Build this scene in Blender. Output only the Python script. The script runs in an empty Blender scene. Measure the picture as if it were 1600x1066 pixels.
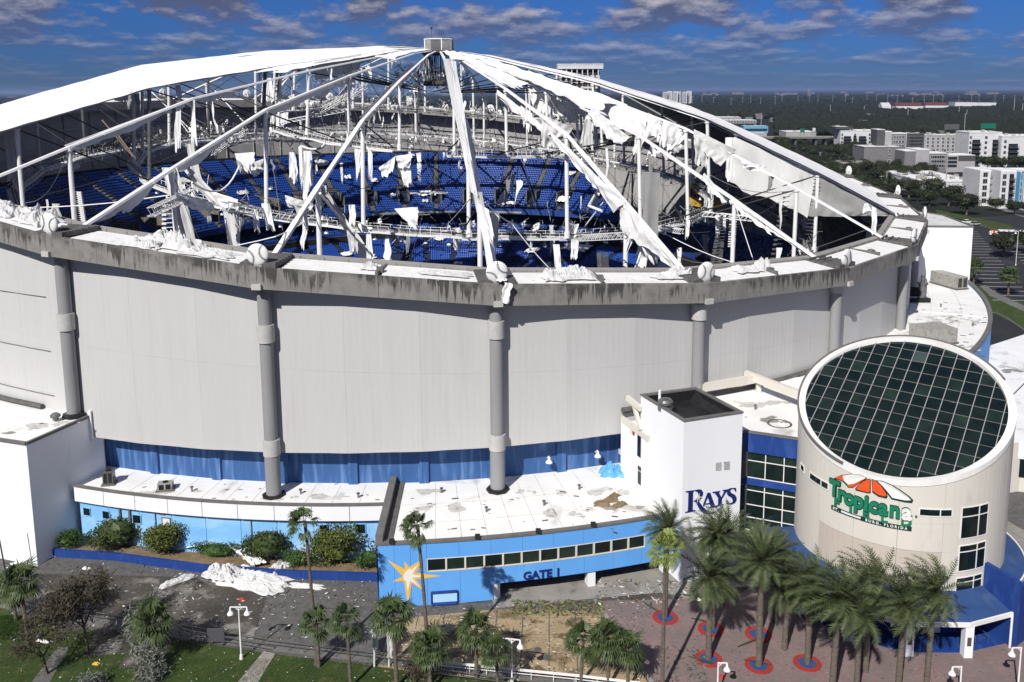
import bpy, math, random
import numpy as np
from mathutils import Vector, noise, Matrix
random.seed(7); np.random.seed(7)
R_ = math.radians
scn = bpy.context.scene
COL = scn.collection
# ------------------------------------------------------------------ camera, light, sky, exposure
F = 1375.0; PITCH = .149; ROLL = .004; PX = 832.0; PY = 348.0; H = 55.3
cam_d = bpy.data.cameras.new("camera"); cam = bpy.data.objects.new("camera", cam_d); COL.objects.link(cam)
cam_d.sensor_fit = 'HORIZONTAL'; cam_d.sensor_width = 36; cam_d.lens = F * 36 / 1600
cam_d.shift_x = (800 - PX) / 1600; cam_d.shift_y = (PY - 533) / 1600
cam_d.clip_start = .5; cam_d.clip_end = 90000
cam.matrix_world = Matrix.Translation((0, 0, H)) @ Matrix.Rotation(R_(90) - PITCH, 4, 'X') @ Matrix.Rotation(-ROLL, 4, 'Z')
scn.camera = cam
AZ = R_(64.5); EL = R_(41.5)          # the way shadows run on the ground, sun height
sd = bpy.data.lights.new("sun", 'SUN'); sd.energy = 4.6; sd.angle = R_(.5); sd.color = (1, .965, .91)
sun = bpy.data.objects.new("sun", sd); COL.objects.link(sun)
Ldir = Vector((math.cos(EL) * math.cos(AZ), math.cos(EL) * math.sin(AZ), -math.sin(EL)))
sun.rotation_euler = Ldir.to_track_quat('-Z', 'Y').to_euler()
scn.view_settings.view_transform = 'Standard'; scn.view_settings.look = 'None'
scn.view_settings.exposure = .22; scn.view_settings.gamma = 1
W = bpy.data.worlds.new("World"); scn.world = W; W.use_nodes = True
nt = W.node_tree; nt.nodes.clear()
def N(t, **k):
    n = nt.nodes.new(t)
    for a, b in k.items(): setattr(n, a, b)
    return n
def mth(op, a, b=None, c=None, clamp=False):
    n = nt.nodes.new('ShaderNodeMath'); n.operation = op; n.use_clamp = clamp
    for i, x in enumerate((a, b, c)):
        if x is None: continue
        if isinstance(x, (int, float)): n.inputs[i].default_value = x
        else: nt.links.new(x, n.inputs[i])
    return n.outputs[0]
sky = N('ShaderNodeTexSky', sky_type='NISHITA', sun_disc=False, sun_elevation=EL,
        sun_rotation=math.atan2(-math.cos(AZ), -math.sin(AZ)), air_density=1.0, dust_density=.1, ozone_density=2.5, altitude=50)
tc = N('ShaderNodeTexCoord'); sp = N('ShaderNodeSeparateXYZ'); nt.links.new(tc.outputs['Generated'], sp.inputs[0])
x_, y_, z_ = sp.outputs
hor = mth('SQRT', mth('ADD', mth('MULTIPLY', x_, x_), mth('ADD', mth('MULTIPLY', y_, y_), 1e-6)))
elv = mth('MAXIMUM', mth('DIVIDE', z_, hor), 0.0)
lr = mth('LOGARITHM', mth('ADD', elv, .022), math.e)
def cloudn(off, sc, det, rough):
    cb = N('ShaderNodeCombineXYZ')
    nt.links.new(mth('MULTIPLY', mth('DIVIDE', x_, hor), 11.5), cb.inputs[0]); nt.links.new(mth('MULTIPLY', mth('DIVIDE', y_, hor), 11.5), cb.inputs[1])
    nt.links.new(mth('ADD', mth('MULTIPLY', lr, 3.1), off), cb.inputs[2])
    n = N('ShaderNodeTexNoise'); n.inputs['Scale'].default_value = sc; n.inputs['Detail'].default_value = det; n.inputs['Roughness'].default_value = rough
    nt.links.new(cb.outputs[0], n.inputs['Vector']); return n.outputs['Fac']
c0 = cloudn(7.9, .92, 10, .58); c1 = cloudn(7.9 + .24, .92, 10, .58)
cover = mth('MULTIPLY', mth('SUBTRACT', elv, .012), 12.0, clamp=True)
dens = mth('MULTIPLY', mth('MULTIPLY', mth('SUBTRACT', c0, .418), 9.0, clamp=True), mth('ADD', mth('MULTIPLY', cover, .85), .12))
lit = mth('MULTIPLY_ADD', mth('SUBTRACT', c0, c1), 5.0, .12, clamp=True)
thick = mth('MULTIPLY', mth('SUBTRACT', c0, .50), 6.0, clamp=True)
ramp = N('ShaderNodeValToRGB'); nt.links.new(mth('MULTIPLY', elv, 7.0), ramp.inputs[0])
cr = ramp.color_ramp; cr.elements[0].position = 0; cr.elements[0].color = (.14, .27, .70, 1)
cr.elements[1].position = 1; cr.elements[1].color = (.165, .42, 1.05, 1)
e = cr.elements.new(.30); e.color = (.13, .32, .90, 1)
tint = N('ShaderNodeMixRGB', blend_type='MULTIPLY'); tint.inputs[0].default_value = 1
nt.links.new(sky.outputs[0], tint.inputs[1]); nt.links.new(ramp.outputs[0], tint.inputs[2])
ccol = N('ShaderNodeMixRGB'); nt.links.new(lit, ccol.inputs[0])
ccol.inputs[1].default_value = (1.7, 1.8, 3.0, 1); ccol.inputs[2].default_value = (9.5, 9.2, 10.0, 1)
mixc = N('ShaderNodeMixRGB'); nt.links.new(mth('MULTIPLY', dens, .93), mixc.inputs[0]); nt.links.new(tint.outputs[0], mixc.inputs[1]); nt.links.new(ccol.outputs[0], mixc.inputs[2])
bg = N('ShaderNodeBackground'); bg.inputs[1].default_value = .050
nt.links.new(mixc.outputs[0], bg.inputs[0])
ow = N('ShaderNodeOutputWorld'); nt.links.new(bg.outputs[0], ow.inputs[0])

# ------------------------------------------------------------------ surveying helpers (the photo's camera solved against the real ring)
_cp, _sp, _cr, _sr = math.cos(PITCH), math.sin(PITCH), math.cos(ROLL), math.sin(ROLL)
def ray(px, py):
    X = (px - PX) / F; U = -(py - PY) / F
    x = X * _cr + U * _sr; u = -X * _sr + U * _cr
    return Vector((x, _cp + u * _sp, -_sp + u * _cp))
def at(px, py, z=0.0):
    r = ray(px, py); t = (z - H) / r.z
    return Vector((r.x * t, r.y * t, z))
def at2(px, py, y):
    r = ray(px, py); t = y / r.y
    return Vector((r.x * t, y, H + r.z * t))
CX, CY, CZ = -22.845, 202.546, H - 12.187
TX, TY, PH, NB = -.092, .067, -1.914, 24
def ang(k): return PH + k * 2 * math.pi / NB
def plane_z(x, y, dz=0): return CZ + TX * (x - CX) + TY * (y - CY) + dz
def cyl(k, r, z): a = ang(k); return Vector((CX + r * math.cos(a), CY + r * math.sin(a), z))
def rp(k, r, dz): a = ang(k); x = CX + r * math.cos(a); y = CY + r * math.sin(a); return Vector((x, y, plane_z(x, y, dz)))
def rpc(k, r, dz):
    "point on the 24-sided polygon (straight between corners)"
    k0 = math.floor(k); f = k - k0
    return rp(k0, r, dz).lerp(rp(k0 + 1, r, dz), f)
def _pp(k, px, py):
    a = ang(k); n = Vector((-math.sin(a), math.cos(a), 0)); r = ray(px, py); c = Vector((CX, CY, 0))
    t = c.dot(n) / r.dot(n); p = Vector((r.x * t, r.y * t, H + r.z * t)); return p, math.hypot(p.x - CX, p.y - CY)
def pp(k, px, py):
    "point seen at a pixel, on the vertical plane of roof ridge k (the neighbouring plane where that one lies outside the ring)"
    p, r = _pp(k, px, py)
    if r > 100.5:
        for i in range(1, 40):
            for s in (-1, 1):
                q, r2 = _pp(k + s * i * .05, px, py)
                if r2 < 90: return q
    return p
def oncyl(px, py, cx, cy, R, far=False):
    d = ray(px, py); a = d.x**2 + d.y**2; b = -2 * (d.x * cx + d.y * cy); c = cx * cx + cy * cy - R * R
    s = math.sqrt(max(b * b - 4 * a * c, 0)); t = (-b + (s if far else -s)) / (2 * a)
    return Vector((d.x * t, d.y * t, H + d.z * t))
def onplane(px, py, P, n):
    d = ray(px, py); o = Vector((0, 0, H)); t = (P - o).dot(n) / d.dot(n); return o + d * t

# ------------------------------------------------------------------ materials
def newmat(name):
    m = bpy.data.materials.new(name); m.use_nodes = True
    return m, m.node_tree, m.node_tree.nodes['Principled BSDF']
def pm(name, c1, c2=None, scale=.6, streak=None, rough=.8, bump=0, bscale=4, metal=0, c3=None, thr=(.55, .68), spec=.3, s3=None, detail=8, trans=0):
    """base c1 -> c2 by noise; a third colour c3 through a thresholded noise (stains); streak=(sx,sy,sz) stretches it"""
    m, t, b = newmat(name); L = t.links.new
    b.inputs['Roughness'].default_value = rough; b.inputs['Metallic'].default_value = metal
    b.inputs['Specular IOR Level'].default_value = spec
    tc = t.nodes.new('ShaderNodeTexCoord'); mp = t.nodes.new('ShaderNodeMapping'); L(tc.outputs['Object'], mp.inputs[0])
    if streak: mp.inputs['Scale'].default_value = streak
    c2 = c2 or tuple(x * .85 for x in c1)
    n = t.nodes.new('ShaderNodeTexNoise'); n.inputs['Scale'].default_value = scale; n.inputs['Detail'].default_value = detail; n.inputs['Roughness'].default_value = .62
    L(mp.outputs[0], n.inputs['Vector'])
    r = t.nodes.new('ShaderNodeValToRGB'); r.color_ramp.elements[0].position = .34; r.color_ramp.elements[1].position = .66
    r.color_ramp.elements[0].color = (*c1, 1); r.color_ramp.elements[1].color = (*c2, 1); L(n.outputs['Fac'], r.inputs[0])
    out = r.outputs[0]
    if c3:
        n3 = t.nodes.new('ShaderNodeTexNoise'); n3.inputs['Scale'].default_value = s3 or scale * 2.3; n3.inputs['Detail'].default_value = 6; n3.inputs['Distortion'].default_value = .4
        mp3 = t.nodes.new('ShaderNodeMapping'); mp3.inputs['Location'].default_value = (13, 7, 3); L(mp.outputs[0], mp3.inputs[0]); L(mp3.outputs[0], n3.inputs['Vector'])
        mr = t.nodes.new('ShaderNodeMapRange'); mr.inputs[1].default_value = thr[0]; mr.inputs[2].default_value = thr[1]; L(n3.outputs['Fac'], mr.inputs[0])
        mx = t.nodes.new('ShaderNodeMixRGB'); L(mr.outputs[0], mx.inputs[0]); L(out, mx.inputs[1]); mx.inputs[2].default_value = (*c3, 1); out = mx.outputs[0]
    L(out, b.inputs['Base Color'])
    if bump:
        nb = t.nodes.new('ShaderNodeTexNoise'); nb.inputs['Scale'].default_value = bscale; nb.inputs['Detail'].default_value = 6
        L(mp.outputs[0], nb.inputs['Vector']); bp = t.nodes.new('ShaderNodeBump'); bp.inputs['Strength'].default_value = bump; bp.inputs['Distance'].default_value = .1
        L(nb.outputs['Fac'], bp.inputs['Height']); L(bp.outputs[0], b.inputs['Normal'])
    return m
M = {}
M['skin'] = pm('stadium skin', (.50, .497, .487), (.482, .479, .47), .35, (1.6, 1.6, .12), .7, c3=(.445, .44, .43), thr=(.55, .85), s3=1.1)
def corrugate(m, freq):
    t = m.node_tree; L = t.links.new; b = t.nodes['Principled BSDF']
    tc = t.nodes.new('ShaderNodeTexCoord'); s = t.nodes.new('ShaderNodeSeparateXYZ'); L(tc.outputs['Object'], s.inputs[0])
    at_ = t.nodes.new('ShaderNodeMath'); at_.operation = 'ARCTAN2'; L(s.outputs[1], at_.inputs[0]); L(s.outputs[0], at_.inputs[1])
    mu = t.nodes.new('ShaderNodeMath'); mu.operation = 'MULTIPLY'; L(at_.outputs[0], mu.inputs[0]); mu.inputs[1].default_value = freq
    si = t.nodes.new('ShaderNodeMath'); si.operation = 'SINE'; L(mu.outputs[0], si.inputs[0])
    bp = t.nodes.new('ShaderNodeBump'); bp.inputs['Strength'].default_value = .10; bp.inputs['Distance'].default_value = .03
    L(si.outputs[0], bp.inputs['Height']); L(bp.outputs[0], b.inputs['Normal'])
corrugate(M['skin'], 102 * 6.28 / .8)
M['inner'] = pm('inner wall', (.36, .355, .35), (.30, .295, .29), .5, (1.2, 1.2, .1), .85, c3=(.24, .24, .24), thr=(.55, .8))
M['conc'] = pm('ring concrete', (.30, .288, .27), (.25, .24, .225), .5, None, .9, .3, 3)
M['concd'] = pm('dark concrete', (.13, .125, .12), (.08, .08, .078), 1.2, None, .9, .3, 3)
M['column'] = pm('column concrete', (.27, .27, .272), (.225, .225, .23), .7, (1, 1, .12), .85, .2, 5)
M['collar'] = pm('column collar', (.47, .465, .45), (.40, .395, .38), .9, None, .8)
M['white'] = pm('white wall paint', (.80, .81, .83), (.76, .77, .79), .25, (1, 1, .2), .6, c3=(.66, .66, .66), thr=(.68, .85))
M['roofw'] = pm('white roof coating', (.80, .80, .79), (.72, .715, .70), .25, None, .75, .12, 1.5, c3=(.40, .38, .35), thr=(.60, .76), s3=.22)
M['gutter'] = pm('white gutter coating', (.80, .80, .79), (.72, .71, .69), .6, None, .8, .2, 3, c3=(.42, .41, .38), thr=(.62, .74), s3=1.4)
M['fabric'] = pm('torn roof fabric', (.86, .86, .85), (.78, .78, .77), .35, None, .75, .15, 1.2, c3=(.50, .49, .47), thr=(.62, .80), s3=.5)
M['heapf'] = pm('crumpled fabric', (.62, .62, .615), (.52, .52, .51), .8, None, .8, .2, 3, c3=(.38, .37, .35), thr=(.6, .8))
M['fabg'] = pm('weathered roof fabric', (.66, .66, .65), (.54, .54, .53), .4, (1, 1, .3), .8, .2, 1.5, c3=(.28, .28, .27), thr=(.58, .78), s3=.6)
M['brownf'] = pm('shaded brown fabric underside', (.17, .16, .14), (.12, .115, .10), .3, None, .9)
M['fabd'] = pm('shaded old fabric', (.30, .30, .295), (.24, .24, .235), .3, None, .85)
M['tanpole'] = pm('tan timber', (.55, .42, .28), None, 1, None, .7)
M['steelw'] = pm('white painted steel', (.80, .80, .79), (.72, .72, .71), .8, None, .5, c3=(.40, .38, .35), thr=(.66, .8))
M['steelg'] = pm('grey catwalk steel', (.36, .36, .36), (.26, .26, .26), .8, None, .5, metal=.2)
M['steeld'] = pm('dark cable', (.035, .035, .035), (.06, .055, .05), .8, None, .6)
M['dirtshade'] = pm('dirty debris and shaded fabric', (.05, .045, .04), (.13, .12, .10), 1.5, None, .9)
M['bluew'] = pm('blue wall', (.040, .11, .285), (.030, .088, .235), .8, (1.6, 1.6, .16), .7, c3=(.10, .19, .40), thr=(.50, .66), s3=.9)
M['navy'] = pm('deep blue paint', (.014, .050, .23), (.012, .042, .19), .5, (1, 1, .3), .6, c3=(.03, .07, .26), thr=(.55, .7))
M['navyroof'] = pm('blue metal canopy', (.026, .062, .17), (.034, .075, .20), .5, None, .55, c3=(.075, .11, .20), thr=(.5, .75), s3=.35)
M['sky_blue'] = pm('sky blue paint', (.118, .36, .78), (.105, .335, .74), .22, None, .65, c3=(.16, .42, .82), thr=(.55, .8), s3=.15)
M['mural'] = pm('painted sky mural', (.17, .42, .76), (.27, .54, .82), .16, (1, 1, 2.6), .65, c3=(.40, .62, .86), thr=(.50, .74), s3=.13)
M['cream'] = pm('cream wall', (.62, .59, .53), (.585, .555, .495), .35, (1, 1, .25), .75, c3=(.50, .47, .42), thr=(.6, .85))
M['taupe'] = pm('taupe wall panel', (.50, .445, .395), (.47, .415, .365), .4, (1, 1, .3), .8, c3=(.40, .37, .34), thr=(.6, .85))
M['glass'] = pm('dark tinted glass', (.004, .010, .010), (.009, .017, .016), .5, None, .08, spec=.32)
M['glassg'] = pm('green tinted glass', (.016, .034, .026), (.008, .014, .012), .35, None, .10, spec=.35)
M['glassl'] = pm('clear replacement pane', (.045, .075, .07), None, .5, None, .3, spec=.5)
M['black'] = pm('black roofing', (.012, .012, .014), (.02, .02, .022), .8, None, .45, .3, 2)
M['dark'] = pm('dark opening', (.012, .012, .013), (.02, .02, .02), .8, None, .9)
M['trimg'] = pm('grey coping', (.16, .155, .145), (.12, .115, .11), .8, None, .7)
M['seat'] = pm('blue seat', (.018, .085, .43), (.014, .068, .36), 3, None, .4)
M['deck'] = pm('seating deck', (.014, .028, .085), (.02, .03, .06), .8, None, .85, c3=(.06, .06, .06), thr=(.6, .75))
M['aisle'] = pm('aisle concrete', (.15, .145, .12), (.10, .10, .09), .8, None, .9)
M['field'] = pm('covered field', (.012, .022, .05), (.02, .035, .07), .15, None, .6, c3=(.05, .09, .14), thr=(.55, .7), s3=.12)
M['orange'] = pm('orange sign face', (.85, .10, .02), (.80, .085, .02), 1, None, .45)
M['green'] = pm('green sign face', (.012, .20, .105), (.010, .17, .09), 1, None, .45)
M['dgreen'] = pm('dark green sign edge', (.008, .045, .03), None, 1, None, .5)
M['navyt'] = pm('navy lettering', (.010, .022, .16), None, 1, None, .45)
M['gold'] = pm('gold paint', (.78, .47, .07), (.72, .42, .06), .5, None, .6)
M['whitep'] = pm('white paint', (.80, .79, .76), None, .5, None, .6)
M['bark'] = pm('palm bark', (.17, .145, .115), (.085, .07, .055), 3, (1, 1, 3), .95, .7, 6)
M['date'] = pm('grey green fronds', (.098, .122, .050), (.036, .050, .020), 1.2, None, .6)
M['sabal'] = pm('green fan fronds', (.070, .100, .032), (.026, .042, .014), 1.0, None, .55)
M['yfrond'] = pm('yellow green fronds', (.20, .24, .055), (.12, .16, .04), 1.0, None, .55)
M['shrub'] = pm('shrub leaves', (.050, .075, .016), (.028, .044, .010), .9, None, .5)
M['shruby'] = pm('yellow green shrub leaves', (.105, .125, .022), (.050, .068, .014), .9, None, .5)
M['hedge'] = pm('hedge leaves', (.045, .092, .016), (.026, .056, .012), .9, None, .5)
M['oak'] = pm('oak leaves', (.030, .038, .014), (.016, .022, .008), .3, None, .6)
M['dryleaf'] = pm('dry brown twigs', (.075, .06, .038), (.04, .034, .022), .9, None, .9)
M['silver'] = pm('silvery foliage', (.20, .21, .18), (.11, .12, .095), .9, None, .8)
M['forest'] = pm('forest crowns', (.015, .020, .0085), (.0075, .010, .005), .05, None, .9, .8, .6, c3=(.026, .030, .016), thr=(.6, .75), s3=.12)
M['ground'] = pm('forest floor', (.012, .016, .009), (.008, .010, .007), .004, None, .95, c3=(.03, .03, .026), thr=(.66, .74), s3=.012)
M['grass'] = pm('lawn', (.044, .072, .013), (.028, .047, .010), .35, None, .95, .5, 9, c3=(.085, .088, .035), thr=(.56, .70), s3=1.5)
M['asphalt'] = pm('asphalt', (.030, .031, .036), (.022, .023, .027), .2, None, .9, .2, 8, c3=(.06, .06, .062), thr=(.62, .8), s3=.1)
M['road'] = pm('pale road', (.17, .165, .155), (.12, .115, .11), .12, None, .9, .2, 8)
M['wetconc'] = pm('dirty concrete', (.095, .084, .072), (.040, .036, .031), .20, None, .8, .3, 5, c3=(.24, .225, .205), thr=(.53, .66), s3=.28)
M['paleconc'] = pm('pale concrete', (.30, .285, .26), (.22, .205, .185), .3, None, .9, .2, 5, c3=(.13, .12, .11), thr=(.58, .72), s3=.5)
M['tan'] = pm('mud stained concrete', (.40, .31, .19), (.29, .215, .125), .3, None, .9, .3, 5, c3=(.13, .09, .045), thr=(.50, .64), s3=.45)
M['mud'] = pm('tan dried mud', (.24, .175, .10), (.15, .11, .065), .9, None, .95, .6, 6)
M['red'] = pm('red paint', (.38, .035, .025), (.27, .03, .024), 1, None, .8)
M['dblue'] = pm('blue ring paint', (.02, .075, .24), (.03, .07, .15), 1, None, .8)
M['lamp'] = pm('white lamp paint', (.78, .78, .77), (.70, .70, .69), 1, None, .5)
M['mech'] = pm('grey rooftop unit', (.36, .345, .315), (.28, .27, .25), .9, None, .7, c3=(.16, .15, .14), thr=(.55, .7))
M['galv'] = pm('galvanised metal', (.25, .25, .25), (.15, .15, .15), 1, None, .4, metal=.6)
M['apt_g'] = pm('grey render', (.185, .18, .185), None, .3, None, .8)
M['apt_d'] = pm('charcoal render', (.075, .075, .08), None, .3, None, .8)
M['apt_l'] = pm('light grey render', (.36, .355, .36), None, .3, None, .8)
M['apt_w'] = pm('white render', (.62, .62, .63), None, .3, None, .8)
M['winf'] = pm('far window glass', (.02, .025, .03), None, 1, None, .2)
M['redroof'] = pm('red tile roof', (.13, .04, .03), None, .3, None, .9)
M['signg'] = pm('green road sign', (.01, .16, .10), None, 1, None, .5)
M['tarp'] = pm('blue tarpaulin', (.06, .26, .62), (.16, .42, .75), 2, None, .5)
M['yellow'] = pm('yellow panel', (.62, .36, .02), None, 1, None, .5)
M['bag'] = pm('red cloth', (.5, .03, .02), None, 1, None, .7)
M['paleblue'] = pm('pale blue panel', (.42, .66, .86), (.36, .60, .84), .5, None, .6)
M['cyan'] = pm('cyan render', (.13, .36, .54), None, .3, None, .8)
# brick plaza: fine pattern of small pavers
def brickmat():
    m, t, b = newmat('pink brick pavers'); L = t.links.new
    tc = t.nodes.new('ShaderNodeTexCoord'); mp = t.nodes.new('ShaderNodeMapping'); mp.inputs['Rotation'].default_value = (0, 0, .35); L(tc.outputs['Object'], mp.inputs[0])
    br = t.nodes.new('ShaderNodeTexBrick'); br.inputs['Scale'].default_value = 1; br.inputs['Brick Width'].default_value = .42; br.inputs['Row Height'].default_value = .21
    br.inputs['Mortar Size'].default_value = .022; br.inputs['Color1'].default_value = (.27, .185, .175, 1); br.inputs['Color2'].default_value = (.20, .135, .13, 1); br.inputs['Mortar'].default_value = (.15, .12, .115, 1)
    L(mp.outputs[0], br.inputs['Vector'])
    n = t.nodes.new('ShaderNodeTexNoise'); n.inputs['Scale'].default_value = .22; n.inputs['Detail'].default_value = 9; n.inputs['Roughness'].default_value = .7; L(tc.outputs['Object'], n.inputs['Vector'])
    mr = t.nodes.new('ShaderNodeMapRange'); mr.inputs[1].default_value = .40; mr.inputs[2].default_value = .68; L(n.outputs['Fac'], mr.inputs[0])
    mx = t.nodes.new('ShaderNodeMixRGB'); mx.blend_type = 'MIX'; L(mr.outputs[0], mx.inputs[0]); L(br.outputs['Color'], mx.inputs[1]); mx.inputs[2].default_value = (.15, .125, .12, 1)
    L(mx.outputs[0], b.inputs['Base Color']); b.inputs['Roughness'].default_value = .9
    return m
M['brick'] = brickmat()
# fascia with black drip stains hanging from its top edge (uv: u metres along, v 0 bottom..1 top)
def fasciamat():
    m, t, b = newmat('stained ring fascia'); L = t.links.new
    uv = t.nodes.new('ShaderNodeUVMap'); uv.uv_map = 'uv'
    def tex(sx, sy, sc, det):
        mp = t.nodes.new('ShaderNodeMapping'); mp.inputs['Scale'].default_value = (sx, sy, 1); L(uv.outputs[0], mp.inputs[0])
        n = t.nodes.new('ShaderNodeTexNoise'); n.inputs['Scale'].default_value = sc; n.inputs['Detail'].default_value = det; n.inputs['Roughness'].default_value = .6; L(mp.outputs[0], n.inputs['Vector']); return n.outputs['Fac']
    s = t.nodes.new('ShaderNodeSeparateXYZ'); L(uv.outputs[0], s.inputs[0])
    def mt(op, a, c, cl=False):
        n = t.nodes.new('ShaderNodeMath'); n.operation = op; n.use_clamp = cl
        for i, q in enumerate((a, c)):
            if isinstance(q, (int, float)): n.inputs[i].default_value = q
            else: L(q, n.inputs[i])
        return n.outputs[0]
    drip = tex(1.9, .30, 1, 8); area = tex(.16, .5, 1, 5); grain = tex(.6, 1.4, 1, 8)
    v = mt('SUBTRACT', 1.0, s.outputs[1])                       # 0 at top
    length = mt('MULTIPLY', mt('SUBTRACT', drip, .385), 5.2)      # how far each drip reaches
    amt = mt('MULTIPLY', mt('SUBTRACT', length, v), 3.2, True)
    amt = mt('MULTIPLY', amt, mt('MULTIPLY', mt('SUBTRACT', area, .42), 8.0, True), True)
    amt = mt('MULTIPLY', amt, .88)
    r = t.nodes.new('ShaderNodeValToRGB'); r.color_ramp.elements[0].position = .3; r.color_ramp.elements[1].position = .7
    r.color_ramp.elements[0].color = (.165, .158, .145, 1); r.color_ramp.elements[1].color = (.25, .24, .225, 1); L(grain, r.inputs[0])
    mx = t.nodes.new('ShaderNodeMixRGB'); L(amt, mx.inputs[0]); L(r.outputs[0], mx.inputs[1]); mx.inputs[2].default_value = (.035, .033, .030, 1)
    L(mx.outputs[0], b.inputs['Base Color']); b.inputs['Roughness'].default_value = .9
    return m
M['fascia'] = fasciamat()

# ------------------------------------------------------------------ mesh and object helpers
class MB:
    def __init__(s): s.v = []; s.f = []; s.m = []; s.uv = None
    def add(s, vs, fs, mi=0):
        o = len(s.v); s.v += [tuple(p) for p in vs]; s.f += [tuple(i + o for i in f) for f in fs]; s.m += [mi] * len(fs)
    def hexa(s, b, t, mi=0):
        "b,t: matching rings of points (bottom, top), closed prism"
        n = len(b); s.add(list(b) + list(t), [tuple(range(n - 1, -1, -1)), tuple(range(n, 2 * n))] + [(i, (i + 1) % n, n + (i + 1) % n, n + i) for i in range(n)], mi)
    def box(s, x0, x1, y0, y1, z0, z1, mi=0):
        b = [(x0, y0), (x1, y0), (x1, y1), (x0, y1)]; s.hexa([(x, y, z0) for x, y in b], [(x, y, z1) for x, y in b], mi)
    def prism(s, poly, z0, z1, mi=0): s.hexa([(p[0], p[1], z0) for p in poly], [(p[0], p[1], z1) for p in poly], mi)
    def obox(s, c, ux, uy, uz, mi=0):
        c = Vector(c); q = [c + a * ux + b * uy for a, b in ((-1, -1), (1, -1), (1, 1), (-1, 1))]
        s.hexa([p - uz for p in q], [p + uz for p in q], mi)
    def bar(s, p, q, w, h=None, mi=0):
        p = Vector(p); q = Vector(q); d = (q - p); L = d.length
        if L < 1e-6: return
        d.normalize(); up = Vector((0, 0, 1)) if abs(d.z) < .95 else Vector((1, 0, 0)); x = d.cross(up).normalized(); y = x.cross(d)
        h = h or w; s.obox((p + q) / 2, x * w / 2, y * h / 2, d * L / 2, mi)
    def tube(s, p, q, r, r2=None, n=8, mi=0, cap=True):
        p = Vector(p); q = Vector(q); r2 = r if r2 is None else r2; d = (q - p)
        if d.length < 1e-6: return
        d.normalize(); up = Vector((0, 0, 1)) if abs(d.z) < .95 else Vector((1, 0, 0)); x = d.cross(up).normalized(); y = d.cross(x)
        a = [2 * math.pi * i / n for i in range(n)]
        vs = [p + (x * math.cos(t) + y * math.sin(t)) * r for t in a] + [q + (x * math.cos(t) + y * math.sin(t)) * r2 for t in a]
        fs = [(i, (i + 1) % n, n + (i + 1) % n, n + i) for i in range(n)]
        s.add(vs, fs, mi)
        if cap: s.add(vs[:n], [tuple(range(n - 1, -1, -1))], mi); s.add(vs[n:], [tuple(range(n))], mi)
    def path(s, pts, rs, n=6, mi=0):
        for i in range(len(pts) - 1):
            s.tube(pts[i], pts[i + 1], rs[i] if isinstance(rs, (list, tuple)) else rs, rs[i + 1] if isinstance(rs, (list, tuple)) else rs, n, mi)
    def lathe(s, c, prof, n=16, mi=0, axis=None):
        c = Vector(c); vs = []
        for r, z in prof:
            for i in range(n):
                t = 2 * math.pi * i / n; vs.append(c + Vector((r * math.cos(t), r * math.sin(t), z)))
        fs = []
        for j in range(len(prof) - 1):
            for i in range(n): fs.append((j * n + i, j * n + (i + 1) % n, (j + 1) * n + (i + 1) % n, (j + 1) * n + i))
        s.add(vs, fs, mi)
    def grid(s, P, nu, nv, mi=0):
        vs = [P(i / nu, j / nv) for j in range(nv + 1) for i in range(nu + 1)]
        s.add(vs, [(j * (nu + 1) + i, j * (nu + 1) + i + 1, (j + 1) * (nu + 1) + i + 1, (j + 1) * (nu + 1) + i) for j in range(nv) for i in range(nu)], mi)
ORG = {}
def tag(o, label=None, cat=None, group=None, kind=None):
    if label: o['label'] = label
    if cat: o['category'] = cat
    if group: o['group'] = group
    if kind: o['kind'] = kind
    return o
def link_mesh(name, me, parent=None, org=None):
    o = bpy.data.objects.new(name, me); COL.objects.link(o)
    if parent is not None:
        o.parent = parent; ORG[o.name] = ORG[parent.name]
    else:
        o.location = org or (0, 0, 0); ORG[o.name] = Vector(o.location)
    return o
def build(name, mb, mats, parent=None, smooth=False, base=None, **k):
    org = ORG[parent.name] if parent is not None else Vector(base or (0, 0, 0))
    me = bpy.data.meshes.new(name)
    me.from_pydata([(v[0] - org.x, v[1] - org.y, v[2] - org.z) for v in mb.v], [], mb.f)
    for m in (mats if isinstance(mats, (list, tuple)) else [mats]): me.materials.append(m)
    if any(mb.m): me.polygons.foreach_set('material_index', mb.m)
    if smooth: me.polygons.foreach_set('use_smooth', [True] * len(me.polygons))
    if mb.uv:
        ul = me.uv_layers.new(name='uv'); ul.data.foreach_set('uv', [c for uv in mb.uv for c in uv])
    me.update()
    o = link_mesh(name, me, parent, tuple(org)); return tag(o, **k)
def build_np(name, V, Fq, mats, parent=None, smooth=False, **k):
    "V (n,3) float, Fq (m,3|4) int"
    org = ORG[parent.name] if parent is not None else Vector((0, 0, 0))
    V = V - np.array(tuple(org)); me = bpy.data.meshes.new(name); m, c = Fq.shape
    me.vertices.add(len(V)); me.vertices.foreach_set('co', V.astype(np.float32).ravel())
    me.loops.add(m * c); me.loops.foreach_set('vertex_index', Fq.astype(np.int32).ravel())
    me.polygons.add(m); me.polygons.foreach_set('loop_start', np.arange(0, m * c, c, dtype=np.int32)); me.polygons.foreach_set('loop_total', np.full(m, c, np.int32))
    if smooth: me.polygons.foreach_set('use_smooth', np.ones(m, bool))
    for q in (mats if isinstance(mats, (list, tuple)) else [mats]): me.materials.append(q)
    me.update(calc_edges=True); me.validate()
    return tag(link_mesh(name, me, parent), **k)
def empty(name, loc, label=None, cat=None, group=None):
    o = bpy.data.objects.new(name, None); COL.objects.link(o); o.location = loc; ORG[o.name] = Vector(loc); o.empty_display_size = .5
    return tag(o, label, cat, group)
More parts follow.
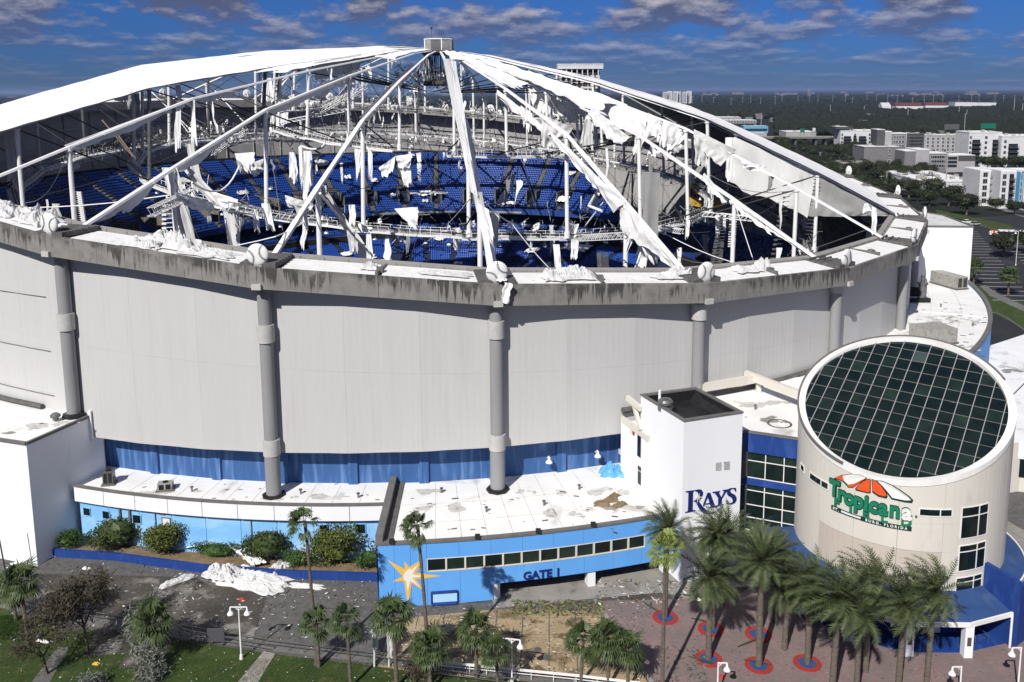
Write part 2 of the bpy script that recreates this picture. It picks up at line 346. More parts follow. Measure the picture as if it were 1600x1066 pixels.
def copy_tree(o, parent=None):
    c = o.copy(); COL.objects.link(c); c.parent = parent
    for ch in [q for q in o.children]: copy_tree(ch, c)
    return c
def sheet(name, pts, z, mat, kind='structure', sub=0):
    mb = MB(); mb.add([(p[0], p[1], z) for p in pts], [tuple(range(len(pts)))]); return build(name, mb, mat, kind=kind)
def rnd(a, b): return random.uniform(a, b)
def nz(x, y=0, z=0): return noise.noise(Vector((x, y, z)))

# ================================================================== THE SETTING
sheet('ground', [(-45000, -3000), (45000, -3000), (45000, 60000), (-45000, 60000)], -.06, M['ground'])
sheet('asphalt_lot', [(-140, 40), (330, 40), (330, 420), (170, 372), (60, 420), (-140, 420)], -.03, M['asphalt'])
# big lawns, streets, kerbs to the right
def at_poly(px, z=0): return [at(x, y, z) for x, y in px]
def strip(name, px, z, mat): return sheet(name, at_poly(px), z, M[mat])
strip('street', [(1380, 272), (1640, 352), (1700, 345), (1700, 318), (1420, 262)], .006, 'road')
strip('street_lane', [(1440, 302), (1560, 324), (1660, 350), (1660, 338), (1500, 305), (1440, 294)], .012, 'asphalt')
strip('lawn', [(1462, 328), (1500, 335), (1530, 342), (1575, 351), (1592, 361), (1562, 360), (1530, 352), (1500, 342), (1466, 338)], .014, 'grass')
strip('lawn', [(1510, 442), (1545, 454), (1600, 474), (1700, 505), (1700, 585), (1600, 514), (1570, 499), (1552, 489), (1530, 470), (1500, 452)], .014, 'grass')
strip('sidewalk', [(1530, 447), (1548, 463), (1600, 487), (1700, 530), (1700, 520), (1600, 478), (1556, 457), (1540, 446)], .02, 'road')
mb = MB()
pts = at_poly([(1546, 489), (1556, 489), (1572, 496), (1600, 516), (1660, 560)])
for a, b in zip(pts, pts[1:]): mb.bar(a + Vector((0, 0, .06)), b + Vector((0, 0, .06)), .35, .16)
pts = at_poly([(1530, 352), (1565, 362), (1600, 368), (1660, 385)])
for a, b in zip(pts, pts[1:]): mb.bar(a + Vector((0, 0, .06)), b + Vector((0, 0, .06)), .35, .16)
build('kerb', mb, M['road'], kind='structure')
# stall lines of the car park
mb = MB()
e1 = (at(1600, 418) - at(1535, 414)); e1.normalize()
for i in range(22):
    for j in range(4):
        o = at(1524, 356) + Vector((0, 0, 0)); yy = 340 - i * 5.4; x0 = 120 + j * 17 + (340 - yy) * .05
        if yy < 236 and j > 3: continue
        mb.obox((x0 + 5 + (yy - 236) * .42, yy, .012), Vector((5.2, -.5, 0)), Vector((.02, .10, 0)), Vector((0, 0, .004)))
build('parking_markings', mb, M['whitep'], kind='structure')
# near ground: dirty concrete apron, tan slabs, brick plaza, lawns
sheet('apron_base', [(-75, 60), (70, 60), (70, 130), (-75, 130)], -.012, M['wetconc'])
def slabs(parent, x0, x1, y0, y1, dx, dy, rot, clip, mat, z=.0, jit=.006, mats=None):
    "paving slabs laid in a rotated grid, each a piece of its own, clipped to a polygon"
    c, s = math.cos(rot), math.sin(rot); cache = {}
    for i in range(int((x1 - x0) / dx)):
        for j in range(int((y1 - y0) / dy)):
            u0 = x0 + i * dx; v0 = y0 + j * dy; g = .055
            q = [(u0 + g, v0 + g), (u0 + dx - g, v0 + g), (u0 + dx - g, v0 + dy - g), (u0 + g, v0 + dy - g)]
            q = [(a * c - b * s, a * s + b * c) for a, b in q]
            q = clip_poly(q, clip)
            if len(q) < 3: continue
            mb = MB(); zz = z + rnd(0, jit); mb.prism(q, zz - .05, zz + .03); build('slab', mb, mat, parent)
def clip_poly(sub, clip):
    out = list(sub)
    n = len(clip)
    for i in range(n):
        a, b = clip[i], clip[(i + 1) % n]; inp = out; out = []
        if not inp: break
        side = lambda p: (b[0] - a[0]) * (p[1] - a[1]) - (b[1] - a[1]) * (p[0] - a[0])
        for k in range(len(inp)):
            p, q = inp[k - 1], inp[k]; sp_, sq = side(p), side(q)
            if sq >= 0:
                if sp_ < 0: t = sp_ / (sp_ - sq); out.append((p[0] + (q[0] - p[0]) * t, p[1] + (q[1] - p[1]) * t))
                out.append((q[0], q[1]))
            elif sp_ >= 0: t = sp_ / (sp_ - sq); out.append((p[0] + (q[0] - p[0]) * t, p[1] + (q[1] - p[1]) * t))
    return out
tanbase = sheet('tan_pavement', [(-17, 60), (11.5, 60), (11.2, 75), (6.6, 89.4), (-17, 88.4)], -.008, M['concd'])
slabs(tanbase, -16.8, 12, 62.0, 90.5, 2.78, 3.02, -.02, [(-16.9, 60), (11.3, 60), (10.9, 75), (6.5, 89.3), (-4.2, 87.6), (-16.9, 88.1)], M['tan'])
apron = sheet('dirty_pavement', [(-66, 60), (-17, 60), (-17, 93), (-38, 95.3), (-60, 101.4), (-66, 100)], -.008, M['concd'])
slabs(apron, -66, -16, 76, 122, 4.1, 4.6, .14, [(-67, 78), (-17.05, 78), (-17.05, 93.2), (-28, 93.7), (-38, 95.0), (-50, 98.0), (-59.6, 101.4), (-67, 101)], M['wetconc'])
entry = sheet('gate_floor', [(-4.4, 87.8), (6.4, 89.6), (20, 91.6), (26, 92), (30, 104), (-6, 104)], -.004, M['paleconc'])
slabs(entry, -5, 24, 88, 104, 3.4, 3.4, .10, [(-4.2, 87.9), (6.5, 89.7), (21, 89.4), (24, 93), (24, 100), (-5, 100)], M['paleconc'])
sheet('brick_plaza', [(6.9, 89.1), (11.5, 74.6), (11.6, 60), (62, 60), (75, 80), (52, 93), (30, 93), (20.5, 89.6)], .012, M['brick'])
mb = MB()
for a, b in (((6.7, 89.4), (11.3, 75)), ((11.3, 75), (11.5, 60))): mb.bar((*a, .02), (*b, .02), .38, .06)
build('kerb', mb, M['paleconc'], kind='structure')
# lawns front left
sheet('lawn', at_poly([(-60, 975), (0, 948), (28, 962), (120, 985), (262, 998), (425, 1022), (400, 1066), (340, 1130), (-90, 1130)]), .034, M['grass'])
sheet('lawn', at_poly([(425, 1022), (560, 1038), (660, 1052), (840, 1066), (950, 1078), (960, 1160), (340, 1160), (392, 1080)]), .034, M['grass'])
def path_strip(px, z, mat): return sheet('footpath', at_poly(px), z, M[mat])
path_strip([(50, 1066), (90, 1012), (108, 1012), (78, 1066), (30, 1140), (0, 1140)], .04, 'road')
path_strip([(412, 1018), (430, 1022), (398, 1075), (350, 1140), (318, 1140), (372, 1066)], .04, 'paleconc')
path_strip([(-60, 955), (0, 935), (130, 962), (270, 982), (425, 1004), (570, 1024), (700, 1040), (850, 1056), (1010, 1072), (1010, 1085), (850, 1068), (700, 1052), (570, 1036), (425, 1018), (270, 996), (130, 978), (0, 950), (-60, 972)], .037, 'road')
# grass blades as one mass over the near lawns
def blades(n):
    V = []; Fc = []
    for px0, py0, px1, py1 in ((0, 985, 300, 1066), (300, 1030, 700, 1066), (0, 962, 40, 1000)):
        for _ in range(n):
            p = at(rnd(px0, px1), rnd(py0, py1), .034); a = rnd(0, 6.28); w = .02; h = rnd(.05, .14)
            o = len(V); V += [(p.x - w * math.cos(a), p.y - w * math.sin(a), .03), (p.x + w * math.cos(a), p.y + w * math.sin(a), .03), (p.x + rnd(-.05, .05), p.y + rnd(-.05, .05), .03 + h)]
            Fc.append((o, o + 1, o + 2))
    build_np('grass', np.array(V), np.array(Fc), M['hedge'], kind='stuff')
blades(9000)

# ================================================================== THE DOMED STADIUM
dome = empty('domed_stadium', (CX, CY, 0), 'huge round grey domed stadium with its fabric roof ripped to shreds', 'stadium')
RC = 102.3
def zring(k, r, dz): p = rpc(k, r, dz); return p.z
# outer skin: three flat panels to a bay, two high
for b in range(NB):
    for t in range(3):
        k0 = b + t / 3; k1 = b + (t + 1) / 3
        ka, kb = k0 + .0002, k1 - .0002
        zb = 12.35
        for lo, hi in ((0, .5), (.5, 1)):
            mb = MB(); q = []
            for k, r in ((ka, RC), (kb, RC), (kb, RC - .25), (ka, RC - .25)):
                zt = plane_z(*cyl(k, RC, 0).xy, -3.6)
                q.append((cyl(k, r, zb + (zt - zb) * lo + (.012 if lo else 0)), cyl(k, r, zb + (zt - zb) * hi)))
            mb.hexa([a for a, _ in q], [c for _, c in q]); build('wall_panel', mb, M['skin'], dome)
    # inner face of the wall
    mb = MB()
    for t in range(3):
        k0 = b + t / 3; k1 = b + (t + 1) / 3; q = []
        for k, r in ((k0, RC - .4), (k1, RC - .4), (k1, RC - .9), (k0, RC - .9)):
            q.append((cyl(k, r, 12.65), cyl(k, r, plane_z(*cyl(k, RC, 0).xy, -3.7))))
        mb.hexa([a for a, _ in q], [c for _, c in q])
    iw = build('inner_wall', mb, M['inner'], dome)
    mb = MB()
    for t in (0, 1 / 3, 2 / 3):
        mb.bar(cyl(b + t, RC - 1.05, 12.8), cyl(b + t, RC - 1.05, plane_z(*cyl(b + t, RC, 0).xy, -4.2)), .35, .3)
    for zz in (-8, -13): mb.bar(rp(b, RC - 1.1, zz), rp(b + 1, RC - 1.1, zz), .25, .3)
    build('wall_girt', mb, M['steelg'], iw)
# blue recessed base wall with its pilasters
for b in list(range(0, 5)) + [23, 22]:
    for t in range(3):
        k0, k1 = b + t / 3 + .008, b + (t + 1) / 3 - .008; mb = MB()
        mb.hexa([cyl(k0, 99.6, .02), cyl(k1, 99.6, .02), cyl(k1, 99.2, .02), cyl(k0, 99.2, .02)], [cyl(k0, 99.6, 12.8), cyl(k1, 99.6, 12.8), cyl(k1, 99.2, 12.8), cyl(k0, 99.2, 12.8)])
        build('base_wall_panel', mb, M['bluew'], dome)
        k = b + t / 3; mb = MB()
        mb.hexa([cyl(k - .022, 99.95, .02), cyl(k + .022, 99.95, .02), cyl(k + .022, 99.3, .02), cyl(k - .022, 99.3, .02)], [cyl(k - .022, 99.95, 12.8), cyl(k + .022, 99.95, 12.8), cyl(k + .022, 99.3, 12.8), cyl(k - .022, 99.3, 12.8)])
        build('pilaster', mb, M['bluew'], dome)
mb = MB()   # soffit closing the overhang
for i in range(96):
    k0, k1 = i / 4, (i + 1) / 4
    mb.hexa([cyl(k0, RC - .02, 12.4), cyl(k1, RC - .02, 12.4), cyl(k1, 99.0, 12.4), cyl(k0, 99.0, 12.4)], [cyl(k0, RC - .02, 12.6), cyl(k1, RC - .02, 12.6), cyl(k1, 99.0, 12.6), cyl(k0, 99.0, 12.6)])
build('soffit', mb, M['skin'], dome)
# columns with collars
for k in range(NB):
    c = cyl(k, 103.05, 0); zt = plane_z(c.x, c.y, -3.65); mb = MB()
    mb.tube((c.x, c.y, 13), (c.x, c.y, zt), .80, n=28); mb.tube((c.x, c.y, -.05), (c.x, c.y, 13), .9, n=28)
    co = build('column', mb, M['column'], dome, smooth=False)
    co.data.polygons.foreach_set('use_smooth', [len(p.vertices) == 4 for p in co.data.polygons])
    if k in (0, 1, 2, 3): mb = MB(); mb.lathe((c.x, c.y, 7.2 if k else 15.3), [(1.45, .02), (1.4, .25), (.9, .4)], 8); build('base_flashing', mb, M['black'], co)
    for z0, z1 in ((26.35, 28.45), (12.45, 14.4)):
        mb = MB(); mb.tube((c.x, c.y, z0), (c.x, c.y, z1), 1.0, n=28); cc = build('collar', mb, M['collar'], co)
        cc.data.polygons.foreach_set('use_smooth', [len(p.vertices) == 4 for p in cc.data.polygons])
# compression ring: fascia panels, concrete beam, white gutter, curbs, pedestals
for b in range(NB):
    mb = MB()
    prof = [(104.85, -3.75), (104.85, -1.75), (98.0, -1.75), (98.0, -3.4), (101, -3.75)]
    mb.hexa([rp(b, r, z) for r, z in prof], [rp(b + 1, r, z) for r, z in prof]); build('ring_beam', mb, M['conc'], dome)
    for t in range(4):
        k0, k1 = b + t / 4, b + (t + 1) / 4; f = MB(); g = .0008
        P = [(rpc(k0 + g, 105.0, -3.8), rpc(k1 - g if t < 3 else b + .9999, 105.0, -3.8)), (rpc(k0 + g, 105.0, -1.28), rpc(k1 - g if t < 3 else b + .9999, 105.0, -1.28))]
        Q = [(rpc(k0 + g, 104.6, -3.8), rpc(k1 - g if t < 3 else b + .9999, 104.6, -3.8)), (rpc(k0 + g, 104.6, -1.28), rpc(k1 - g if t < 3 else b + .9999, 104.6, -1.28))]
        vs = [P[0][0], P[0][1], P[1][1], P[1][0], Q[0][0], Q[0][1], Q[1][1], Q[1][0]]
        fs = [(0, 1, 2, 3), (3, 2, 6, 7), (4, 7, 6, 5), (0, 4, 5, 1), (0, 3, 7, 4), (1, 5, 6, 2)]; f.add(vs, fs)
        u0 = (b + t / 4) * 27.4 + b * 3.1; u1 = u0 + 6.85; uvv = [(u0, 0), (u1, 0), (u1, 1), (u0, 1), (u0, 0), (u1, 0), (u1, 1), (u0, 1)]
        f.uv = [uvv[i] for fc in fs for i in fc]; build('fascia_panel', f, M['fascia'], dome)
    for t0, t1 in ((.085, .49), (.51, .925)):
        mb = MB(); prof = [(104.5, -1.74), (104.5, -1.5), (99.3, -1.5), (99.3, -1.74)]
        mb.hexa([rpc(b + t0, r, z) for r, z in prof], [rpc(b + t1, r, z) for r, z in prof]); build('gutter_roof', mb, M['gutter'], dome)
    mb = MB(); prof = [(98.9, -1.74), (98.9, -1.30), (98.05, -1.2), (98.05, -1.74)]
    mb.hexa([rp(b, r, z) for r, z in prof], [rp(b + 1, r, z) for r, z in prof])
    for s in range(1, 9): mb.obox(rpc(b + s / 9, 98.95, -1.4), Vector((.05, 0, 0)), Vector((0, .05, 0)), Vector((0, 0, .2)))
    build('inner_curb', mb, M['conc'], dome)
    mb = MB(); a = ang(b); ax = Vector((math.cos(a), math.sin(a), 0)); ay = Vector((-ax.y, ax.x, 0))
    for s in (-1, 1): mb.obox(rp(b, 101.6, -1.35) + ay * s * 1.35, ax * 2.9, ay * .75, Vector((0, 0, .30)))
    for s in range(5): mb.obox(rp(b, 99.6 + s * 1.0, -1.12), ax * .12, ay * 2.2, Vector((0, 0, .16)))
    mb.obox(rp(b, 103.2, -1.2), ax * 1.2, ay * .5, Vector((0, 0, .35)))
    build('ridge_anchor', mb, M['concd'], dome)
    mb = MB(); mb.obox(rp(b, 104.95, -3.55), ax * .35, ay * .55, Vector((0, 0, .32))); build('bearing_plate', mb, M['collar'], dome)
    mb = MB(); mb.obox(rpc(b + .5, 101.6, -1.4), ax * 2.4, ay * .16, Vector((0, 0, .18)));
    mb.obox(rpc(b + .5, 102.5, -1.2), ax * .4, ay * .35, Vector((0, 0, .3))); build('gutter_divider', mb, M['trimg'], dome)

# ---- roof geometry
RN = [99.8, 84, 62, 37, 12, 3.2]; DZN = [-1.3, 4.3, 11.3, 16.3, 20.5, 21.2]
XO1 = [0, .55, 2.0, 2.0, 1.9, 1.9]; XO2 = [0, .5, .3, .9, 1.7, 1.9]; LIFT = [0, .6, 1.55, 1.55, .4, 0]
def roofpt(k, r, dz=0):
    kk = k % NB; far = 1.0 if 6 <= kk <= 21 else (.5 if 5 <= kk < 6 else (max(0, 22 - kk) if 21 < kk < 22 else 0)); near = max(0, 1 - abs(kk - 3) / 3.2)
    z = float(np.interp(r, RN[::-1], DZN[::-1])); xo = float(np.interp(r, RN[::-1], XO1[::-1])) * near + float(np.interp(r, RN[::-1], XO2[::-1])) * (1 - near)
    z += far * float(np.interp(r, RN[::-1], LIFT[::-1]))
    p = rp(k, r, z + dz); p.x += xo; return p
MD = {1: (84, -10.5, .36), 2: (63, -5.5, .34), 3: (38, 4.0, .29)}
for k in range(NB):
    # ridge beam with its clamped strip of fabric, tapering to the hub
    prof = [(99.8, .41), (84, .42), (62, .39), (37, .34), (12, .28), (3.2, .24)]
    rb = MB()
    for (ra, wa), (rb_, wb) in zip(prof, prof[1:]):
        for j in range(4):
            r0 = ra + (rb_ - ra) * j / 4; r1 = ra + (rb_ - ra) * (j + 1) / 4; w0 = wa + (wb - wa) * j / 4
            a = ang(k); ay = Vector((-math.sin(a), math.cos(a), 0)); p, q = roofpt(k, r0), roofpt(k, r1)
            w = w0 * (1 + .25 * nz(k * 3.1, r0 * .2)); d = Vector((0, 0, w * .55))
            rb.hexa([p - ay * w - d, p + ay * w - d, p + ay * w * .8 + d * .4, p - ay * w * .8 + d * .4], [q - ay * w - d, q + ay * w - d, q + ay * w * .8 + d * .4, q - ay * w * .8 + d * .4])
    ro = build('roof_ridge', rb, M['steelw'], dome)
    # masts
    for i, (rbm, dzb, rad) in MD.items():
        t = roofpt(k, RN[i], -.3); bt = rp(k, rbm, dzb); bt.x += (t.x - rp(k, RN[i], 0).x) * .85
        mb = MB(); mb.tube(bt, t, rad, n=12); mb.tube(bt - Vector((0, 0, .5)), bt + Vector((0, 0, .5)), rad * 1.5, n=12); mb.tube(t - Vector((0, 0, .4)), t, rad * 1.5, n=12)
        dark = 14 <= k <= 22 and (k * 7 + i * 3) % 4 == 0
        build('mast', mb, M['galv'] if dark else M['steelw'], dome, smooth=False)
    # diagonal and tie cables
    mb = MB(); tops = [roofpt(k, r, -.4) for r in RN]; bots = {i: rp(k, v[0], v[1]) for i, v in MD.items()}
    bots[4] = rp(k, 6, 12.5)
    for i in (1, 2, 3, 4):
        if (k, i) in ((3, 2), (17, 1), (9, 3)): continue
        mb.tube(bots[i], tops[i - 1], .13, n=5, cap=False)
    build('diagonal_cable', mb, M['steeld'], dome)
# hoop cables and catwalk trusses, bay by bay
for i, (r, dz, wd) in {1: (84, -10.5, 2.2), 2: (63, -5.5, 1.8), 3: (38, 4.0, 1.6)}.items():
    for b in range(NB):
        mb = MB(); cw = MB()
        for s in (-.25, .25): mb.tube(rp(b, r + s, dz), rp(b + 1, r + s, dz), .10, n=5, cap=False)
        build('hoop_cable', mb, M['steeld'], dome)
        if i == 3 and b % 5 == 1: continue
        warp = lambda u: Vector((0, 0, .35 * nz(b * 2.7 + u * 2, i)))
        n = 10 if i > 1 else 14
        for j in range(n):
            u0, u1 = j / n, (j + 1) / n
            def q(u, rr, z): return rpc(b + min(u, .9999), rr, dz - .6 + z) + warp(u)
            for rr in (r - wd / 2, r + wd / 2):
                cw.bar(q(u0, rr, 0), q(u1, rr, 0), .14, .32)
                if nz(b + j * .7, i * 5) > -.22: cw.bar(q(u0, rr, 1.05), q(u1, rr, 1.05), .07)
                cw.bar(q(u0, rr, 0), q(u0, rr, 1.1), .07)
                cw.bar(q(u0, rr, -.9), q(u1, rr, -.9), .08) if i == 1 else None
                if i == 1: cw.bar(q(u0, rr, -.9 if j % 2 else 0), q(u1, rr, 0 if j % 2 else -.9), .06)
            cw.bar(q(u0, r - wd / 2, 0), q(u0, r + wd / 2, 0), .08)
            cw.obox((q(u0, r, -.02) + q(u1, r, -.02)) / 2, (q(u1, r, 0) - q(u0, r, 0)) / 2 * .98, (q(u0, r + wd / 2, 0) - q(u0, r - wd / 2, 0)) / 2 * .9, Vector((0, 0, .03)))
        build('catwalk', cw, M['steelw'] if (i == 2 or b > 15 or b < 5) else M['steelg'], dome)
        # lamps hanging from the catwalk
        if i == 2:
            for u in (.15, .4, .65, .88):
                if (b * 5 + int(u * 10)) % 4 == 0: continue
                p = rpc(b + u, r - .4, dz - .6); mb = MB(); mb.tube(p - Vector((0, 0, .1)), p - Vector((0, 0, .9)), .05, n=5)
                mb.lathe(p - Vector((0, 0, 1.5)), [(.02, .65), (.12, .6), (.22, .4), (.36, .12), (.38, 0), (.3, .02), (.02, .1)], 12); build('floodlight', mb, M['lamp'], dome)
# hub: tension ring, top cap, aerial
hp = roofpt(0, .01); hub_z = 0
hc = Vector((CX + 1.9, CY, plane_z(CX, CY, 20.9)))
mb = MB(); mb.lathe(hc, [(0, -7.6), (3.6, -7.6), (3.9, -7.2), (3.9, -6.6), (3.2, -6.4), (.5, -6.3)], 24); mb.lathe(hc, [(.2, -.7), (3.6, -.7), (4.1, -.3), (4.1, .15), (3.4, .3), (0, .3)], 24)
for i in range(16):
    t = 2 * math.pi * i / 16; v = Vector((math.cos(t), math.sin(t), 0)); mb.tube(hc + v * 3.4 + Vector((0, 0, -6.5)), hc + v * 3.4 + Vector((0, 0, -.6)), .12, n=6)
    mb.tube(hc + v * 1.6 + Vector((0, 0, -6.5)), hc + v * 2.6 + Vector((0, 0, -.6)), .10, n=6)
build('tension_ring', mb, M['dirtshade'], dome)
mb = MB(); n = 8
top = [hc + Vector((3.25 * math.cos(2 * math.pi * (i + .35) / n), 3.25 * math.sin(2 * math.pi * (i + .35) / n), .3)) for i in range(n)]
up = Vector((0, 0, 2.35)); mb.hexa([p + (p - hc).normalized() * -.12 for p in top], [p + up - (p - hc).normalized() * .12 for p in top]); capo = build('hub_cap', mb, M['mech'], dome)
mb = MB(); mb.hexa([hc + (p - hc) * 1.06 + up for p in top], [hc + (p - hc) * 1.06 + up + Vector((0, 0, .22)) for p in top]); build('cap_roof', mb, M['steelw'], capo)
for i in range(n):
    a, b2 = top[i], top[(i + 1) % n]; mb = MB(); mb.bar(a, a + up, .22, .22)
    for s in range(9):
        z = Vector((0, 0, .15 + s * .25)); mb.bar(a.lerp(b2, .06) + z, a.lerp(b2, .94) + z, .16, .07)
    build('louvre_panel', mb, M['steelg'] if i % 2 else M['steelw'], capo)
mb = MB(); p = hc + Vector((-1.6, -.5, 2.8)); mb.tube(p, p + Vector((0, 0, 2.4)), .05, n=5); mb.lathe(p + Vector((0, 0, 2.1)), [(.0, 0), (.25, .2), (.25, .5), (0, .7)], 8); build('aerial', mb, M['steeld'], capo)

# ---- roof fabric that is still stretched between ridges
def ragged(u, seed, amp): return amp * (.7 * nz(u * 4, seed) + .3 * nz(u * 11, seed * 2.3))
def membrane(k0, k1, ra, rb, sag=.5, edge0=0, edge1=0, mat='fabric', nu=10, nv=60, wr=.12, rag=.0, endrag=.6, holes=0, seed=0):
    mb = MB(); seed = seed or (k0 * 3.7 + ra)
    def P(u, v):
        r = ra + (rb - ra) * v
        if v in (0.0, 1.0): r += (1 if v else -1) * (ragged(u, seed, endrag * 3))
        e0 = edge0 + ragged(v * 2, seed + 5, rag); e1 = edge1 + ragged(v * 2, seed + 9, rag)
        uu = -e0 + u * (1 + e0 + e1)
        A, B = roofpt(k0, r), roofpt(k1, r); p = A.lerp(B, uu)
        p.z += -sag * 4 * uu * (1 - uu) * min(1, r / 50) + wr * nz(u * 5 + seed, r * .35) + .25
        return p
    mb.grid(P, nu, nv)
    if holes:
        f2 = []
        for f in mb.f:
            c = Vector(mb.v[f[0]]); 
            if nz(c.x * .16 + seed, c.y * .16, 3) + .5 * nz(c.x * .5, c.y * .5, seed) > holes: continue
            f2.append(f)
        mb.f = f2; mb.m = [0] * len(f2)
    o = build('roof_membrane', mb, M[mat], dome, smooth=True)
    return o
membrane(21, 22, 12, 99.5, .35, .0, .10, rag=.05, nv=80)
membrane(20, 21, 12, 99.5, -.2, 0, 0, nv=60)
membrane(22, 23, 12, 40, .4, 0, -.38, rag=.22, endrag=2.2)
membrane(23, 24, 4, 20, .3, 0, -.2, rag=.2)
membrane(6, 7, 5, 99.0, .3, .06, 0, rag=.03, nv=80)
membrane(7, 8, 5, 99.5, .2, 0, 0, nv=60)
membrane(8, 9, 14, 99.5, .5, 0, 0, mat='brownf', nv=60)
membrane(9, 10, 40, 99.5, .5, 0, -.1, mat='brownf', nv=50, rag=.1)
membrane(5, 6, 5, 17, .6, 0, -.3, nv=24, wr=.3, rag=.3, endrag=2)
membrane(4, 5, 5, 46, 1.1, .12, .0, nv=60, nu=20, wr=.5, rag=.2, endrag=3, holes=.72)
membrane(3, 4, 4, 33, 1.0, .0, .0, nv=50, nu=20, wr=.35, rag=.12, endrag=5, holes=.9)
membrane(2, 3, 4, 15, .3, -.35, .1, nv=12, rag=.2)
for k in range(12, 20): membrane(k, k + 1, 4, 12 + 6 * random.random(), .3, 0, 0, nv=10, endrag=2)

# ---- hanging fabric, traced in the vertical plane of one ridge (four corners: tl, tr, br, bl)
def drape(k, quad, nu=14, nv=16, amp=.5, rag=.25, mat='fabric', fold=3.0, ridge=None, narrow=0, pleat=1):
    if ridge is None: ridge = abs(quad[1][0] - quad[0][0]) > 55
    if ridge: a, b, c, d = [pp(k, *q) for q in quad]
    else: y0 = pp(k, (quad[0][0] + quad[1][0]) / 2, (quad[0][1] + quad[1][1]) / 2).y; a, b, c, d = [at2(*q, y0) for q in quad]
    nrm = None
    n = Vector((-math.sin(ang(k)), math.cos(ang(k)), 0)); sd_ = rnd(0, 99)
    n = n if ridge else Vector((0, -1, 0)); ex = (b - a).normalized(); Wd = max((b - a).length, (c - d).length); fl = max(1.6, min(5.5, Wd / 1.6)); nu = max(nu, int(fl * 5))
    def P(u, v):
        v2 = v * (1 + rag * (nz(u * 3.3, sd_) + .6 * nz(u * 9, sd_ + 3)) * v)
        uu = .5 + (u - .5) * (1 - narrow * math.sin(math.pi * v))
        top = a.lerp(b, uu); bot = d.lerp(c, uu); p = top.lerp(bot, v2)
        ph_ = u * fl + 1.1 * nz(v * 1.6, u * 2, sd_); w = amp * pleat * .34 * (.3 + v) * (2 * abs(ph_ % 1 - .5) - .5) * 2 * (.6 + .8 * abs(nz(u * 3, v, sd_))) + amp * .6 * nz(u * 2.2, v * 1.8, sd_)
        p += n * w + ex * (.22 * amp * nz(v * 3, sd_ + 8)); return p
    mb = MB(); mb.grid(P, nu, nv); return build('torn_fabric', mb, M[mat], dome, smooth=True)
D = drape
# gray sheets under the left ridges
D(22.5, [(490, 98), (564, 84), (562, 110), (492, 126)], amp=.4, mat='fabg', rag=.1)
D(22.5, [(564, 84), (604, 78), (598, 86), (563, 100)], amp=.3, mat='fabg')
D(22.5, [(452, 101), (492, 97), (486, 106), (456, 112)], amp=.6)
D(23, [(100, 227), (300, 153), (284, 170), (112, 240)], 30, 6, .3, .4)
D(23, [(300, 153), (410, 126), (400, 134), (306, 166)], 24, 6, .3, .5)
D(0, [(268, 262), (412, 172), (400, 186), (284, 270)], 30, 6, .35, .4)
D(0, [(130, 352), (262, 264), (215, 322), (160, 345)], 30, 8, .3, .25)
D(0, [(412, 172), (560, 111), (550, 124), (420, 184)], 30, 6, .3, .5)
D(0, [(500, 132), (560, 108), (556, 124), (500, 150)], 18, 6, .4, .4, 'fabg')
D(1, [(560, 184), (646, 96), (640, 118), (575, 190)], 24, 6, .5, .3, 'fabg')
D(1, [(428, 396), (494, 292), (500, 296), (436, 398)], 20, 5, .2, .5)
D(21.8, [(2, 205), (34, 190), (30, 240), (14, 260)], amp=.7, mat='fabg')
D(21.8, [(10, 205), (30, 200), (33, 280), (12, 285)], amp=.5, mat='fabg')
# long drapes at the outer mast of the third ridge from the left
D(0, [(252, 262), (276, 262), (310, 392), (292, 396)], amp=.8, mat='fabg', nv=24, fold=2)
D(0, [(256, 264), (270, 262), (286, 300), (270, 316)], amp=.7)
D(0, [(284, 262), (300, 264), (352, 318), (330, 320)], amp=.9, mat='fabg', nv=20)
D(0, [(276, 318), (284, 318), (288, 392), (276, 395)], amp=.4)
D(0.3, [(345, 312), (374, 316), (375, 392), (360, 395)], amp=.7, nv=22, mat='fabg')
D(0.3, [(330, 298), (372, 312), (372, 330), (345, 322)], amp=.8)
D(0.3, [(270, 298), (335, 318), (330, 336), (276, 312)], amp=.8, rag=.4)
D(0.4, [(408, 318), (420, 318), (430, 360), (416, 358)], amp=.5); D(0.4, [(394, 328), (402, 326), (406, 362), (396, 360)], amp=.5)
D(0.6, [(445, 305), (490, 318), (486, 334), (450, 325)], amp=.9, rag=.5, mat='fabg')
D(23.2, [(292, 225), (302, 224), (318, 290), (302, 294)], amp=.5, mat='fabg', nv=20)
D(23.2, [(302, 156), (304, 156), (308, 220), (300, 230)], amp=.3, nv=20)
D(22.9, [(270, 166), (282, 166), (282, 230), (274, 236)], amp=.35, mat='steelw', rag=.1, nv=20)
D(22, [(176, 142), (206, 138), (198, 160), (180, 158)], amp=.9, rag=.5)
D(17, [(410, 122), (424, 122), (428, 156), (408, 158)], amp=.5); D(17.2, [(428, 140), (452, 120), (446, 128), (428, 148)], amp=.3)
D(17, [(436, 170), (450, 168), (450, 192), (438, 196)], amp=.5); D(17, [(424, 172), (432, 172), (426, 205), (420, 210)], amp=.3)
D(.5, [(366, 240), (398, 238), (398, 260), (384, 268)], amp=.8, nv=12); D(.5, [(384, 258), (412, 248), (412, 264), (398, 278)], amp=.8, mat='fabg')
D(.5, [(452, 238), (460, 238), (466, 272), (452, 280)], amp=.5); D(.6, [(474, 236), (486, 236), (490, 290), (472, 314)], amp=.6, nv=20)
D(.6, [(466, 230), (472, 226), (474, 290), (470, 296)], amp=.3); D(.6, [(454, 256), (462, 252), (464, 284), (458, 288)], amp=.5)
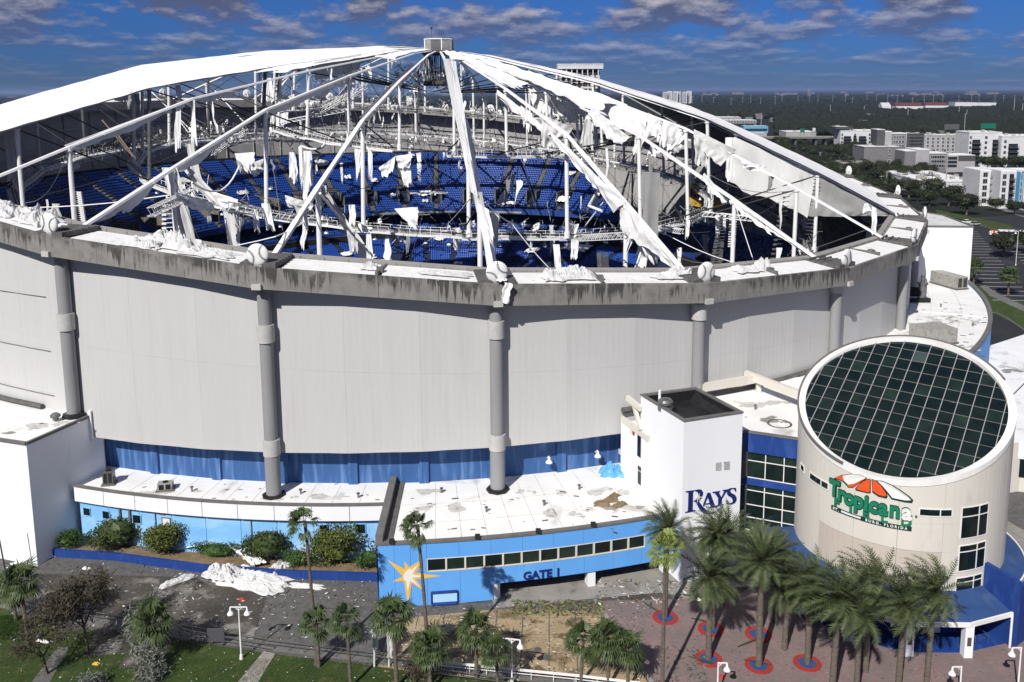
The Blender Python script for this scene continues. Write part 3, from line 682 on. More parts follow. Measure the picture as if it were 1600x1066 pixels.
D(1, [(502, 296), (510, 296), (580, 396), (560, 398)], amp=.6, nv=26, fold=2, mat='fabg'); D(1, [(500, 280), (508, 294), (510, 300), (500, 300)], amp=.3)
D(1.2, [(545, 320), (555, 320), (556, 352), (546, 350)], amp=.5); D(1.2, [(542, 360), (556, 362), (554, 400), (546, 398)], amp=.6, mat='fabg')
D(1.2, [(558, 348), (582, 356), (580, 364), (560, 362)], amp=.8); D(1.3, [(572, 366), (580, 366), (584, 410), (574, 412)], amp=.4)
D(1.4, [(554, 232), (564, 234), (562, 270), (556, 280)], amp=.5); D(1.4, [(574, 228), (582, 240), (582, 280), (576, 280)], amp=.4)
D(1.5, [(592, 262), (618, 244), (614, 268), (598, 278)], amp=.6, rag=.4); D(1.5, [(618, 244), (644, 240), (640, 262), (622, 260)], amp=.7, rag=.4)
D(1.5, [(624, 262), (640, 258), (646, 294), (632, 292)], amp=.6); D(1.6, [(650, 240), (658, 238), (658, 254), (654, 258)], amp=.4)
D(1.6, [(616, 326), (652, 324), (654, 348), (644, 358)], amp=.8, rag=.5)
D(2, [(692, 92), (704, 92), (748, 308), (736, 300)], 6, 40, .35, .0, ridge=True); D(2, [(704, 92), (712, 96), (738, 250), (730, 262)], 8, 40, .4, .2, ridge=True)
D(2, [(738, 300), (752, 300), (778, 420), (766, 424)], 6, 26, .3, 0, ridge=True); D(2, [(748, 318), (764, 328), (772, 368), (768, 390)], amp=.6)
D(2, [(766, 332), (780, 334), (778, 380), (766, 388)], amp=.5, mat='fabg', nv=18)
D(2.2, [(708, 356), (718, 356), (718, 392), (708, 392)], amp=.4)
D(3, [(776, 140), (862, 208), (852, 216), (782, 156)], 30, 8, .7, .5); D(3, [(860, 206), (976, 316), (960, 330), (872, 232)], 36, 10, .6, .45)
D(3, [(974, 314), (1066, 420), (1052, 424), (968, 352)], 30, 8, .5, .5); D(3, [(978, 320), (1022, 366), (1028, 406), (1010, 404)], 20, 12, .8, .3)
D(3.1, [(1008, 370), (1020, 372), (1008, 424), (990, 424)], amp=.8, nv=18); D(3.3, [(1000, 372), (1016, 366), (1002, 400), (994, 398)], amp=.5)
D(3, [(846, 186), (870, 206), (866, 232), (846, 224)], amp=1, mat='fabg'); D(3, [(814, 165), (832, 178), (830, 205), (818, 200)], amp=.9, rag=.4)
D(3.2, [(888, 352), (904, 350), (900, 372), (890, 376)], amp=.5); D(2.6, [(892, 374), (904, 376), (902, 404), (892, 406)], amp=.5)
D(2.6, [(864, 382), (874, 382), (878, 424), (868, 426)], amp=.4, nv=18)
D(3.4, [(850, 180), (896, 200), (872, 226), (846, 216)], amp=1.4, rag=.5, mat='fabg')
D(4, [(1100, 270), (1140, 314), (1130, 318), (1096, 280)], 20, 6, .5, .4); D(4, [(1138, 306), (1196, 352), (1204, 366), (1142, 322)], 24, 8, .6, .4)
D(4, [(1196, 352), (1278, 404), (1272, 404), (1198, 358)], 24, 6, .3, .4); D(4, [(924, 168), (984, 214), (972, 226), (914, 186)], 20, 8, .8, .6)
D(4.3, [(996, 204), (1018, 208), (996, 236), (1006, 240)], amp=.5, rag=.4); D(4.2, [(1018, 224), (1036, 236), (1008, 250), (1010, 246)], amp=.4)
D(4.2, [(916, 176), (928, 176), (926, 232), (904, 234)], amp=.7, nv=18, mat='fabg')
D(5, [(922, 142), (1012, 178), (1008, 214), (920, 182)], 24, 12, .5, .12, 'fabric'); D(5, [(1012, 176), (1040, 190), (1030, 218), (1010, 208)], amp=.8)
D(5, [(1036, 188), (1080, 204), (1052, 236), (1030, 228)], amp=1.2); D(5, [(1030, 226), (1076, 206), (1074, 232), (1038, 248)], amp=1.2, mat='fabg')
D(5, [(1084, 202), (1150, 234), (1126, 260), (1084, 226)], 20, 14, .6, .2, 'fabg'); D(5, [(1086, 214), (1110, 226), (1104, 262), (1086, 256)], amp=1.2, mat='fabg')
D(6, [(1148, 214), (1276, 272), (1262, 338), (1140, 286)], 40, 24, .75, .10, 'fabg', pleat=.25); D(6, [(1134, 215), (1152, 215), (1148, 284), (1134, 276)], amp=.9, nv=18)
D(6, [(1276, 273), (1402, 337), (1372, 338), (1262, 338)], 30, 16, .6, .06, 'fabd'); D(6.5, [(1240, 290), (1340, 336), (1392, 380), (1300, 400)], 20, 12, 1.5, .1, 'dirtshade')  # near-black second sheet: darkness below the grey one, put into its colour
D(5.6, [(1350, 318), (1356, 318), (1362, 330), (1348, 332)], amp=.3); D(5.6, [(1362, 322), (1370, 326), (1370, 366), (1362, 364)], amp=.4, nv=18)
D(5.5, [(1158, 250), (1200, 262), (1180, 268), (1162, 264)], amp=.9)
D(4.5, [(1118, 336), (1124, 336), (1124, 364), (1118, 366)], amp=.3, nv=12); D(4.5, [(1130, 336), (1134, 336), (1134, 362), (1130, 362)], amp=.3); D(4.4, [(1072, 342), (1078, 344), (1076, 372), (1070, 374)], amp=.3)
D(8, [(770, 100), (800, 100), (806, 118), (774, 120)], amp=.9); D(10, [(640, 300), (700, 300), (700, 302), (640, 304)], amp=.3)
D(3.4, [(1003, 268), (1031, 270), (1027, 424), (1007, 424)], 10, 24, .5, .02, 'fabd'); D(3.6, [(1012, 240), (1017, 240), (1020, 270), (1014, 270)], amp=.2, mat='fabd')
D(4.5, [(858, 150), (905, 172), (900, 196), (862, 176)], 24, 14, 1.2, .4); D(4.6, [(880, 158), (925, 172), (930, 184), (886, 186)], 24, 12, 1.4, .5); D(4.3, [(826, 138), (868, 156), (856, 182), (832, 168)], 20, 14, 1.2, .5)
# white cords and strips swinging below the roof
def swag(k, pts, w=.18, mat='fabric', sagk=0):
    P3 = [pp(k, *q) for q in pts]; mb = MB(); sm = []
    for a, b in zip(P3, P3[1:]):
        for j in range(5): sm.append(a.lerp(b, j / 5) - Vector((0, 0, sagk * math.sin(math.pi * j / 5))))
    sm.append(P3[-1]); mb.path(sm, w, 6); return build('hanging_strip', mb, M['tanpole' if k == 22.6 else mat], dome, smooth=True)
for k, pts, w, sg in ((1.2, [(500, 302), (585, 410)], .16, 0), (.6, [(300, 285), (345, 298), (374, 260)], .12, .5), (17, [(470, 228), (500, 232), (520, 208)], .3, .5), (2.4, [(590, 405), (640, 352)], .2, 0),
                      (2.4, [(640, 352), (668, 360), (712, 360)], .18, .3), (3.2, [(948, 232), (950, 262), (946, 288), (935, 296), (920, 322), (940, 330)], .25, 0), (2, [(758, 316), (800, 350), (865, 426)], .07, .3),
                      (2, [(735, 310), (690, 360), (620, 412)], .07, .2), (0, [(265, 305), (40, 325)], .09, .4), (3.8, [(1040, 366), (1166, 416)], .07, .5), (1, [(490, 336), (430, 370), (300, 392)], .08, .3),
                      (4.6, [(1148, 318), (1180, 416)], .08, 0), (22.6, [(180, 205), (212, 248)], .14, 0), (22.6, [(160, 188), (208, 245)], .14, 0), (17.5, [(236, 143), (300, 205)], .14, 0), (17.5, [(336, 142), (380, 190)], .14, 0),
                      (17.3, [(268, 172), (300, 215)], .16, 0), (3.5, [(955, 300), (900, 372), (875, 372)], .12, 0)):
    swag(k, pts, w, sagk=sg)

# shreds and slack cables dangling everywhere under the roof
random.seed(77)
for i in range(130):
    k = random.choice([0, 1, 1, 2, 2, 3, 3, 4, 4, 5, 11, 12, 13, 14, 14, 15, 15, 16, 16, 17, 18, 22, 23]); r = random.choice([84, 62, 37, 62, 37]) + rnd(-9, 5); t = roofpt(k, min(r, 96), -.4)
    if random.random() < .5: t = rpc(k + rnd(0, .99), random.choice([84, 63, 38]), random.choice([-5.6, -10.5, 3.5]))
    L_ = rnd(1.2, 6.0); w_ = rnd(.15, .60); s_ = rnd(0, 99); mb = MB(); tw_ = rnd(-1.5, 1.5); sw_ = rnd(-.7, .7)
    def Ps(u, v):
        ww = w_ * (1 + .7 * nz(v * 2.5, s_)) * (1 - .55 * v * abs(math.sin(s_))); q = (u - .5) * 2; ph_ = u * 3.2 + nz(v * 1.5, s_)
        return t + Vector((q * ww * math.cos(tw_ * v) + sw_ * v * v * L_ * .3 + .35 * nz(v * 2.2, s_), q * ww * math.sin(tw_ * v) + .30 * w_ * (2 * abs(ph_ % 1 - .5) - .5), -v * L_ * (1 + .30 * nz(u * 3, s_) + .12 * nz(u * 11, s_))))
    mb.grid(Ps, 12, 12)
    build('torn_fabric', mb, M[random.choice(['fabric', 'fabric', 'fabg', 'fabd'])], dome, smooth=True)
for i in range(70):
    k = random.choice(list(range(0, 6)) + list(range(10, 24))); a = roofpt(k, random.choice([84, 62, 37]), -.5); b = rpc(k + rnd(-1.2, 1.2), random.choice([84, 63, 63, 38]), random.choice([-5.5, -8, 2])); sg_ = rnd(.3, 4); mb = MB(); pts = [a.lerp(b, j / 9) - Vector((0, 0, sg_ * math.sin(math.pi * j / 9))) for j in range(10)]
    mb.path(pts, .045, 4); build('slack_cable', mb, M['steeld' if i % 3 else 'steelg'], dome)

# ---- wreckage tangled in the catwalks
def tangle(k0, k1, r, dz, n, seed, mat1='steelg', mat2='fabric'):
    random.seed(seed); mb = MB(); mf = MB()
    for _ in range(n):
        k = rnd(k0, k1); p = rpc(k, r + rnd(-1.6, 1.6), dz + rnd(-1.2, 2.2)); d = Vector((rnd(-1, 1), rnd(-1, 1), rnd(-.9, .9))).normalized() * rnd(.5, 2.4)
        mb.bar(p, p + d, rnd(.04, .11))
        if random.random() < .09:
            s = rnd(.25, .8); u = Vector((rnd(-1, 1), rnd(-1, 1), rnd(-.4, .4))).normalized() * s; sd2 = rnd(0, 50)
            mf.grid(lambda a, b: p + u * (a - .5) * 2 + Vector((.4 * nz(a * 3, b * 3, sd2), .5 * nz(a * 3, b * 3, sd2 + 4), -b * s * 1.8 + .3 * nz(a * 4, sd2))), 5, 6)
    build('tangled_wreckage', mb, M[mat1], dome, kind='stuff')
    if mf.v: build('fabric_scrap', mf, M[mat2], dome, smooth=True, kind='stuff')
tangle(8, 20, 84, -10.5, 620, 1); tangle(7, 19, 63, -5.2, 420, 2); tangle(10, 18, 38, 5, 260, 3, 'steelw'); tangle(8, 17, 84, -9.5, 650, 6, 'dirtshade'); tangle(16.5, 20.5, 66, -4.6, 420, 7, 'dirtshade'); tangle(22.6, 26, 63, -5.2, 110, 8)
tangle(0, 23.9, 7, 15, 200, 9, 'dirtshade'); tangle(2, 6, 63, -5.0, 130, 10); tangle(13, 17, 52, 9, 160, 11, 'steelw'); tangle(9, 12, 58, 5, 160, 12); tangle(5, 9.5, 84, -8.5, 160, 13)
# fallen lighting trusses
def truss(p, q, w=1.1, n=12, mat='steelw'):
    p, q = Vector(p), Vector(q); d = (q - p).normalized(); x = d.cross(Vector((0, 0, 1))).normalized() * w / 2; y = Vector((0, 0, w / 2)); mb = MB()
    for a, b in ((-1, -1), (1, -1), (1, 1), (-1, 1)): mb.bar(p + x * a + y * b, q + x * a + y * b, .12)
    for j in range(n):
        A = p.lerp(q, j / n); B = p.lerp(q, (j + 1) / n)
        for s in (-1, 1): mb.bar(A + x * s - y, B + x * s + y, .08); mb.bar(A - x + y * s, B + x + y * s, .07)
    return build('fallen_truss', mb, M[mat], dome)
truss(pp(17.4, 332, 240), pp(17.4, 385, 205)); truss(pp(.2, 300, 302), pp(.2, 236, 332)); truss(pp(17, 490, 180), pp(17, 572, 134)); truss(pp(16, 500, 165), pp(16, 560, 145))
truss(pp(17.2, 540, 172), pp(17.2, 446, 190), .8); truss(pp(.35, 350, 322), pp(.35, 470, 342), 1.2); truss(pp(5, 1098, 334), pp(5, 1176, 342), .8); truss(pp(3.8, 1030, 356), pp(3.8, 1066, 362), .7); truss(pp(2.8, 905, 372), pp(2.8, 980, 368), .9)
for (k, pa, pb) in ((5.2, (1143, 385), (1146, 332)),):
    mb = MB(); a, b = pp(k, *pa), pp(k, *pb); mb.bar(a, b, .7, .3)
    for j in range(14): q = a.lerp(b, j / 14); mb.bar(q - Vector((.7, 0, 0)), q + Vector((.7, 0, 0)), .12, .2)
    build('speaker_array', mb, M['steelw'], dome)
# rows of lamps along masts on the right and left
for k, (pa, pb), s in ((6, ((1272, 280), (1258, 366)), 1), (5, ((1236, 300), (1216, 410)), -1), (4, ((1138, 340), (1124, 414)), -1), (0, ((272, 320), (272, 425)), -1), (23, ((112, 300), (120, 350)), 1), (2.2, ((950, 395), (952, 425)), -1), (4.4, ((1116, 378), (1112, 424)), 1)):
    a, b = pp(k, *pa), pp(k, *pb); mb = MB()
    for j in range(16):
        q = a.lerp(b, j / 15); mb.bar(q, q + Vector((s * 1.3, -.2, 0)), .1, .1); mb.obox(q + Vector((s * 1.3, -.2, -.1)), Vector((.3, 0, 0)), Vector((0, .2, 0)), Vector((0, 0, .14)))
    build('lamp_rack', mb, M['steelw'] if k in (0, 23) else M['galv'], dome)
# fallen yellow banner
yb = MB(); A, B, C_, D_ = pp(7.6, 1077, 286), pp(7.6, 1098, 297), pp(7.6, 1095, 324), pp(7.6, 1075, 320)
yb.hexa([A, B, C_, D_], [p + Vector((.3, .5, 0)) for p in (A, B, C_, D_)]); A, B, C_, D_ = pp(7.6, 1099, 308), pp(7.6, 1128, 318), pp(7.6, 1125, 326), pp(7.6, 1097, 320)
yb.hexa([A, B, C_, D_], [p + Vector((.3, .5, 0)) for p in (A, B, C_, D_)]); yo = build('fallen_banner', yb, M['yellow'], dome)
A, B, D_ = pp(7.6, 1077, 286), pp(7.6, 1098, 297), pp(7.6, 1075, 320); bd = (B - A).normalized(); bu = (A - D_).normalized(); bn = bd.cross(bu).normalized(); bn = bn if bn.y < 0 else -bn; banner_frame = (D_, bd, bu, bn)

# ---- seating bowl
def arc_deck(name, k0, k1, r_out, z_out, r_in, z_in, rows, mat='deck', cut=None, seg=6):
    mb = MB(); dr = (r_out - r_in) / rows; dz = (z_out - z_in) / rows
    n = max(1, int(round((k1 - k0) * seg)))
    for i in range(n):
        a, b = k0 + (k1 - k0) * i / n, k0 + (k1 - k0) * (i + 1) / n
        for j in range(rows):
            r0 = r_in + dr * j; z = z_in + dz * j
            if cut and r0 > cut((a + b) / 2): break
            mb.add([cyl(a, r0, z - dz), cyl(b, r0, z - dz), cyl(b, r0, z), cyl(a, r0, z), cyl(b, r0 + dr, z), cyl(a, r0 + dr, z)], [(0, 1, 2, 3), (3, 2, 4, 5)])
    return build(name, mb, M[mat], dome)
SV = []; SF = []; seat_n = [0]
def seats(k0, k1, r_out, z_out, r_in, z_in, rows, cut=None, aisles=(), skip=None, pitch=.56, drop=.02):
    dr = (r_out - r_in) / rows; dz = (z_out - z_in) / rows
    for j in range(rows):
        r = r_in + dr * (j + .55); z = z_in + dz * j; dk = pitch / r / (2 * math.pi / NB); k = k0
        while k < k1:
            k += dk
            if cut and r > cut(k) - .6: continue
            if any(abs(k - a) < .9 / r / .2618 for a in aisles): continue
            if skip and skip(k, r): continue
            if random.random() < drop: continue
            a = ang(k); cx_, cy_ = CX + r * math.cos(a), CY + r * math.sin(a); ux, uy = -math.sin(a) * .22, math.cos(a) * .22; rx, ry = math.cos(a), math.sin(a)
            o = len(SV)
            for du in (-.8, .8):
                for dr_, z0 in ((-.22, .40), (.16, .38), (.24, .86)):
                    SV.append((cx_ + ux * du + rx * dr_, cy_ + uy * du + ry * dr_, z + z0))
            SF.extend([(o, o + 1, o + 4, o + 3), (o + 1, o + 2, o + 5, o + 4)])
AI = [13.7 + .532 * i for i in range(-7, 18)]
portal = lambda k, r: any(abs(k - a) < 1.9 / r / .2618 and 71.5 < r < 79.5 for a in AI)
cutR = lambda k: 95.0 if k > 11.95 else 68.5 + (k - 10.15) / 1.8 * 26.5
UP = (95.5, 35.2, 68.5, 18.6, 28)
arc_deck('upper_deck', 10.3, 23.4, *UP, cut=cutR)
seats(10.5, 22.2, *UP, cut=cutR, aisles=AI, skip=portal)
arc_deck('mezzanine', 8.5, 23, 74.5, 15.2, 68.0, 12.6, 8); seats(10.5, 22, 74.5, 15.2, 68.0, 12.6, 6, aisles=AI, drop=.3)
arc_deck('lower_bowl', 0, 24, 66.5, 10.2, 42, 1.6, 26); seats(9.2, 20, 66.5, 10.2, 42, 1.6, 26, aisles=[a + .2 for a in AI], skip=lambda k, r: nz(k * 1.5, r * .12, 5) > .10 and r < 58)
arc_deck('outfield_deck', 2.2, 10.2, 95, 15.5, 67, 7.5, 26); seats(7.8, 10.2, 95, 15.5, 67, 7.5, 26, drop=.35)
build_np('stadium_seats', np.array(SV), np.array(SF), M['seat'], dome, kind='stuff')
mb = MB()   # front walls, concourse back walls
def arcwall(k0, k1, r, z0, z1, th=.3):
    n = int((k1 - k0) * 4)
    for i in range(n):
        a, b = k0 + (k1 - k0) * i / n, k0 + (k1 - k0) * (i + 1) / n
        mb.hexa([cyl(a, r, z0), cyl(b, r, z0), cyl(b, r + th, z0), cyl(a, r + th, z0)], [cyl(a, r, z1), cyl(b, r, z1), cyl(b, r + th, z1), cyl(a, r + th, z1)])
arcwall(10.2, 23.4, 68.2, 17.6, 19.3); build('deck_front', mb, M['navy'], dome)
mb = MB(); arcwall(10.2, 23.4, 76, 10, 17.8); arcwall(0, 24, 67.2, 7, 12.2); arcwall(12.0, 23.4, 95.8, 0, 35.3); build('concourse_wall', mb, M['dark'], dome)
mb = MB(); arcwall(8.5, 23, 67.8, 11.4, 12.9); arcwall(0, 24, 41.6, 0, 2.0); build('parapet', mb, M['navy'], dome)
for a_ in ((12.2, 14.8, 68.0, 17.9, 18.5, .1), (12, 17, 67.6, 11.6, 12.2, .1)): mb = MB(); arcwall(*a_); build('ribbon_board', mb, M['steelg'], dome)
mb = MB()
for i in range(14):
    k0, k1 = 10.1 + i * .135, 10.1 + (i + 1) * .135
    r0, r1 = cutR(k0), cutR(k1); z0, z1 = 18.6 + (r0 - 68.5) * .615, 18.6 + (r1 - 68.5) * .615
    mb.hexa([cyl(k0, r0, z0 - 4), cyl(k1, r1, z1 - 4), cyl(k1, r1 + .4, z1 - 4), cyl(k0, r0 + .4, z0 - 4)], [cyl(k0, r0, z0 + 1.7), cyl(k1, r1, z1 + 1.7), cyl(k1, r1 + .4, z1 + 1.7), cyl(k0, r0 + .4, z0 + 1.7)])
build('deck_end_wall', mb, M['navy'], dome)
for a in AI:
    if not 11 < a < 22.5: continue
    top = min(cutR(a), 95.3); c = ang(a); ax = Vector((math.cos(c), math.sin(c), 0)); ay = Vector((-ax.y, ax.x, 0)); dz = (UP[1] - UP[3]) / (UP[0] - UP[2])
    for ra, rb_ in ((80.0, top), (68.6, 72)):
        if rb_ <= ra: continue
        mb = MB(); n = int((rb_ - ra) / .96)
        for j in range(n):
            r = ra + j * .96; z = UP[3] + dz * (r - UP[2]); mb.obox(cyl(a, r + .48, z + .12), ax * .48, ay * .62, Vector((0, 0, .30)))
        build('aisle_steps', mb, M['aisle'], dome)
    if top > 82:
        z0 = UP[3] + dz * (72 - UP[2]); mb = MB()
        for s in (-1, 1): mb.obox(cyl(a, 75.6, z0 + 1.6) + ay * s * 1.55, ax * 3.6, ay * .22, Vector((0, 0, 2.1)))
        mb.obox(cyl(a, 79.2, z0 + 3.6), ax * .2, ay * 1.6, Vector((0, 0, .9))); po = build('portal', mb, M['aisle'], dome)
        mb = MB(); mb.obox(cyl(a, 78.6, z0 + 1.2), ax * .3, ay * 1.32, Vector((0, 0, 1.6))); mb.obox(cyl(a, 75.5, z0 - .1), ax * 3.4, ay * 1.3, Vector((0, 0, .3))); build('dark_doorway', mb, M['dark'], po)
mb = MB(); mb.lathe((CX, CY, 0), [(0, .55), (42.5, .55)], 64); build('field', mb, M['field'], dome)
mb = MB(); mb.lathe((CX, CY, 0), [(42.5, .5), (101.2, .5)], 96); build('concourse_floor', mb, M['concd'], dome)
# torn pieces lying over the seats
random.seed(21)
for i in range(34):
    k = rnd(10.5, 17.5); low = random.random() < .6; r = rnd(46, 64) if low else rnd(70, 92)
    z = (1.6 + (r - 42) * .351) if low else (18.6 + (r - 68.5) * .615)
    if r > cutR(k): continue
    s = rnd(1, 3.2) * (1 if low else .55); sx, sy, sd2 = s * rnd(.8, 1.6), s * rnd(.4, .8), rnd(0, 99); a = ang(k); ax = Vector((math.cos(a), math.sin(a), .351 if low else .615)); ay = Vector((-math.sin(a), math.cos(a), 0)); c = cyl(k, r, z + 1.2)
    mb = MB()
    def P(u, v):
        e = 1 + .5 * nz(u * 3, v * 3, sd2); return c + ay * (u - .5) * 2 * sx * e + ax * (v - .5) * 2 * sy * e + Vector((0, 0, .45 * nz(u * 6, v * 5, sd2)))
    mb.grid(P, 12, 8); build('fabric_scrap', mb, M['fabric' if i % 3 else 'fabg'], dome, smooth=True)

# ---- heaps of fabric lying on the ring
def heap(c, ex, ey, L_, W_, h, mat, name='fallen_fabric', parent=None, nu=46, nv=26, smooth=False, **kw):
    c = Vector(c); sd2 = rnd(0, 99); mb = MB()
    def P(u, v):
        a, b = (u - .5) * 2, (v - .5) * 2
        e = 1 + .35 * nz(a * 2.2, b * 2.2, sd2); rr = min(1, math.sqrt(a * a + b * b)); fall = max(0, 1 - max(abs(a), abs(b))**3)
        q = nz(u * 3.1 * 1.3 + sd2, v * 3.1); rid = 1 - abs(nz(u * 7 + sd2 + q * 2, v * 5)) * 2.6; rid2 = 1 - abs(nz(u * 17 + sd2, v * 12 + q * 3)) * 2.2
        z = fall * h * (.18 + .75 * max(0, nz(u * 3, v * 3, sd2) + .25) + .38 * max(0, rid) + .22 * max(0, rid2))
        return c + ex * a * L_ * e + ey * b * W_ * e + Vector((0, 0, .03 + max(0, z)))
    mb.grid(P, nu, nv); return build(name, mb, M[mat], parent, smooth=smooth, **kw)
def heap_ring(k, r, L_, W_, h, mat='heapf'):
    a = ang(k); ax = Vector((math.cos(a), math.sin(a), 0)); ay = Vector((-ax.y, ax.x, 0)); e = 0.5
    p, q = rpc(k, r, -1.42), rpc(k + .05, r, -1.42); ey = (q - p).normalized()
    return heap(rpc(k, r, -1.45), ey, ax, L_, W_, h, mat, parent=dome)
for k, r, L_, W_, h in ((.52, 101, 3.6, 1.9, 1.6), (.42, 102.5, 2.5, 1.6, 1.0), (.72, 102, 3.4, 1.8, .6), (-.25, 101, 2.6, 2, 1.9), (-.5, 101, 3, 2, 1.4), (2.38, 101.5, 2.6, 1.6, 1.5), (2.28, 102, 1.4, 1.5, 1.2), (2.95, 100.5, 1.6, 1.3, 1.1), (3.38, 101, 2.2, 1.5, .7), (3.5, 101, 1.0, 1.2, 1.6),
                        (1.45, 101.5, .9, .8, .9), (1.78, 101.5, 3, 1.2, .25), (4.55, 101.5, 1.2, .8, .5), (2.85, 101.5, 2, 1.4, .3)):
    heap_ring(k, r, L_, W_, h)
mb = MB()
def Pf(u, v): return rp(2, 105.1, -1.2) + Vector((.75 + u * .9 - v * .5 + .2 * nz(v * 4), -.15 - .12 * math.sin(u * 7 + v * 3), .3 - v * 2.4 - .2 * u))
mb.grid(Pf, 8, 12); build('hanging_strip', mb, M['fabric'], dome, smooth=True)
mb = MB(); mb.grid(lambda u, v: rp(2, 104, -1.2) + Vector((u * 1.2, -1.2 * v - .2, .35 + .3 * nz(u * 4, v * 4))), 8, 8); build('hanging_strip', mb, M['fabric'], dome, smooth=True)
# cracks/cables on the left skin
for za, zb in ((30.3, 30.0), (23.4, 23.0), (17.6, 17.1)):
    mb = MB(); mb.path([cyl(-1.5 + i * .15, RC + .05, za + (zb - za) * i / 9 + .05 * nz(i, za)) for i in range(10)], .05, 5); build('wall_cable', mb, M['trimg'], dome)

# ================================================================== GIANT BASEBALLS ON THE RING
ball_where = {12: 'rightmost of the row on the far rim', 13: 'second from right on the far rim', 14: 'third from right on the far rim', 15: 'on the far rim, left of the apex', 0: 'farthest left, crumpled fabric beside it', 1: 'left of the foot of a long straight ridge', 2: 'above the fabric scrap hanging over the edge', 3: 'on the rim above the stair tower',
              4: 'tilted, on the rim behind the rotunda', 5: 'edge-on at the sharp right bend', 6: 'edge-on beside the white box building', 7: 'on a dark foot, before the flats', 8: 'farthest right-hand one, before dark trees', 16: 'framed back, right one of the far-left pair', 17: 'framed back, left one of the far-left pair'}
for k in range(NB):
    if k in (18, 19, 20, 21, 22, 23, 9, 10, 11): continue
    p = rp(k, 104.3, 0); a = ang(k); ax = Vector((math.cos(a), math.sin(a), 0)); ay = Vector((-ax.y, ax.x, 0))
    lab = ball_where.get(k, 'half hidden behind wreckage on the far rim')
    root = empty('baseball_ornament', tuple(p), 'giant baseball disc, ' + lab, 'baseball ornament', 'giant baseballs around the roof ring')
    mb = MB(); n = 32; prof = [(r_ * 1.09, h_) for r_, h_ in ((0, .34), (.55, .33), (.95, .27), (1.14, .14), (1.2, 0), (1.14, -.12), (.95, -.2), (0, -.22))]
    vs = []
    for r, h in prof:
        for i in range(n): t = 2 * math.pi * i / n; vs.append(p + ay * r * math.cos(t) + Vector((0, 0, r * math.sin(t))) + ax * h)
    fs = [(j * n + i, j * n + (i + 1) % n, (j + 1) * n + (i + 1) % n, (j + 1) * n + i) for j in range(len(prof) - 1) for i in range(n)]
    mb.add(vs, fs); build('disc', mb, M['lamp'], root, smooth=True)
    tw = .45 * (k % 3 - 1) + .3
    for s in (-1, 1):
        mb = MB(); pts = []
        for j in range(15):
            t = -1.12 + 2.24 * j / 14; r0 = 1.02; u = s * (1.42 - r0 * math.cos(t)); w = r0 * math.sin(t)
            uu = u * math.cos(tw) - w * math.sin(tw); ww = u * math.sin(tw) + w * math.cos(tw); rr = math.hypot(uu, ww); hgt = .02 + float(np.interp(rr, [0, .6, 1.035, 1.243, 1.308], [.34, .33, .27, .14, 0]))
            pts.append((uu, ww, hgt))
        P3 = [p + ay * u + Vector((0, 0, w)) + ax * h for u, w, h in pts]; mb.path(P3, .034, 5)
        for j in range(1, 14): q = P3[j]; d = (P3[j + 1] - P3[j - 1]).normalized(); s2 = d.cross(ax); mb.bar(q - s2 * .14 - d * .06, q + d * .02, .04); mb.bar(q + s2 * .14 - d * .06, q + d * .02, .04)
        build('stitching', mb, M['trimg'], root)
    mb = MB(); mb.bar(p - ax * .3 - Vector((0, 0, 1.25)), p - ax * .3 + Vector((0, 0, .8)), .16); mb.bar(p - ax * 1.0 - Vector((0, 0, 1.25)), p - ax * .25 + Vector((0, 0, .3)), .1); mb.bar(p - ax * .3 - ay * .8, p - ax * .3 + ay * .8, .12)
    mb.obox(p - ax * .5 - Vector((0, 0, 1.3)), ax * .7, ay * .5, Vector((0, 0, .12))); build('stand', mb, M['lamp'] if k in (7, 8, 16, 17) else M['steelg'], root)

# ================================================================== LOWER BUILDINGS ROUND THE STADIUM
def arcpoly(k0, k1, r, n=24): return [cyl(k0 + (k1 - k0) * i / n, r, 0).xy for i in range(n + 1)]
def kof(p): return ((math.atan2(p[1] - CY, p[0] - CX) - PH) / (2 * math.pi / NB))
def arcbox(mb, k0, k1, r0, r1, z0, z1, n=None, mi=0):
    n = n or max(1, int(abs(k1 - k0) * 16)); 
    for i in range(n):
        a, b = k0 + (k1 - k0) * i / n, k0 + (k1 - k0) * (i + 1) / n
        mb.hexa([cyl(a, r1, z0), cyl(b, r1, z0), cyl(b, r0, z0), cyl(a, r0, z0)], [cyl(a, r1, z1), cyl(b, r1, z1), cyl(b, r0, z1), cyl(a, r0, z1)], mi)
def wrap(P): return (P[0], P[1])
# --- left white block
Lp = [(-58.6, 96.8), (-55.0, 107.2), (-57, 112), (-92, 120), (-86, 105.6)]
lb = empty('white_block_building', (-58.6, 96.8, 0), 'plain white windowless block with flat white roof at far left', 'building')
mb = MB(); mb.prism(Lp, -.1, 15.1); build('wall', mb, M['white'], lb)
mb = MB(); mb.prism(Lp, 15.104, 15.12); build('roof', mb, M['roofw'], lb)
mb = MB()
for a, b in zip(Lp, Lp[1:] + Lp[:1]): mb.bar((*a, 15.2), (*b, 15.2), .34, .34)
build('coping', mb, M['trimg'], lb)
mb = MB(); mb.bar((-55.5, 105.4, 12), (-55.5, 105.4, 15.9), .35); build('parapet_post', mb, M['white'], lb)
mb = MB(); mb.path([cyl(-2.2 + i * .22, RC + .35, 15.5) for i in range(10)], .35, 6); build('roof_edge_pipe', mb, M['concd'], lb)
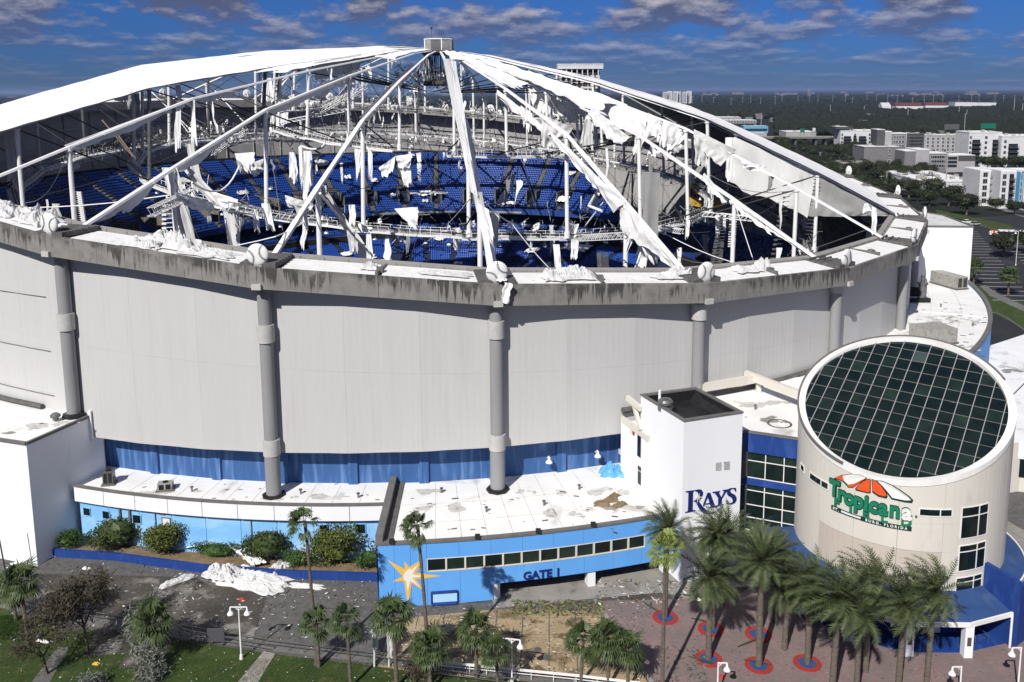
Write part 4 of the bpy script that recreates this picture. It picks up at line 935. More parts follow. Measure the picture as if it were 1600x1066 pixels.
# --- curved annex with mural
ka, kb = kof((-55.8, 101.4)) , kof((-17.3, 96.7))
an = empty('curved_annex', (-40, 100, 0), 'low curved annex with white roof band over a painted blue sky wall', 'building')
mb = MB(); arcbox(mb, ka - .08, kb + .06, 99.5, 105.9, 7.0, 7.3); build('roof', mb, M['roofw'], an)
for i in range(9):
    a, b = ka - .02 + (kb - ka + .03) * i / 9, ka - .02 + (kb - ka + .03) * (i + 1) / 9
    mb = MB(); arcbox(mb, a + .0015, b - .0015, 105.9, 106.25, 5.75, 7.62, 4); build('roof_band', mb, M['white'], an)
mb = MB(); arcbox(mb, ka - .02, kb + .02, 105.85, 106.35, 7.63, 7.80); build('coping', mb, M['trimg'], an)
for i in range(9):
    a, b = ka - .02 + (kb - ka + .03) * i / 9, ka - .02 + (kb - ka + .03) * (i + 1) / 9
    mb = MB(); arcbox(mb, a + .001, b - .001, 105.2, 105.6, 0, 5.8, 4); build('mural_wall', mb, M['mural'], an)
mb = MB(); arcbox(mb, ka - .03, kb, 103, 105.2, 0, 6.9); build('core', mb, M['white'], an)
def arcwin(parent, px0, py0, px1, py1, R, mat='glass', frame='whitep', fw=.07, name='window', deep=.06):
    p = oncyl(px0, py0, CX, CY, R); q = oncyl(px1, py1, CX, CY, R); k0, k1 = kof(p), kof(q); z0, z1 = min(p.z, q.z), max(p.z, q.z)
    mb = MB(); arcbox(mb, k0, k1, R - .05, R + deep, z0, z1, 1); o = build(name, mb, M[mat], parent)
    mb = MB(); w = fw / R / .2618
    arcbox(mb, k0 - w, k0, R - .04, R + deep + .06, z0 - fw, z1 + fw, 1); arcbox(mb, k1, k1 + w, R - .04, R + deep + .06, z0 - fw, z1 + fw, 1); arcbox(mb, k0, k1, R - .04, R + deep + .05, z1, z1 + fw, 1); arcbox(mb, k0, k1, R - .04, R + deep + .05, z0 - fw, z0, 1)
    build('frame', mb, M[frame], o); return o
for x0, y0, x1, y1 in ((131, 793, 142, 806), (161, 798, 172, 811), (208, 804, 221, 818)): arcwin(an, x0, y0, x1, y1, 105.6, frame='mural')
for x0, y0, x1, y1 in ((500, 820, 515, 833), (556, 819, 571, 833)): arcwin(an, x0, y0, x1, y1, 105.6, frame='mural')
arcwin(an, 254, 809, 267, 830, 105.6, mat='whitep', frame='trimg', name='poster', fw=.09); arcwin(an, 249, 800, 257, 804, 105.6, mat='whitep', frame='red', name='plaque', fw=.05)
for x in (188, 203): 
    p = oncyl(x, 812, CX, CY, 105.75); mb = MB(); mb.bar((p.x, p.y, 0), (p.x, p.y, 5.8), .22); build('downpipe', mb, M['trimg'], an)
for x in (243, 392): 
    p = oncyl(x, 815, CX, CY, 105.7); mb = MB(); mb.bar((p.x, p.y, 0), (p.x, p.y, 5.8), .10); build('downpipe', mb, M['trimg'], an)
# planter with its deep-blue kerb wall
pl = empty('planter_bed', (-38, 96, 0), 'long planting bed edged by a low deep-blue wall', 'planter')
pw = [(-58.5, 98.9), (-50.1, 97.9), (-38.6, 95.15), (-28.2, 93.8), (-17.2, 93.1)]
mb = MB()
for a, b in zip(pw, pw[1:]):
    d = (Vector(b) - Vector(a)).normalized(); n_ = Vector((d.y, -d.x)); a2, b2 = Vector(a) + n_ * -.35, Vector(b) + n_ * -.35
    mb.hexa([(*a, -.05), (*b, -.05), (b2.x, b2.y, -.05), (a2.x, a2.y, -.05)], [(*a, .95), (*b, .95), (b2.x, b2.y, .95), (a2.x, a2.y, .95)])
build('kerb_wall', mb, M['navy'], pl)
mb = MB(); mb.prism([(p[0], p[1] + .3) for p in pw] + [(-17, 96.8), (-28, 98), (-42, 100), (-55, 103.6), (-59, 104)], -.04, .75); build('soil', mb, M['mud'], pl)

# --- gate building
g0, g1 = kof((-16.75, 88.15)), kof((22.0, 97.0)); RG = 114.6
gt = empty('gate_building', (0, 92, 0), 'bright blue gate building with ribbon windows, gold star and white flat roof', 'building')
mb = MB(); arcbox(mb, g0 + .005, g1, 99.5, RG - .4, 6.9, 7.2); build('roof', mb, M['roofw'], gt)
mb = MB(); arcbox(mb, g0 - .01, g1, RG - .45, RG + .1, 7.18, 7.42)
build('coping', mb, M['trimg'], gt)
# side parapet (running back to the dome) with its grey gutter
A_, B_ = Vector((-16.75, 88.3)), Vector((-17.5, 103.2)); mb = MB(); mb.prism([(A_.x - .25, A_.y), (A_.x + .55, A_.y), (B_.x + .55, B_.y), (B_.x - .25, B_.y)], 5.4, 8.15); build('side_parapet', mb, M['trimg'], gt)
mb = MB(); mb.prism([(A_.x + .56, A_.y + .4), (A_.x + 1.5, A_.y + .4), (B_.x + 1.5, B_.y), (B_.x + .56, B_.y)], 7.21, 7.34); build('gutter', mb, M['concd'], gt)
mb = MB(); mb.prism([(A_.x - .2, A_.y + .2), (A_.x + .3, A_.y + .2), (B_.x + .3, B_.y), (B_.x - .2, B_.y)], -.1, 5.4); build('side_wall', mb, M['navy'], gt)
kd = kof((-4.45, 89.2))       # where the solid wall ends and the open gate begins
def wallarc(k0, k1, z0, z1, name='wall_panel', mat='sky_blue', n=None):
    nn = n or max(1, int(round((k1 - k0) / .115)))
    for i in range(nn):
        a, b = k0 + (k1 - k0) * i / nn, k0 + (k1 - k0) * (i + 1) / nn; mb = MB(); arcbox(mb, a + .0004, b - .0004, RG - .4, RG, z0, z1, 3); build(name, mb, M[mat], gt)
kw0 = kof(oncyl(667, 880, CX, CY, RG)); kw1 = kof(oncyl(1008, 850, CX, CY, RG)); WZ0, WZ1 = 3.85, 5.40
wallarc(g0, kw0, 0, 7.18, n=3); wallarc(kw0, g1, WZ1, 7.18); wallarc(kw0, kd, 0, WZ0, n=2); wallarc(kd, g1, 1.9, WZ0); wallarc(kw1, g1, WZ0, WZ1, n=2)
mb = MB(); arcbox(mb, kd - .01, g1, RG - 1.6, RG - .41, 1.85, 2.3); build('lintel_soffit', mb, M['navy'], gt)
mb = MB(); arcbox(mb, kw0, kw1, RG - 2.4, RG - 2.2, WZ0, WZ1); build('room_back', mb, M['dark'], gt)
nwin = 12
for i in range(nwin):
    a = kw0 + (kw1 - kw0) * i / nwin; b = kw0 + (kw1 - kw0) * (i + 1) / nwin; w = .0032; z0, z1 = WZ0, WZ1
    mb = MB(); arcbox(mb, a + w, b - w, RG - .22, RG - .14, z0 + .09, z1 - .09, 1); o = build('window', mb, M['glassg' if i % 3 else 'glass'], gt)
    mb = MB(); arcbox(mb, a, a + w, RG - .25, RG + .05, z0, z1, 1); arcbox(mb, b - w, b, RG - .25, RG + .05, z0, z1, 1); arcbox(mb, a + w, b - w, RG - .25, RG + .04, z0, z0 + .09, 1); arcbox(mb, a + w, b - w, RG - .25, RG + .04, z1 - .09, z1, 1); build('frame', mb, M['cream'], o)
# recessed ticket window, white surround
k0_, k1_ = kof(oncyl(675, 935, CX, CY, RG)), kof(oncyl(714, 935, CX, CY, RG)); zt, zb = 2.1, .75
p_, q_ = oncyl(675, 926, CX, CY, RG), oncyl(714, 946, CX, CY, RG); zt, zb = p_.z, max(.25, q_.z)
mb = MB(); arcbox(mb, k0_, k1_, RG + .005, RG + .03, zb, zt, 1); tw_ = build('ticket_window', mb, M['paleblue'], gt)
mb = MB(); w = .004; arcbox(mb, k0_ - w, k0_, RG, RG + .22, zb - .1, zt + .1, 1); arcbox(mb, k1_, k1_ + w, RG, RG + .22, zb - .1, zt + .1, 1); arcbox(mb, k0_, k1_, RG, RG + .26, zt, zt + .14, 1); arcbox(mb, k0_, k1_, RG, RG + .45, zb - .16, zb, 1); build('frame', mb, M['navy'], tw_)
# white pillars of the open gate
for kx in (kd + .012, kof(at(930, 926)), kof(at(1062, 912)) - .01):
    a = ang(kx); ax = Vector((math.cos(a), math.sin(a), 0)); ay = Vector((-ax.y, ax.x, 0)); mb = MB(); mb.obox(cyl(kx, RG - .75, 1.2), ax * .55, ay * .45, Vector((0, 0, 1.25))); build('pillar', mb, M['white'], gt)
mb = MB(); arcbox(mb, kd - .01, g1, 103.4, 103.8, 0, 6.9); arcbox(mb, kd - .03, kd - .012, 99.6, RG - .4, 0, 6.9, 1); build('inner_wall', mb, M['taupe'], gt)
mb = MB()
for i in range(9): arcbox(mb, kd + .1 + i * .12, kd + .18 + i * .12, 105, 105.4, 0, 2.6, 1)
build('turnstile_row', mb, M['galv'], gt)
for x, y in ((612, 846), (746, 839), (841, 832.5), (927, 824)):
    p = oncyl(x, y, CX, CY, RG + .15); mb = MB(); mb.obox((p.x, p.y + .1, 7.62), Vector((.28, 0, 0)), Vector((0, .2, 0)), Vector((0, .06, .18))); mb.bar((p.x, p.y + .25, 7.4), (p.x, p.y + .15, 7.6), .08); build('roof_floodlight', mb, M['dark'], gt)
# gold and white star
def cylpoly(pxs, Rr, cx, cy, name, mat, parent, th=.03):
    P = [oncyl(x, y, cx, cy, Rr) for x, y in pxs]; c = Vector((cx, cy, 0)); mb = MB(); n = len(P)
    out = [p + ((p - c).xy.normalized().to_3d()) * th for p in P]; mb.hexa(P, out); o = build(name, mb, M[mat], parent); return o
def sx(l): return [(590 + a / 9.69, 850 + b / 9.69) for a, b in l]
star = sx([(150, 240), (415, 385), (405, 258), (485, 355), (680, 232), (585, 440), (960, 486), (585, 535), (705, 712), (520, 590), (460, 915), (398, 560), (235, 570), (380, 490)])
so = cylpoly(star, RG + .004, CX, CY, 'star_emblem', 'gold', gt)
cylpoly(sx([(395, 470), (420, 420), (500, 370), (505, 400), (610, 320), (530, 465), (700, 488), (530, 515), (640, 650), (500, 560), (460, 715), (430, 560), (395, 540)]), RG + .038, CX, CY, 'star_centre', 'whitep', so)
# lettering
def text_obj(txt, size, place, mat, name, parent, ext=.06, bold=0, sx_=1, align='CENTER', spacing=1, shear=0):
    cu = bpy.data.curves.new(name, 'FONT'); cu.body = txt; cu.size = size; cu.extrude = ext; cu.offset = bold; cu.align_x = align; cu.space_character = spacing; cu.resolution_u = 3; cu.shear = shear
    ob = bpy.data.objects.new(name, cu); COL.objects.link(ob); dg = bpy.context.evaluated_depsgraph_get(); me = bpy.data.meshes.new_from_object(ob.evaluated_get(dg)); bpy.data.objects.remove(ob); bpy.data.curves.remove(cu)
    org = ORG[parent.name]
    for v in me.vertices: v.co = place(v.co.x * sx_, v.co.y, v.co.z) - org
    me.materials.clear(); me.materials.append(M[mat]); me.name = name; return link_mesh(name, me, parent)
def on_arc(k_c, R, z0):
    a0 = ang(k_c)
    def f(x, y, z): a = a0 + x / R; return Vector((CX + (R + z) * math.cos(a), CY + (R + z) * math.sin(a), z0 + y))
    return f
text_obj('EST', 2.2, lambda x, y, z: banner_frame[0] + banner_frame[1] * (x + .4) + banner_frame[2] * (y + 2.6) + banner_frame[3] * (z + .12), 'navyt', 'banner_lettering', yo, .04, .04, .8, align='LEFT')
pc = oncyl(847, 904, CX, CY, RG)
text_obj('GATE 1', 1.28, on_arc(kof(pc), RG + .06, pc.z + .12), 'navyt', 'sign_lettering', gt, .05, .035, 1.02)

# --- stair tower
Tw = [(16.6, 92.6), (23.7, 95.2), (19.9, 103.6), (12.9, 101.1)]
tw = empty('stair_tower', (16.6, 92.6, 0), 'tall square white stair tower with navy lettering and black sunken roof', 'tower')
def inset(P, d):
    c = Vector((sum(p[0] for p in P) / len(P), sum(p[1] for p in P) / len(P))); return [tuple(c + (Vector(p) - c) * (1 - d / (Vector(p) - c).length * 1.35)) for p in P]
In = inset(Tw, .38); ZT = 19.26; mb = MB(); mb.prism(Tw, -.05, 17.9)
n = 4
for i in range(n):
    a, b, c, d = Tw[i], Tw[(i + 1) % n], In[(i + 1) % n], In[i]; mb.hexa([(*a, 17.901), (*b, 17.901), (*c, 17.901), (*d, 17.901)], [(*a, ZT - .12), (*b, ZT - .12), (*c, ZT - .12), (*d, ZT - .12)])
build('wall', mb, M['white'], tw)
mb = MB()
for i in range(n):
    a, b, c, d = inset(Tw, -.08)[i], inset(Tw, -.08)[(i + 1) % n], inset(Tw, .42)[(i + 1) % n], inset(Tw, .42)[i]; mb.hexa([(*a, ZT - .11), (*b, ZT - .11), (*c, ZT - .11), (*d, ZT - .11)], [(*a, ZT + .06), (*b, ZT + .06), (*c, ZT + .06), (*d, ZT + .06)])
build('coping', mb, M['trimg'], tw)
In2 = inset(Tw, .40); mb = MB(); mb.add([(*p, 17.95) for p in In2], [(0, 1, 2, 3)])
for i in range(n): mb.add([(*In2[i], 17.95), (*In2[(i + 1) % n], 17.95), (*In2[(i + 1) % n], ZT - .14), (*In2[i], ZT - .14)], [(0, 1, 2, 3)])
build('sunken_roof', mb, M['black'], tw)
mb = MB()
def Pm(u, v):
    a = Vector(In2[2]).lerp(Vector(In2[1]), u); c = a + (Vector((16.5, 98)) - a).normalized() * v * 1.6; return Vector((c.x, c.y, 18.95 - v * .9 + .25 * nz(u * 7, v * 3) - .5 * math.sin(u * 3.1)))
mb.grid(Pm, 20, 6); build('loose_membrane', mb, M['black'], tw, smooth=True)
mb = MB(); c = Vector((15.3, 97.6, 17.95)); mb.lathe(c, [(.5, 0), (.5, .6), (.85, .65), (.9, .9), (.9, 1.1), (.7, 1.15), (.7, 1.4), (.9, 1.45), (.9, 1.75), (.7, 2.0), (0, 2.1)], 18); build('roof_ventilator', mb, M['galv'], tw)
mb = MB(); c += Vector((-.6, .5, 0)); mb.tube(c, c + Vector((0, 0, 2.9)), .16); build('vent_pipe', mb, M['fabric'], tw)
Pn = Vector((16.6, 92.6, 0)); dT = Vector((7.1, 2.6, 0)).normalized(); nT = Vector((dT.y, -dT.x, 0))
def planepoly(pxs, off, name, mat, parent, th=.08, holes=None):
    P = [onplane(x, y, Pn + nT * off, nT) for x, y in pxs]; mb = MB(); mb.hexa(P, [p + nT * th for p in P]); return build(name, mb, M[mat], parent)
def ry(l): return [(1060 + a / 16.0, 750 + b / 16.0) for a, b in l]
for nm, pl_ in (('R stem', [(175, 285), (180, 300), (232, 305), (250, 330), (235, 760), (225, 785), (165, 800), (165, 818), (415, 768), (415, 752), (358, 755), (345, 720), (355, 300), (385, 258), (250, 272)]),
                ('R bowl', [(385, 258), (520, 232), (575, 245), (608, 300), (600, 370), (570, 405), (515, 408), (500, 400), (490, 330), (455, 285), (400, 268)]),
                ('R leg', [(375, 525), (460, 485), (575, 430), (545, 475), (500, 520), (600, 660), (720, 765), (840, 805), (930, 780), (930, 800), (860, 840), (740, 850), (620, 830), (540, 760), (450, 590), (425, 545)]),
                ('R tail', [(960, 745), (1090, 670), (1120, 665), (1040, 725), (960, 775)]),
                ('A left', [(725, 322), (790, 318), (745, 380), (650, 600), (632, 655), (612, 650), (620, 600)]),
                ('A right', [(725, 322), (790, 318), (905, 640), (960, 655), (960, 668), (760, 700), (760, 688), (805, 670), (735, 440)]),
                ('A bar', [(672, 590), (785, 572), (790, 592), (665, 610)]),
                ('Y left', [(850, 300), (1035, 272), (1035, 288), (1000, 300), (1075, 440), (1070, 470), (1010, 480), (900, 320), (850, 318)]),
                ('Y right', [(1105, 252), (1235, 232), (1235, 246), (1200, 262), (1090, 450), (1070, 440), (1150, 268), (1105, 270)]),
                ('Y stem', [(990, 470), (1078, 440), (1078, 600), (1130, 608), (1130, 622), (930, 660), (930, 645), (990, 625)]),
                ('S top', [(1430, 195), (1438, 290), (1415, 285), (1385, 225), (1330, 215), (1290, 245), (1290, 290), (1330, 330), (1260, 400), (1215, 350), (1205, 290), (1235, 235), (1300, 200), (1390, 200)]),
                ('S mid', [(1225, 375), (1330, 328), (1410, 370), (1445, 430), (1440, 510), (1380, 580), (1350, 500), (1340, 450)]),
                ('S low', [(1200, 500), (1218, 500), (1250, 560), (1300, 580), (1345, 560), (1370, 500), (1430, 480), (1435, 520), (1390, 575), (1310, 605), (1230, 600), (1195, 600)])):
    planepoly(ry(pl_), .02, 'sign_letter', 'navyt', tw)
planepoly(ry([(470, 420), (500, 410), (530, 330), (520, 410), (590, 430), (520, 460), (540, 520), (490, 470), (470, 590), (465, 480), (430, 460)]), .11, 'sign_star', 'cream', tw, .04)
for x in (1122, 1135):
    for s in range(7): 
        p, q = onplane(x - 4, 723.5 + s * 1.9 - (x - 1122) * .1, Pn, nT), onplane(x + 5, 722.6 + s * 1.9 - (x - 1122) * .1, Pn, nT); mb = MB(); mb.bar(p + nT * .03, q + nT * .03, .06, .05); build('louvre', mb, M['mech'], tw)
nL = Vector((-8.5, -3.7, 0)).normalized()
def leftwin(x0, y0, x1, y1, name='window', mat='glass'):
    P = [onplane(x, y, Pn + nL * .02, nL) for x, y in ((x0, y0), (x1, y0 + (x1 - x0) * .8), (x1, y1 + (x1 - x0) * .8), (x0, y1))]; P[3] = Vector((P[0].x, P[0].y, P[3].z)); P[2] = Vector((P[1].x, P[1].y, P[2].z)); mb = MB(); mb.hexa(P, [p + nL * .05 for p in P]); build(name, mb, M[mat], tw)
# lower wing on its left
wg = [(12.6, 103.0), (13.9, 99.6), (12.9, 99.2), (10.9, 105.2)]
mb = MB(); mb.prism([(11.0, 105.3), (13.6, 99.0), (15.5, 99.8), (13.5, 106)], 0, 14.2); build('wing_wall', mb, M['white'], tw)
mb = MB(); mb.prism([(10.95, 105.3), (13.5, 98.9), (13.85, 99.1), (11.3, 105.4)], 14.2, 14.95); mb.bar((12.9, 100.6, 15), (12.2, 102.6, 17.6), .4, .5); mb.bar((12.9, 100.7, 17.6), (11.6, 103.8, 17.9), .5, .6); build('wing_parapet', mb, M['cream'], tw)
nW = Vector((-6.3, -2.6, 0)).normalized()
for x0, y0, x1, y1, m_ in ((996.5, 678, 1001.5, 714, 'glass'), (997, 729, 1001.5, 735, 'glass'), (997, 737, 1001.5, 757, 'glass'), (988.5, 674, 991.5, 680, 'red'), (984, 670, 987, 677, 'fabg'), (967, 702, 970, 710, 'fabg')):
    W0 = Vector((11.0, 105.3, 0)) + nW * .03; P = [onplane(x, y, W0, nW) for x, y in ((x0, y0), (x1, y0), (x1, y1), (x0, y1))]
    za, zb2 = (P[0].z + P[1].z) / 2, (P[2].z + P[3].z) / 2; b_ = [Vector((P[0].x, P[0].y, zb2)), Vector((P[1].x, P[1].y, zb2)), Vector((P[1].x, P[1].y, za)), Vector((P[0].x, P[0].y, za))]
    mb = MB(); mb.hexa(b_, [p + nW * .05 for p in b_]); build('window', mb, M[m_], tw)

# --- glass link building between tower and rotunda
lk = empty('glass_link_building', (26, 98, 0), 'three-storey link of dark glass and blue bands beside the rotunda', 'building')
Lk = [(23.2, 98.9), (25.1, 99.0), (31.2, 96.4), (46, 100), (58, 120), (30, 118), (21.2, 112.5), (20.0, 104.0)]
mb = MB(); mb.prism(Lk, 0, 15.35); build('core', mb, M['white'], lk); mb = MB(); mb.prism(Lk, 15.36, 15.5); build('roof', mb, M['roofw'], lk)
f0, f1 = Vector((25.1, 98.95, 0)), Vector((31.3, 96.3, 0)); fd = (f1 - f0).normalized(); fn = Vector((fd.y, -fd.x, 0)); FW = (f1 - f0).length
def panel(parent, o, d, nrm, u0, u1, z0, z1, off, th, mat, name):
    mb = MB(); b = [o + d * u0 + nrm * off, o + d * u1 + nrm * off, o + d * u1 + nrm * (off + th), o + d * u0 + nrm * (off + th)]
    mb.hexa([Vector((p.x, p.y, z0)) for p in b], [Vector((p.x, p.y, z1)) for p in b]); return build(name, mb, M[mat], parent)
panel(lk, f0, fd, fn, -.1, FW, 13.1, 15.45, .0, .35, 'navy', 'blue_band'); panel(lk, f0, fd, fn, -.1, FW, 9.05, 9.85, .0, .35, 'navy', 'blue_band')
panel(lk, f0, fd, fn, -.25, FW, 15.46, 15.62, -.1, .55, 'trimg', 'coping')
def curtain(parent, o, d, nrm, u0, u1, z0, z1, nu, zs, top='glassg'):
    for i in range(nu):
        a, b = u0 + (u1 - u0) * i / nu, u0 + (u1 - u0) * (i + 1) / nu
        for j in range(len(zs) - 1): panel(parent, o, d, nrm, a + .05, b - .05, zs[j] + .05, zs[j + 1] - .05, .02, .06, top if (j == len(zs) - 2 or (i + j) % 3 == 0) else 'glass', 'pane')
    for i in range(nu + 1): a = u0 + (u1 - u0) * i / nu; panel(parent, o, d, nrm, a - .05, a + .05, z0, z1, .03, .12, 'whitep', 'mullion')
    for z in zs: panel(parent, o, d, nrm, u0, u1, z - .045, z + .045, .032, .11, 'whitep', 'transom')
curtain(lk, f0, fd, fn, .25, FW - .15, 9.9, 13.1, 3, [9.9, 12.0, 13.1]); curtain(lk, f0, fd, fn, .25, FW - .15, 3.3, 9.05, 3, [3.3, 4.9, 6.5, 8.3, 9.05])
s0 = Vector((23.15, 98.6, 0)); s1 = f0 + Vector((0, 0, 0)); sdv = (s1 - s0).normalized(); sn = Vector((sdv.y, -sdv.x, 0))
panel(lk, s0, sdv, sn, 0, 1.95, 3.0, 15.3, .15, .05, 'glass', 'dark_return'); panel(lk, s0, sdv, sn, 0, 1.95, 13.9, 15.4, .21, .03, 'navy', 'dark_return_band')
for z in (4.9, 6.5, 9.0, 9.9, 12): panel(lk, s0, sdv, sn, 0, 1.95, z - .04, z + .04, .24, .03, 'trimg', 'transom')
# roof beams in front of the dome
for p_, q_ in ((at(1090, 607, 17.3), at(1186, 591, 17.3)), (at(1165, 585, 17.5), at(1250, 617, 17.5))): mb = MB(); mb.bar(p_, q_, .55, 1.05); build('roof_beam', mb, M['cream'], lk)
c = at(1185, 592, 17.3); mb = MB(); mb.bar((c.x, c.y - .2, 15.4), (c.x, c.y - .2, 16.7), .6, .6); build('beam_post', mb, M['cream'], lk)
mb = MB(); c = at(1218, 662, 15.52); mb.lathe(c + Vector((0, 0, -.01)), [(1.5, .0), (1.35, .07), (1.2, .0)], 24); build('puddle_rim', mb, M['concd'], lk)
mb = MB(); mb.path([cyl(2.6 + i * .12, 101.9 + .8, 15.55) for i in range(16)], .4, 6); build('wall_flashing', mb, M['concd'], lk)

# --- rotunda
RX, RY, RR = 41.2, 94.0, 11.05
ro_ = empty('glass_rotunda', (RX, RY, 0), 'cream cylindrical entrance rotunda cut at a slant by a dark glass roof', 'rotunda')
def zc(t, r=1): return 20.9 + r * (2.4 * math.cos(t) + 3.9 * math.sin(t))
def cp(t, r, z): return Vector((RX + r * math.cos(t), RY + r * math.sin(t), z))
def cylseg(mb, t0, t1, r0, r1, z0, z1, n=4, top=None):
    for i in range(n):
        a, b = t0 + (t1 - t0) * i / n, t0 + (t1 - t0) * (i + 1) / n
        ta, tb = (z1, z1) if top is None else (zc(a) + top, zc(b) + top)
        mb.hexa([cp(a, r1, z0), cp(b, r1, z0), cp(b, r0, z0), cp(a, r0, z0)], [cp(a, r1, ta), cp(b, r1, tb), cp(b, r0, tb), cp(a, r0, ta)])
NS = 16
for i in range(NS):
    t0, t1 = math.radians(-180 + 360 / NS * i), math.radians(-180 + 360 / NS * (i + 1)); g = .0012
    mb = MB(); cylseg(mb, t0 + g, t1 - g, RR - .5, RR, 12.0, 0, 6, top=-.6); build('wall_panel', mb, M['cream'], ro_, smooth=False)
    mb = MB(); cylseg(mb, t0 + g, t1 - g, RR - .5, RR, 9.0, 11.985, 6); build('wall_panel', mb, M['cream'], ro_)
    for z0, z1 in ((3.0, 6.0), (6.015, 8.985)):
        mb = MB(); tp = -160 < math.degrees(t0 + .01) < -90; cylseg(mb, t0 + g, t1 - g, RR - .5, RR - (.05 if tp else 0), z0, z1, 6); build('wall_panel', mb, M['taupe' if tp else 'cream'], ro_)
    mb = MB(); cylseg(mb, t0, t1, RR - .5, RR - .06, 0, 3.0, 6); build('base_wall', mb, M['navy'], ro_)
mb = MB(); cylseg(mb, -math.pi, math.pi, RR - .95, RR + .12, 0, 0, 96); 
mb = MB()
for i in range(96):
    a, b = 2 * math.pi * i / 96, 2 * math.pi * (i + 1) / 96
    mb.hexa([cp(a, RR + .08, zc(a) - .62), cp(b, RR + .08, zc(b) - .62), cp(b, RR - .7, zc(b) - .62), cp(a, RR - .7, zc(a) - .62)], [cp(a, RR + .08, zc(a)), cp(b, RR + .08, zc(b)), cp(b, RR - .7, zc(b) - .02), cp(a, RR - .7, zc(a) - .02)])
build('rim', mb, M['whitep'], ro_)
mb = MB()
for i in range(96):
    a, b = 2 * math.pi * i / 96, 2 * math.pi * (i + 1) / 96
    if not -20 < math.degrees(a) < 215: continue
    mb.hexa([cp(a, RR + .2, zc(a) - .1), cp(b, RR + .2, zc(b) - .1), cp(b, RR + .0, zc(b) + .003), cp(a, RR + .0, zc(a) + .003)], [cp(a, RR + .2, zc(a) + .14), cp(b, RR + .2, zc(b) + .14), cp(b, RR, zc(b) + .14), cp(a, RR, zc(a) + .14)])
build('rim_coping', mb, M['trimg'], ro_)
# slanted glazing
GD = math.radians(54.7); gu = Vector((math.cos(GD), math.sin(GD))); gv = Vector((-gu.y, gu.x)); RGl = RR - .66; circ = [(RGl * math.cos(2 * math.pi * i / 64), RGl * math.sin(2 * math.pi * i / 64)) for i in range(64)]
def zpl(x, y): return 20.9 + (2.4 * x + 3.9 * y) / RR
ST = 1.51; SU = 1.76; random.seed(4)
for i in range(-9, 9):
    for j in range(-7, 7):
        q = []
        for a, b in ((j, i), (j + 1, i), (j + 1, i + 1), (j, i + 1)):
            g = .05; p = gu * (a * SU + (g if a == j else -g)) + gv * ((b + .5) * ST + (g if b == i else -g)); q.append((p.x, p.y))
        q = clip_poly(q, circ)
        if len(q) < 3: continue
        tz = rnd(-.03, .03); tx_, ty_ = rnd(-.03, .03), rnd(-.03, .03); cx_, cy_ = sum(p[0] for p in q) / len(q), sum(p[1] for p in q) / len(q)
        zz = lambda x, y: zpl(x, y) - .22 + tz + (x - cx_) * tx_ + (y - cy_) * ty_
        mb = MB(); mb.hexa([(RX + x, RY + y, zz(x, y) - .04) for x, y in q], [(RX + x, RY + y, zz(x, y)) for x, y in q])
        build('pane', mb, M['glassl' if (i == -1 and j == 4) else ('glassg' if (i * 5 + j * 3) % 7 == 0 else 'glass')], ro_)
for i in range(-9, 9):
    v = (i + .5) * ST
    if abs(v) >= RGl: continue
    L2 = math.sqrt(RGl**2 - v * v); p, q = gv * v - gu * L2, gv * v + gu * L2; mb = MB(); mb.bar((RX + p.x, RY + p.y, zpl(p.x, p.y) - .1), (RX + q.x, RY + q.y, zpl(q.x, q.y) - .1), .07, .12); build('mullion', mb, M['apt_l'], ro_)
for j in range(-7, 8):
    u = j * SU
    if abs(u) >= RGl: continue
    L2 = math.sqrt(RGl**2 - u * u); p, q = gu * u - gv * L2, gu * u + gv * L2; mb = MB(); mb.bar((RX + p.x, RY + p.y, zpl(p.x, p.y) - .2), (RX + q.x, RY + q.y, zpl(q.x, q.y) - .2), .05, .07); build('glazing_bar', mb, M['trimg'], ro_)
def rwin(d0, d1, z0, z1, nu, zs, deep=.05):
    t0, t1 = math.radians(d0), math.radians(d1)
    for i in range(len(nu) - 1):
        a, b = t0 + (t1 - t0) * nu[i], t0 + (t1 - t0) * nu[i + 1]
        for j in range(len(zs) - 1): mb = MB(); cylseg(mb, a + .004, b - .004, RR - .1, RR + .02, zs[j] + .04, zs[j + 1] - .04, 2); build('pane', mb, M['glass'], ro_)
    mb = MB()
    for u in nu: a = t0 + (t1 - t0) * u; cylseg(mb, a - .0045, a + .0045, RR - .05, RR + .07, z0, z1, 1)
    for z in zs: cylseg(mb, t0, t1, RR - .05, RR + .065, z - .045, z + .045, 3)
    build('window_frame', mb, M['whitep'], ro_)
rwin(-80.5, -63, 10.35, 13.7, [0, .62, 1], [10.35, 12.7, 13.7]); rwin(-80.5, -63, 6.8, 9.6, [0, .64, 1], [6.8, 8.9, 9.6]); rwin(-81, -64, 4.45, 6.1, [0, .64, 1], [4.45, 5.55, 6.1])
rwin(-102.5, -86, 12.85, 13.6, [0, .63, 1], [12.85, 13.6]); rwin(-180.5, -174.5, 12.95, 13.7, [0, 1], [12.95, 13.7]); rwin(-167.5, -151.5, 12.95, 13.7, [0, .66, 1], [12.95, 13.7])
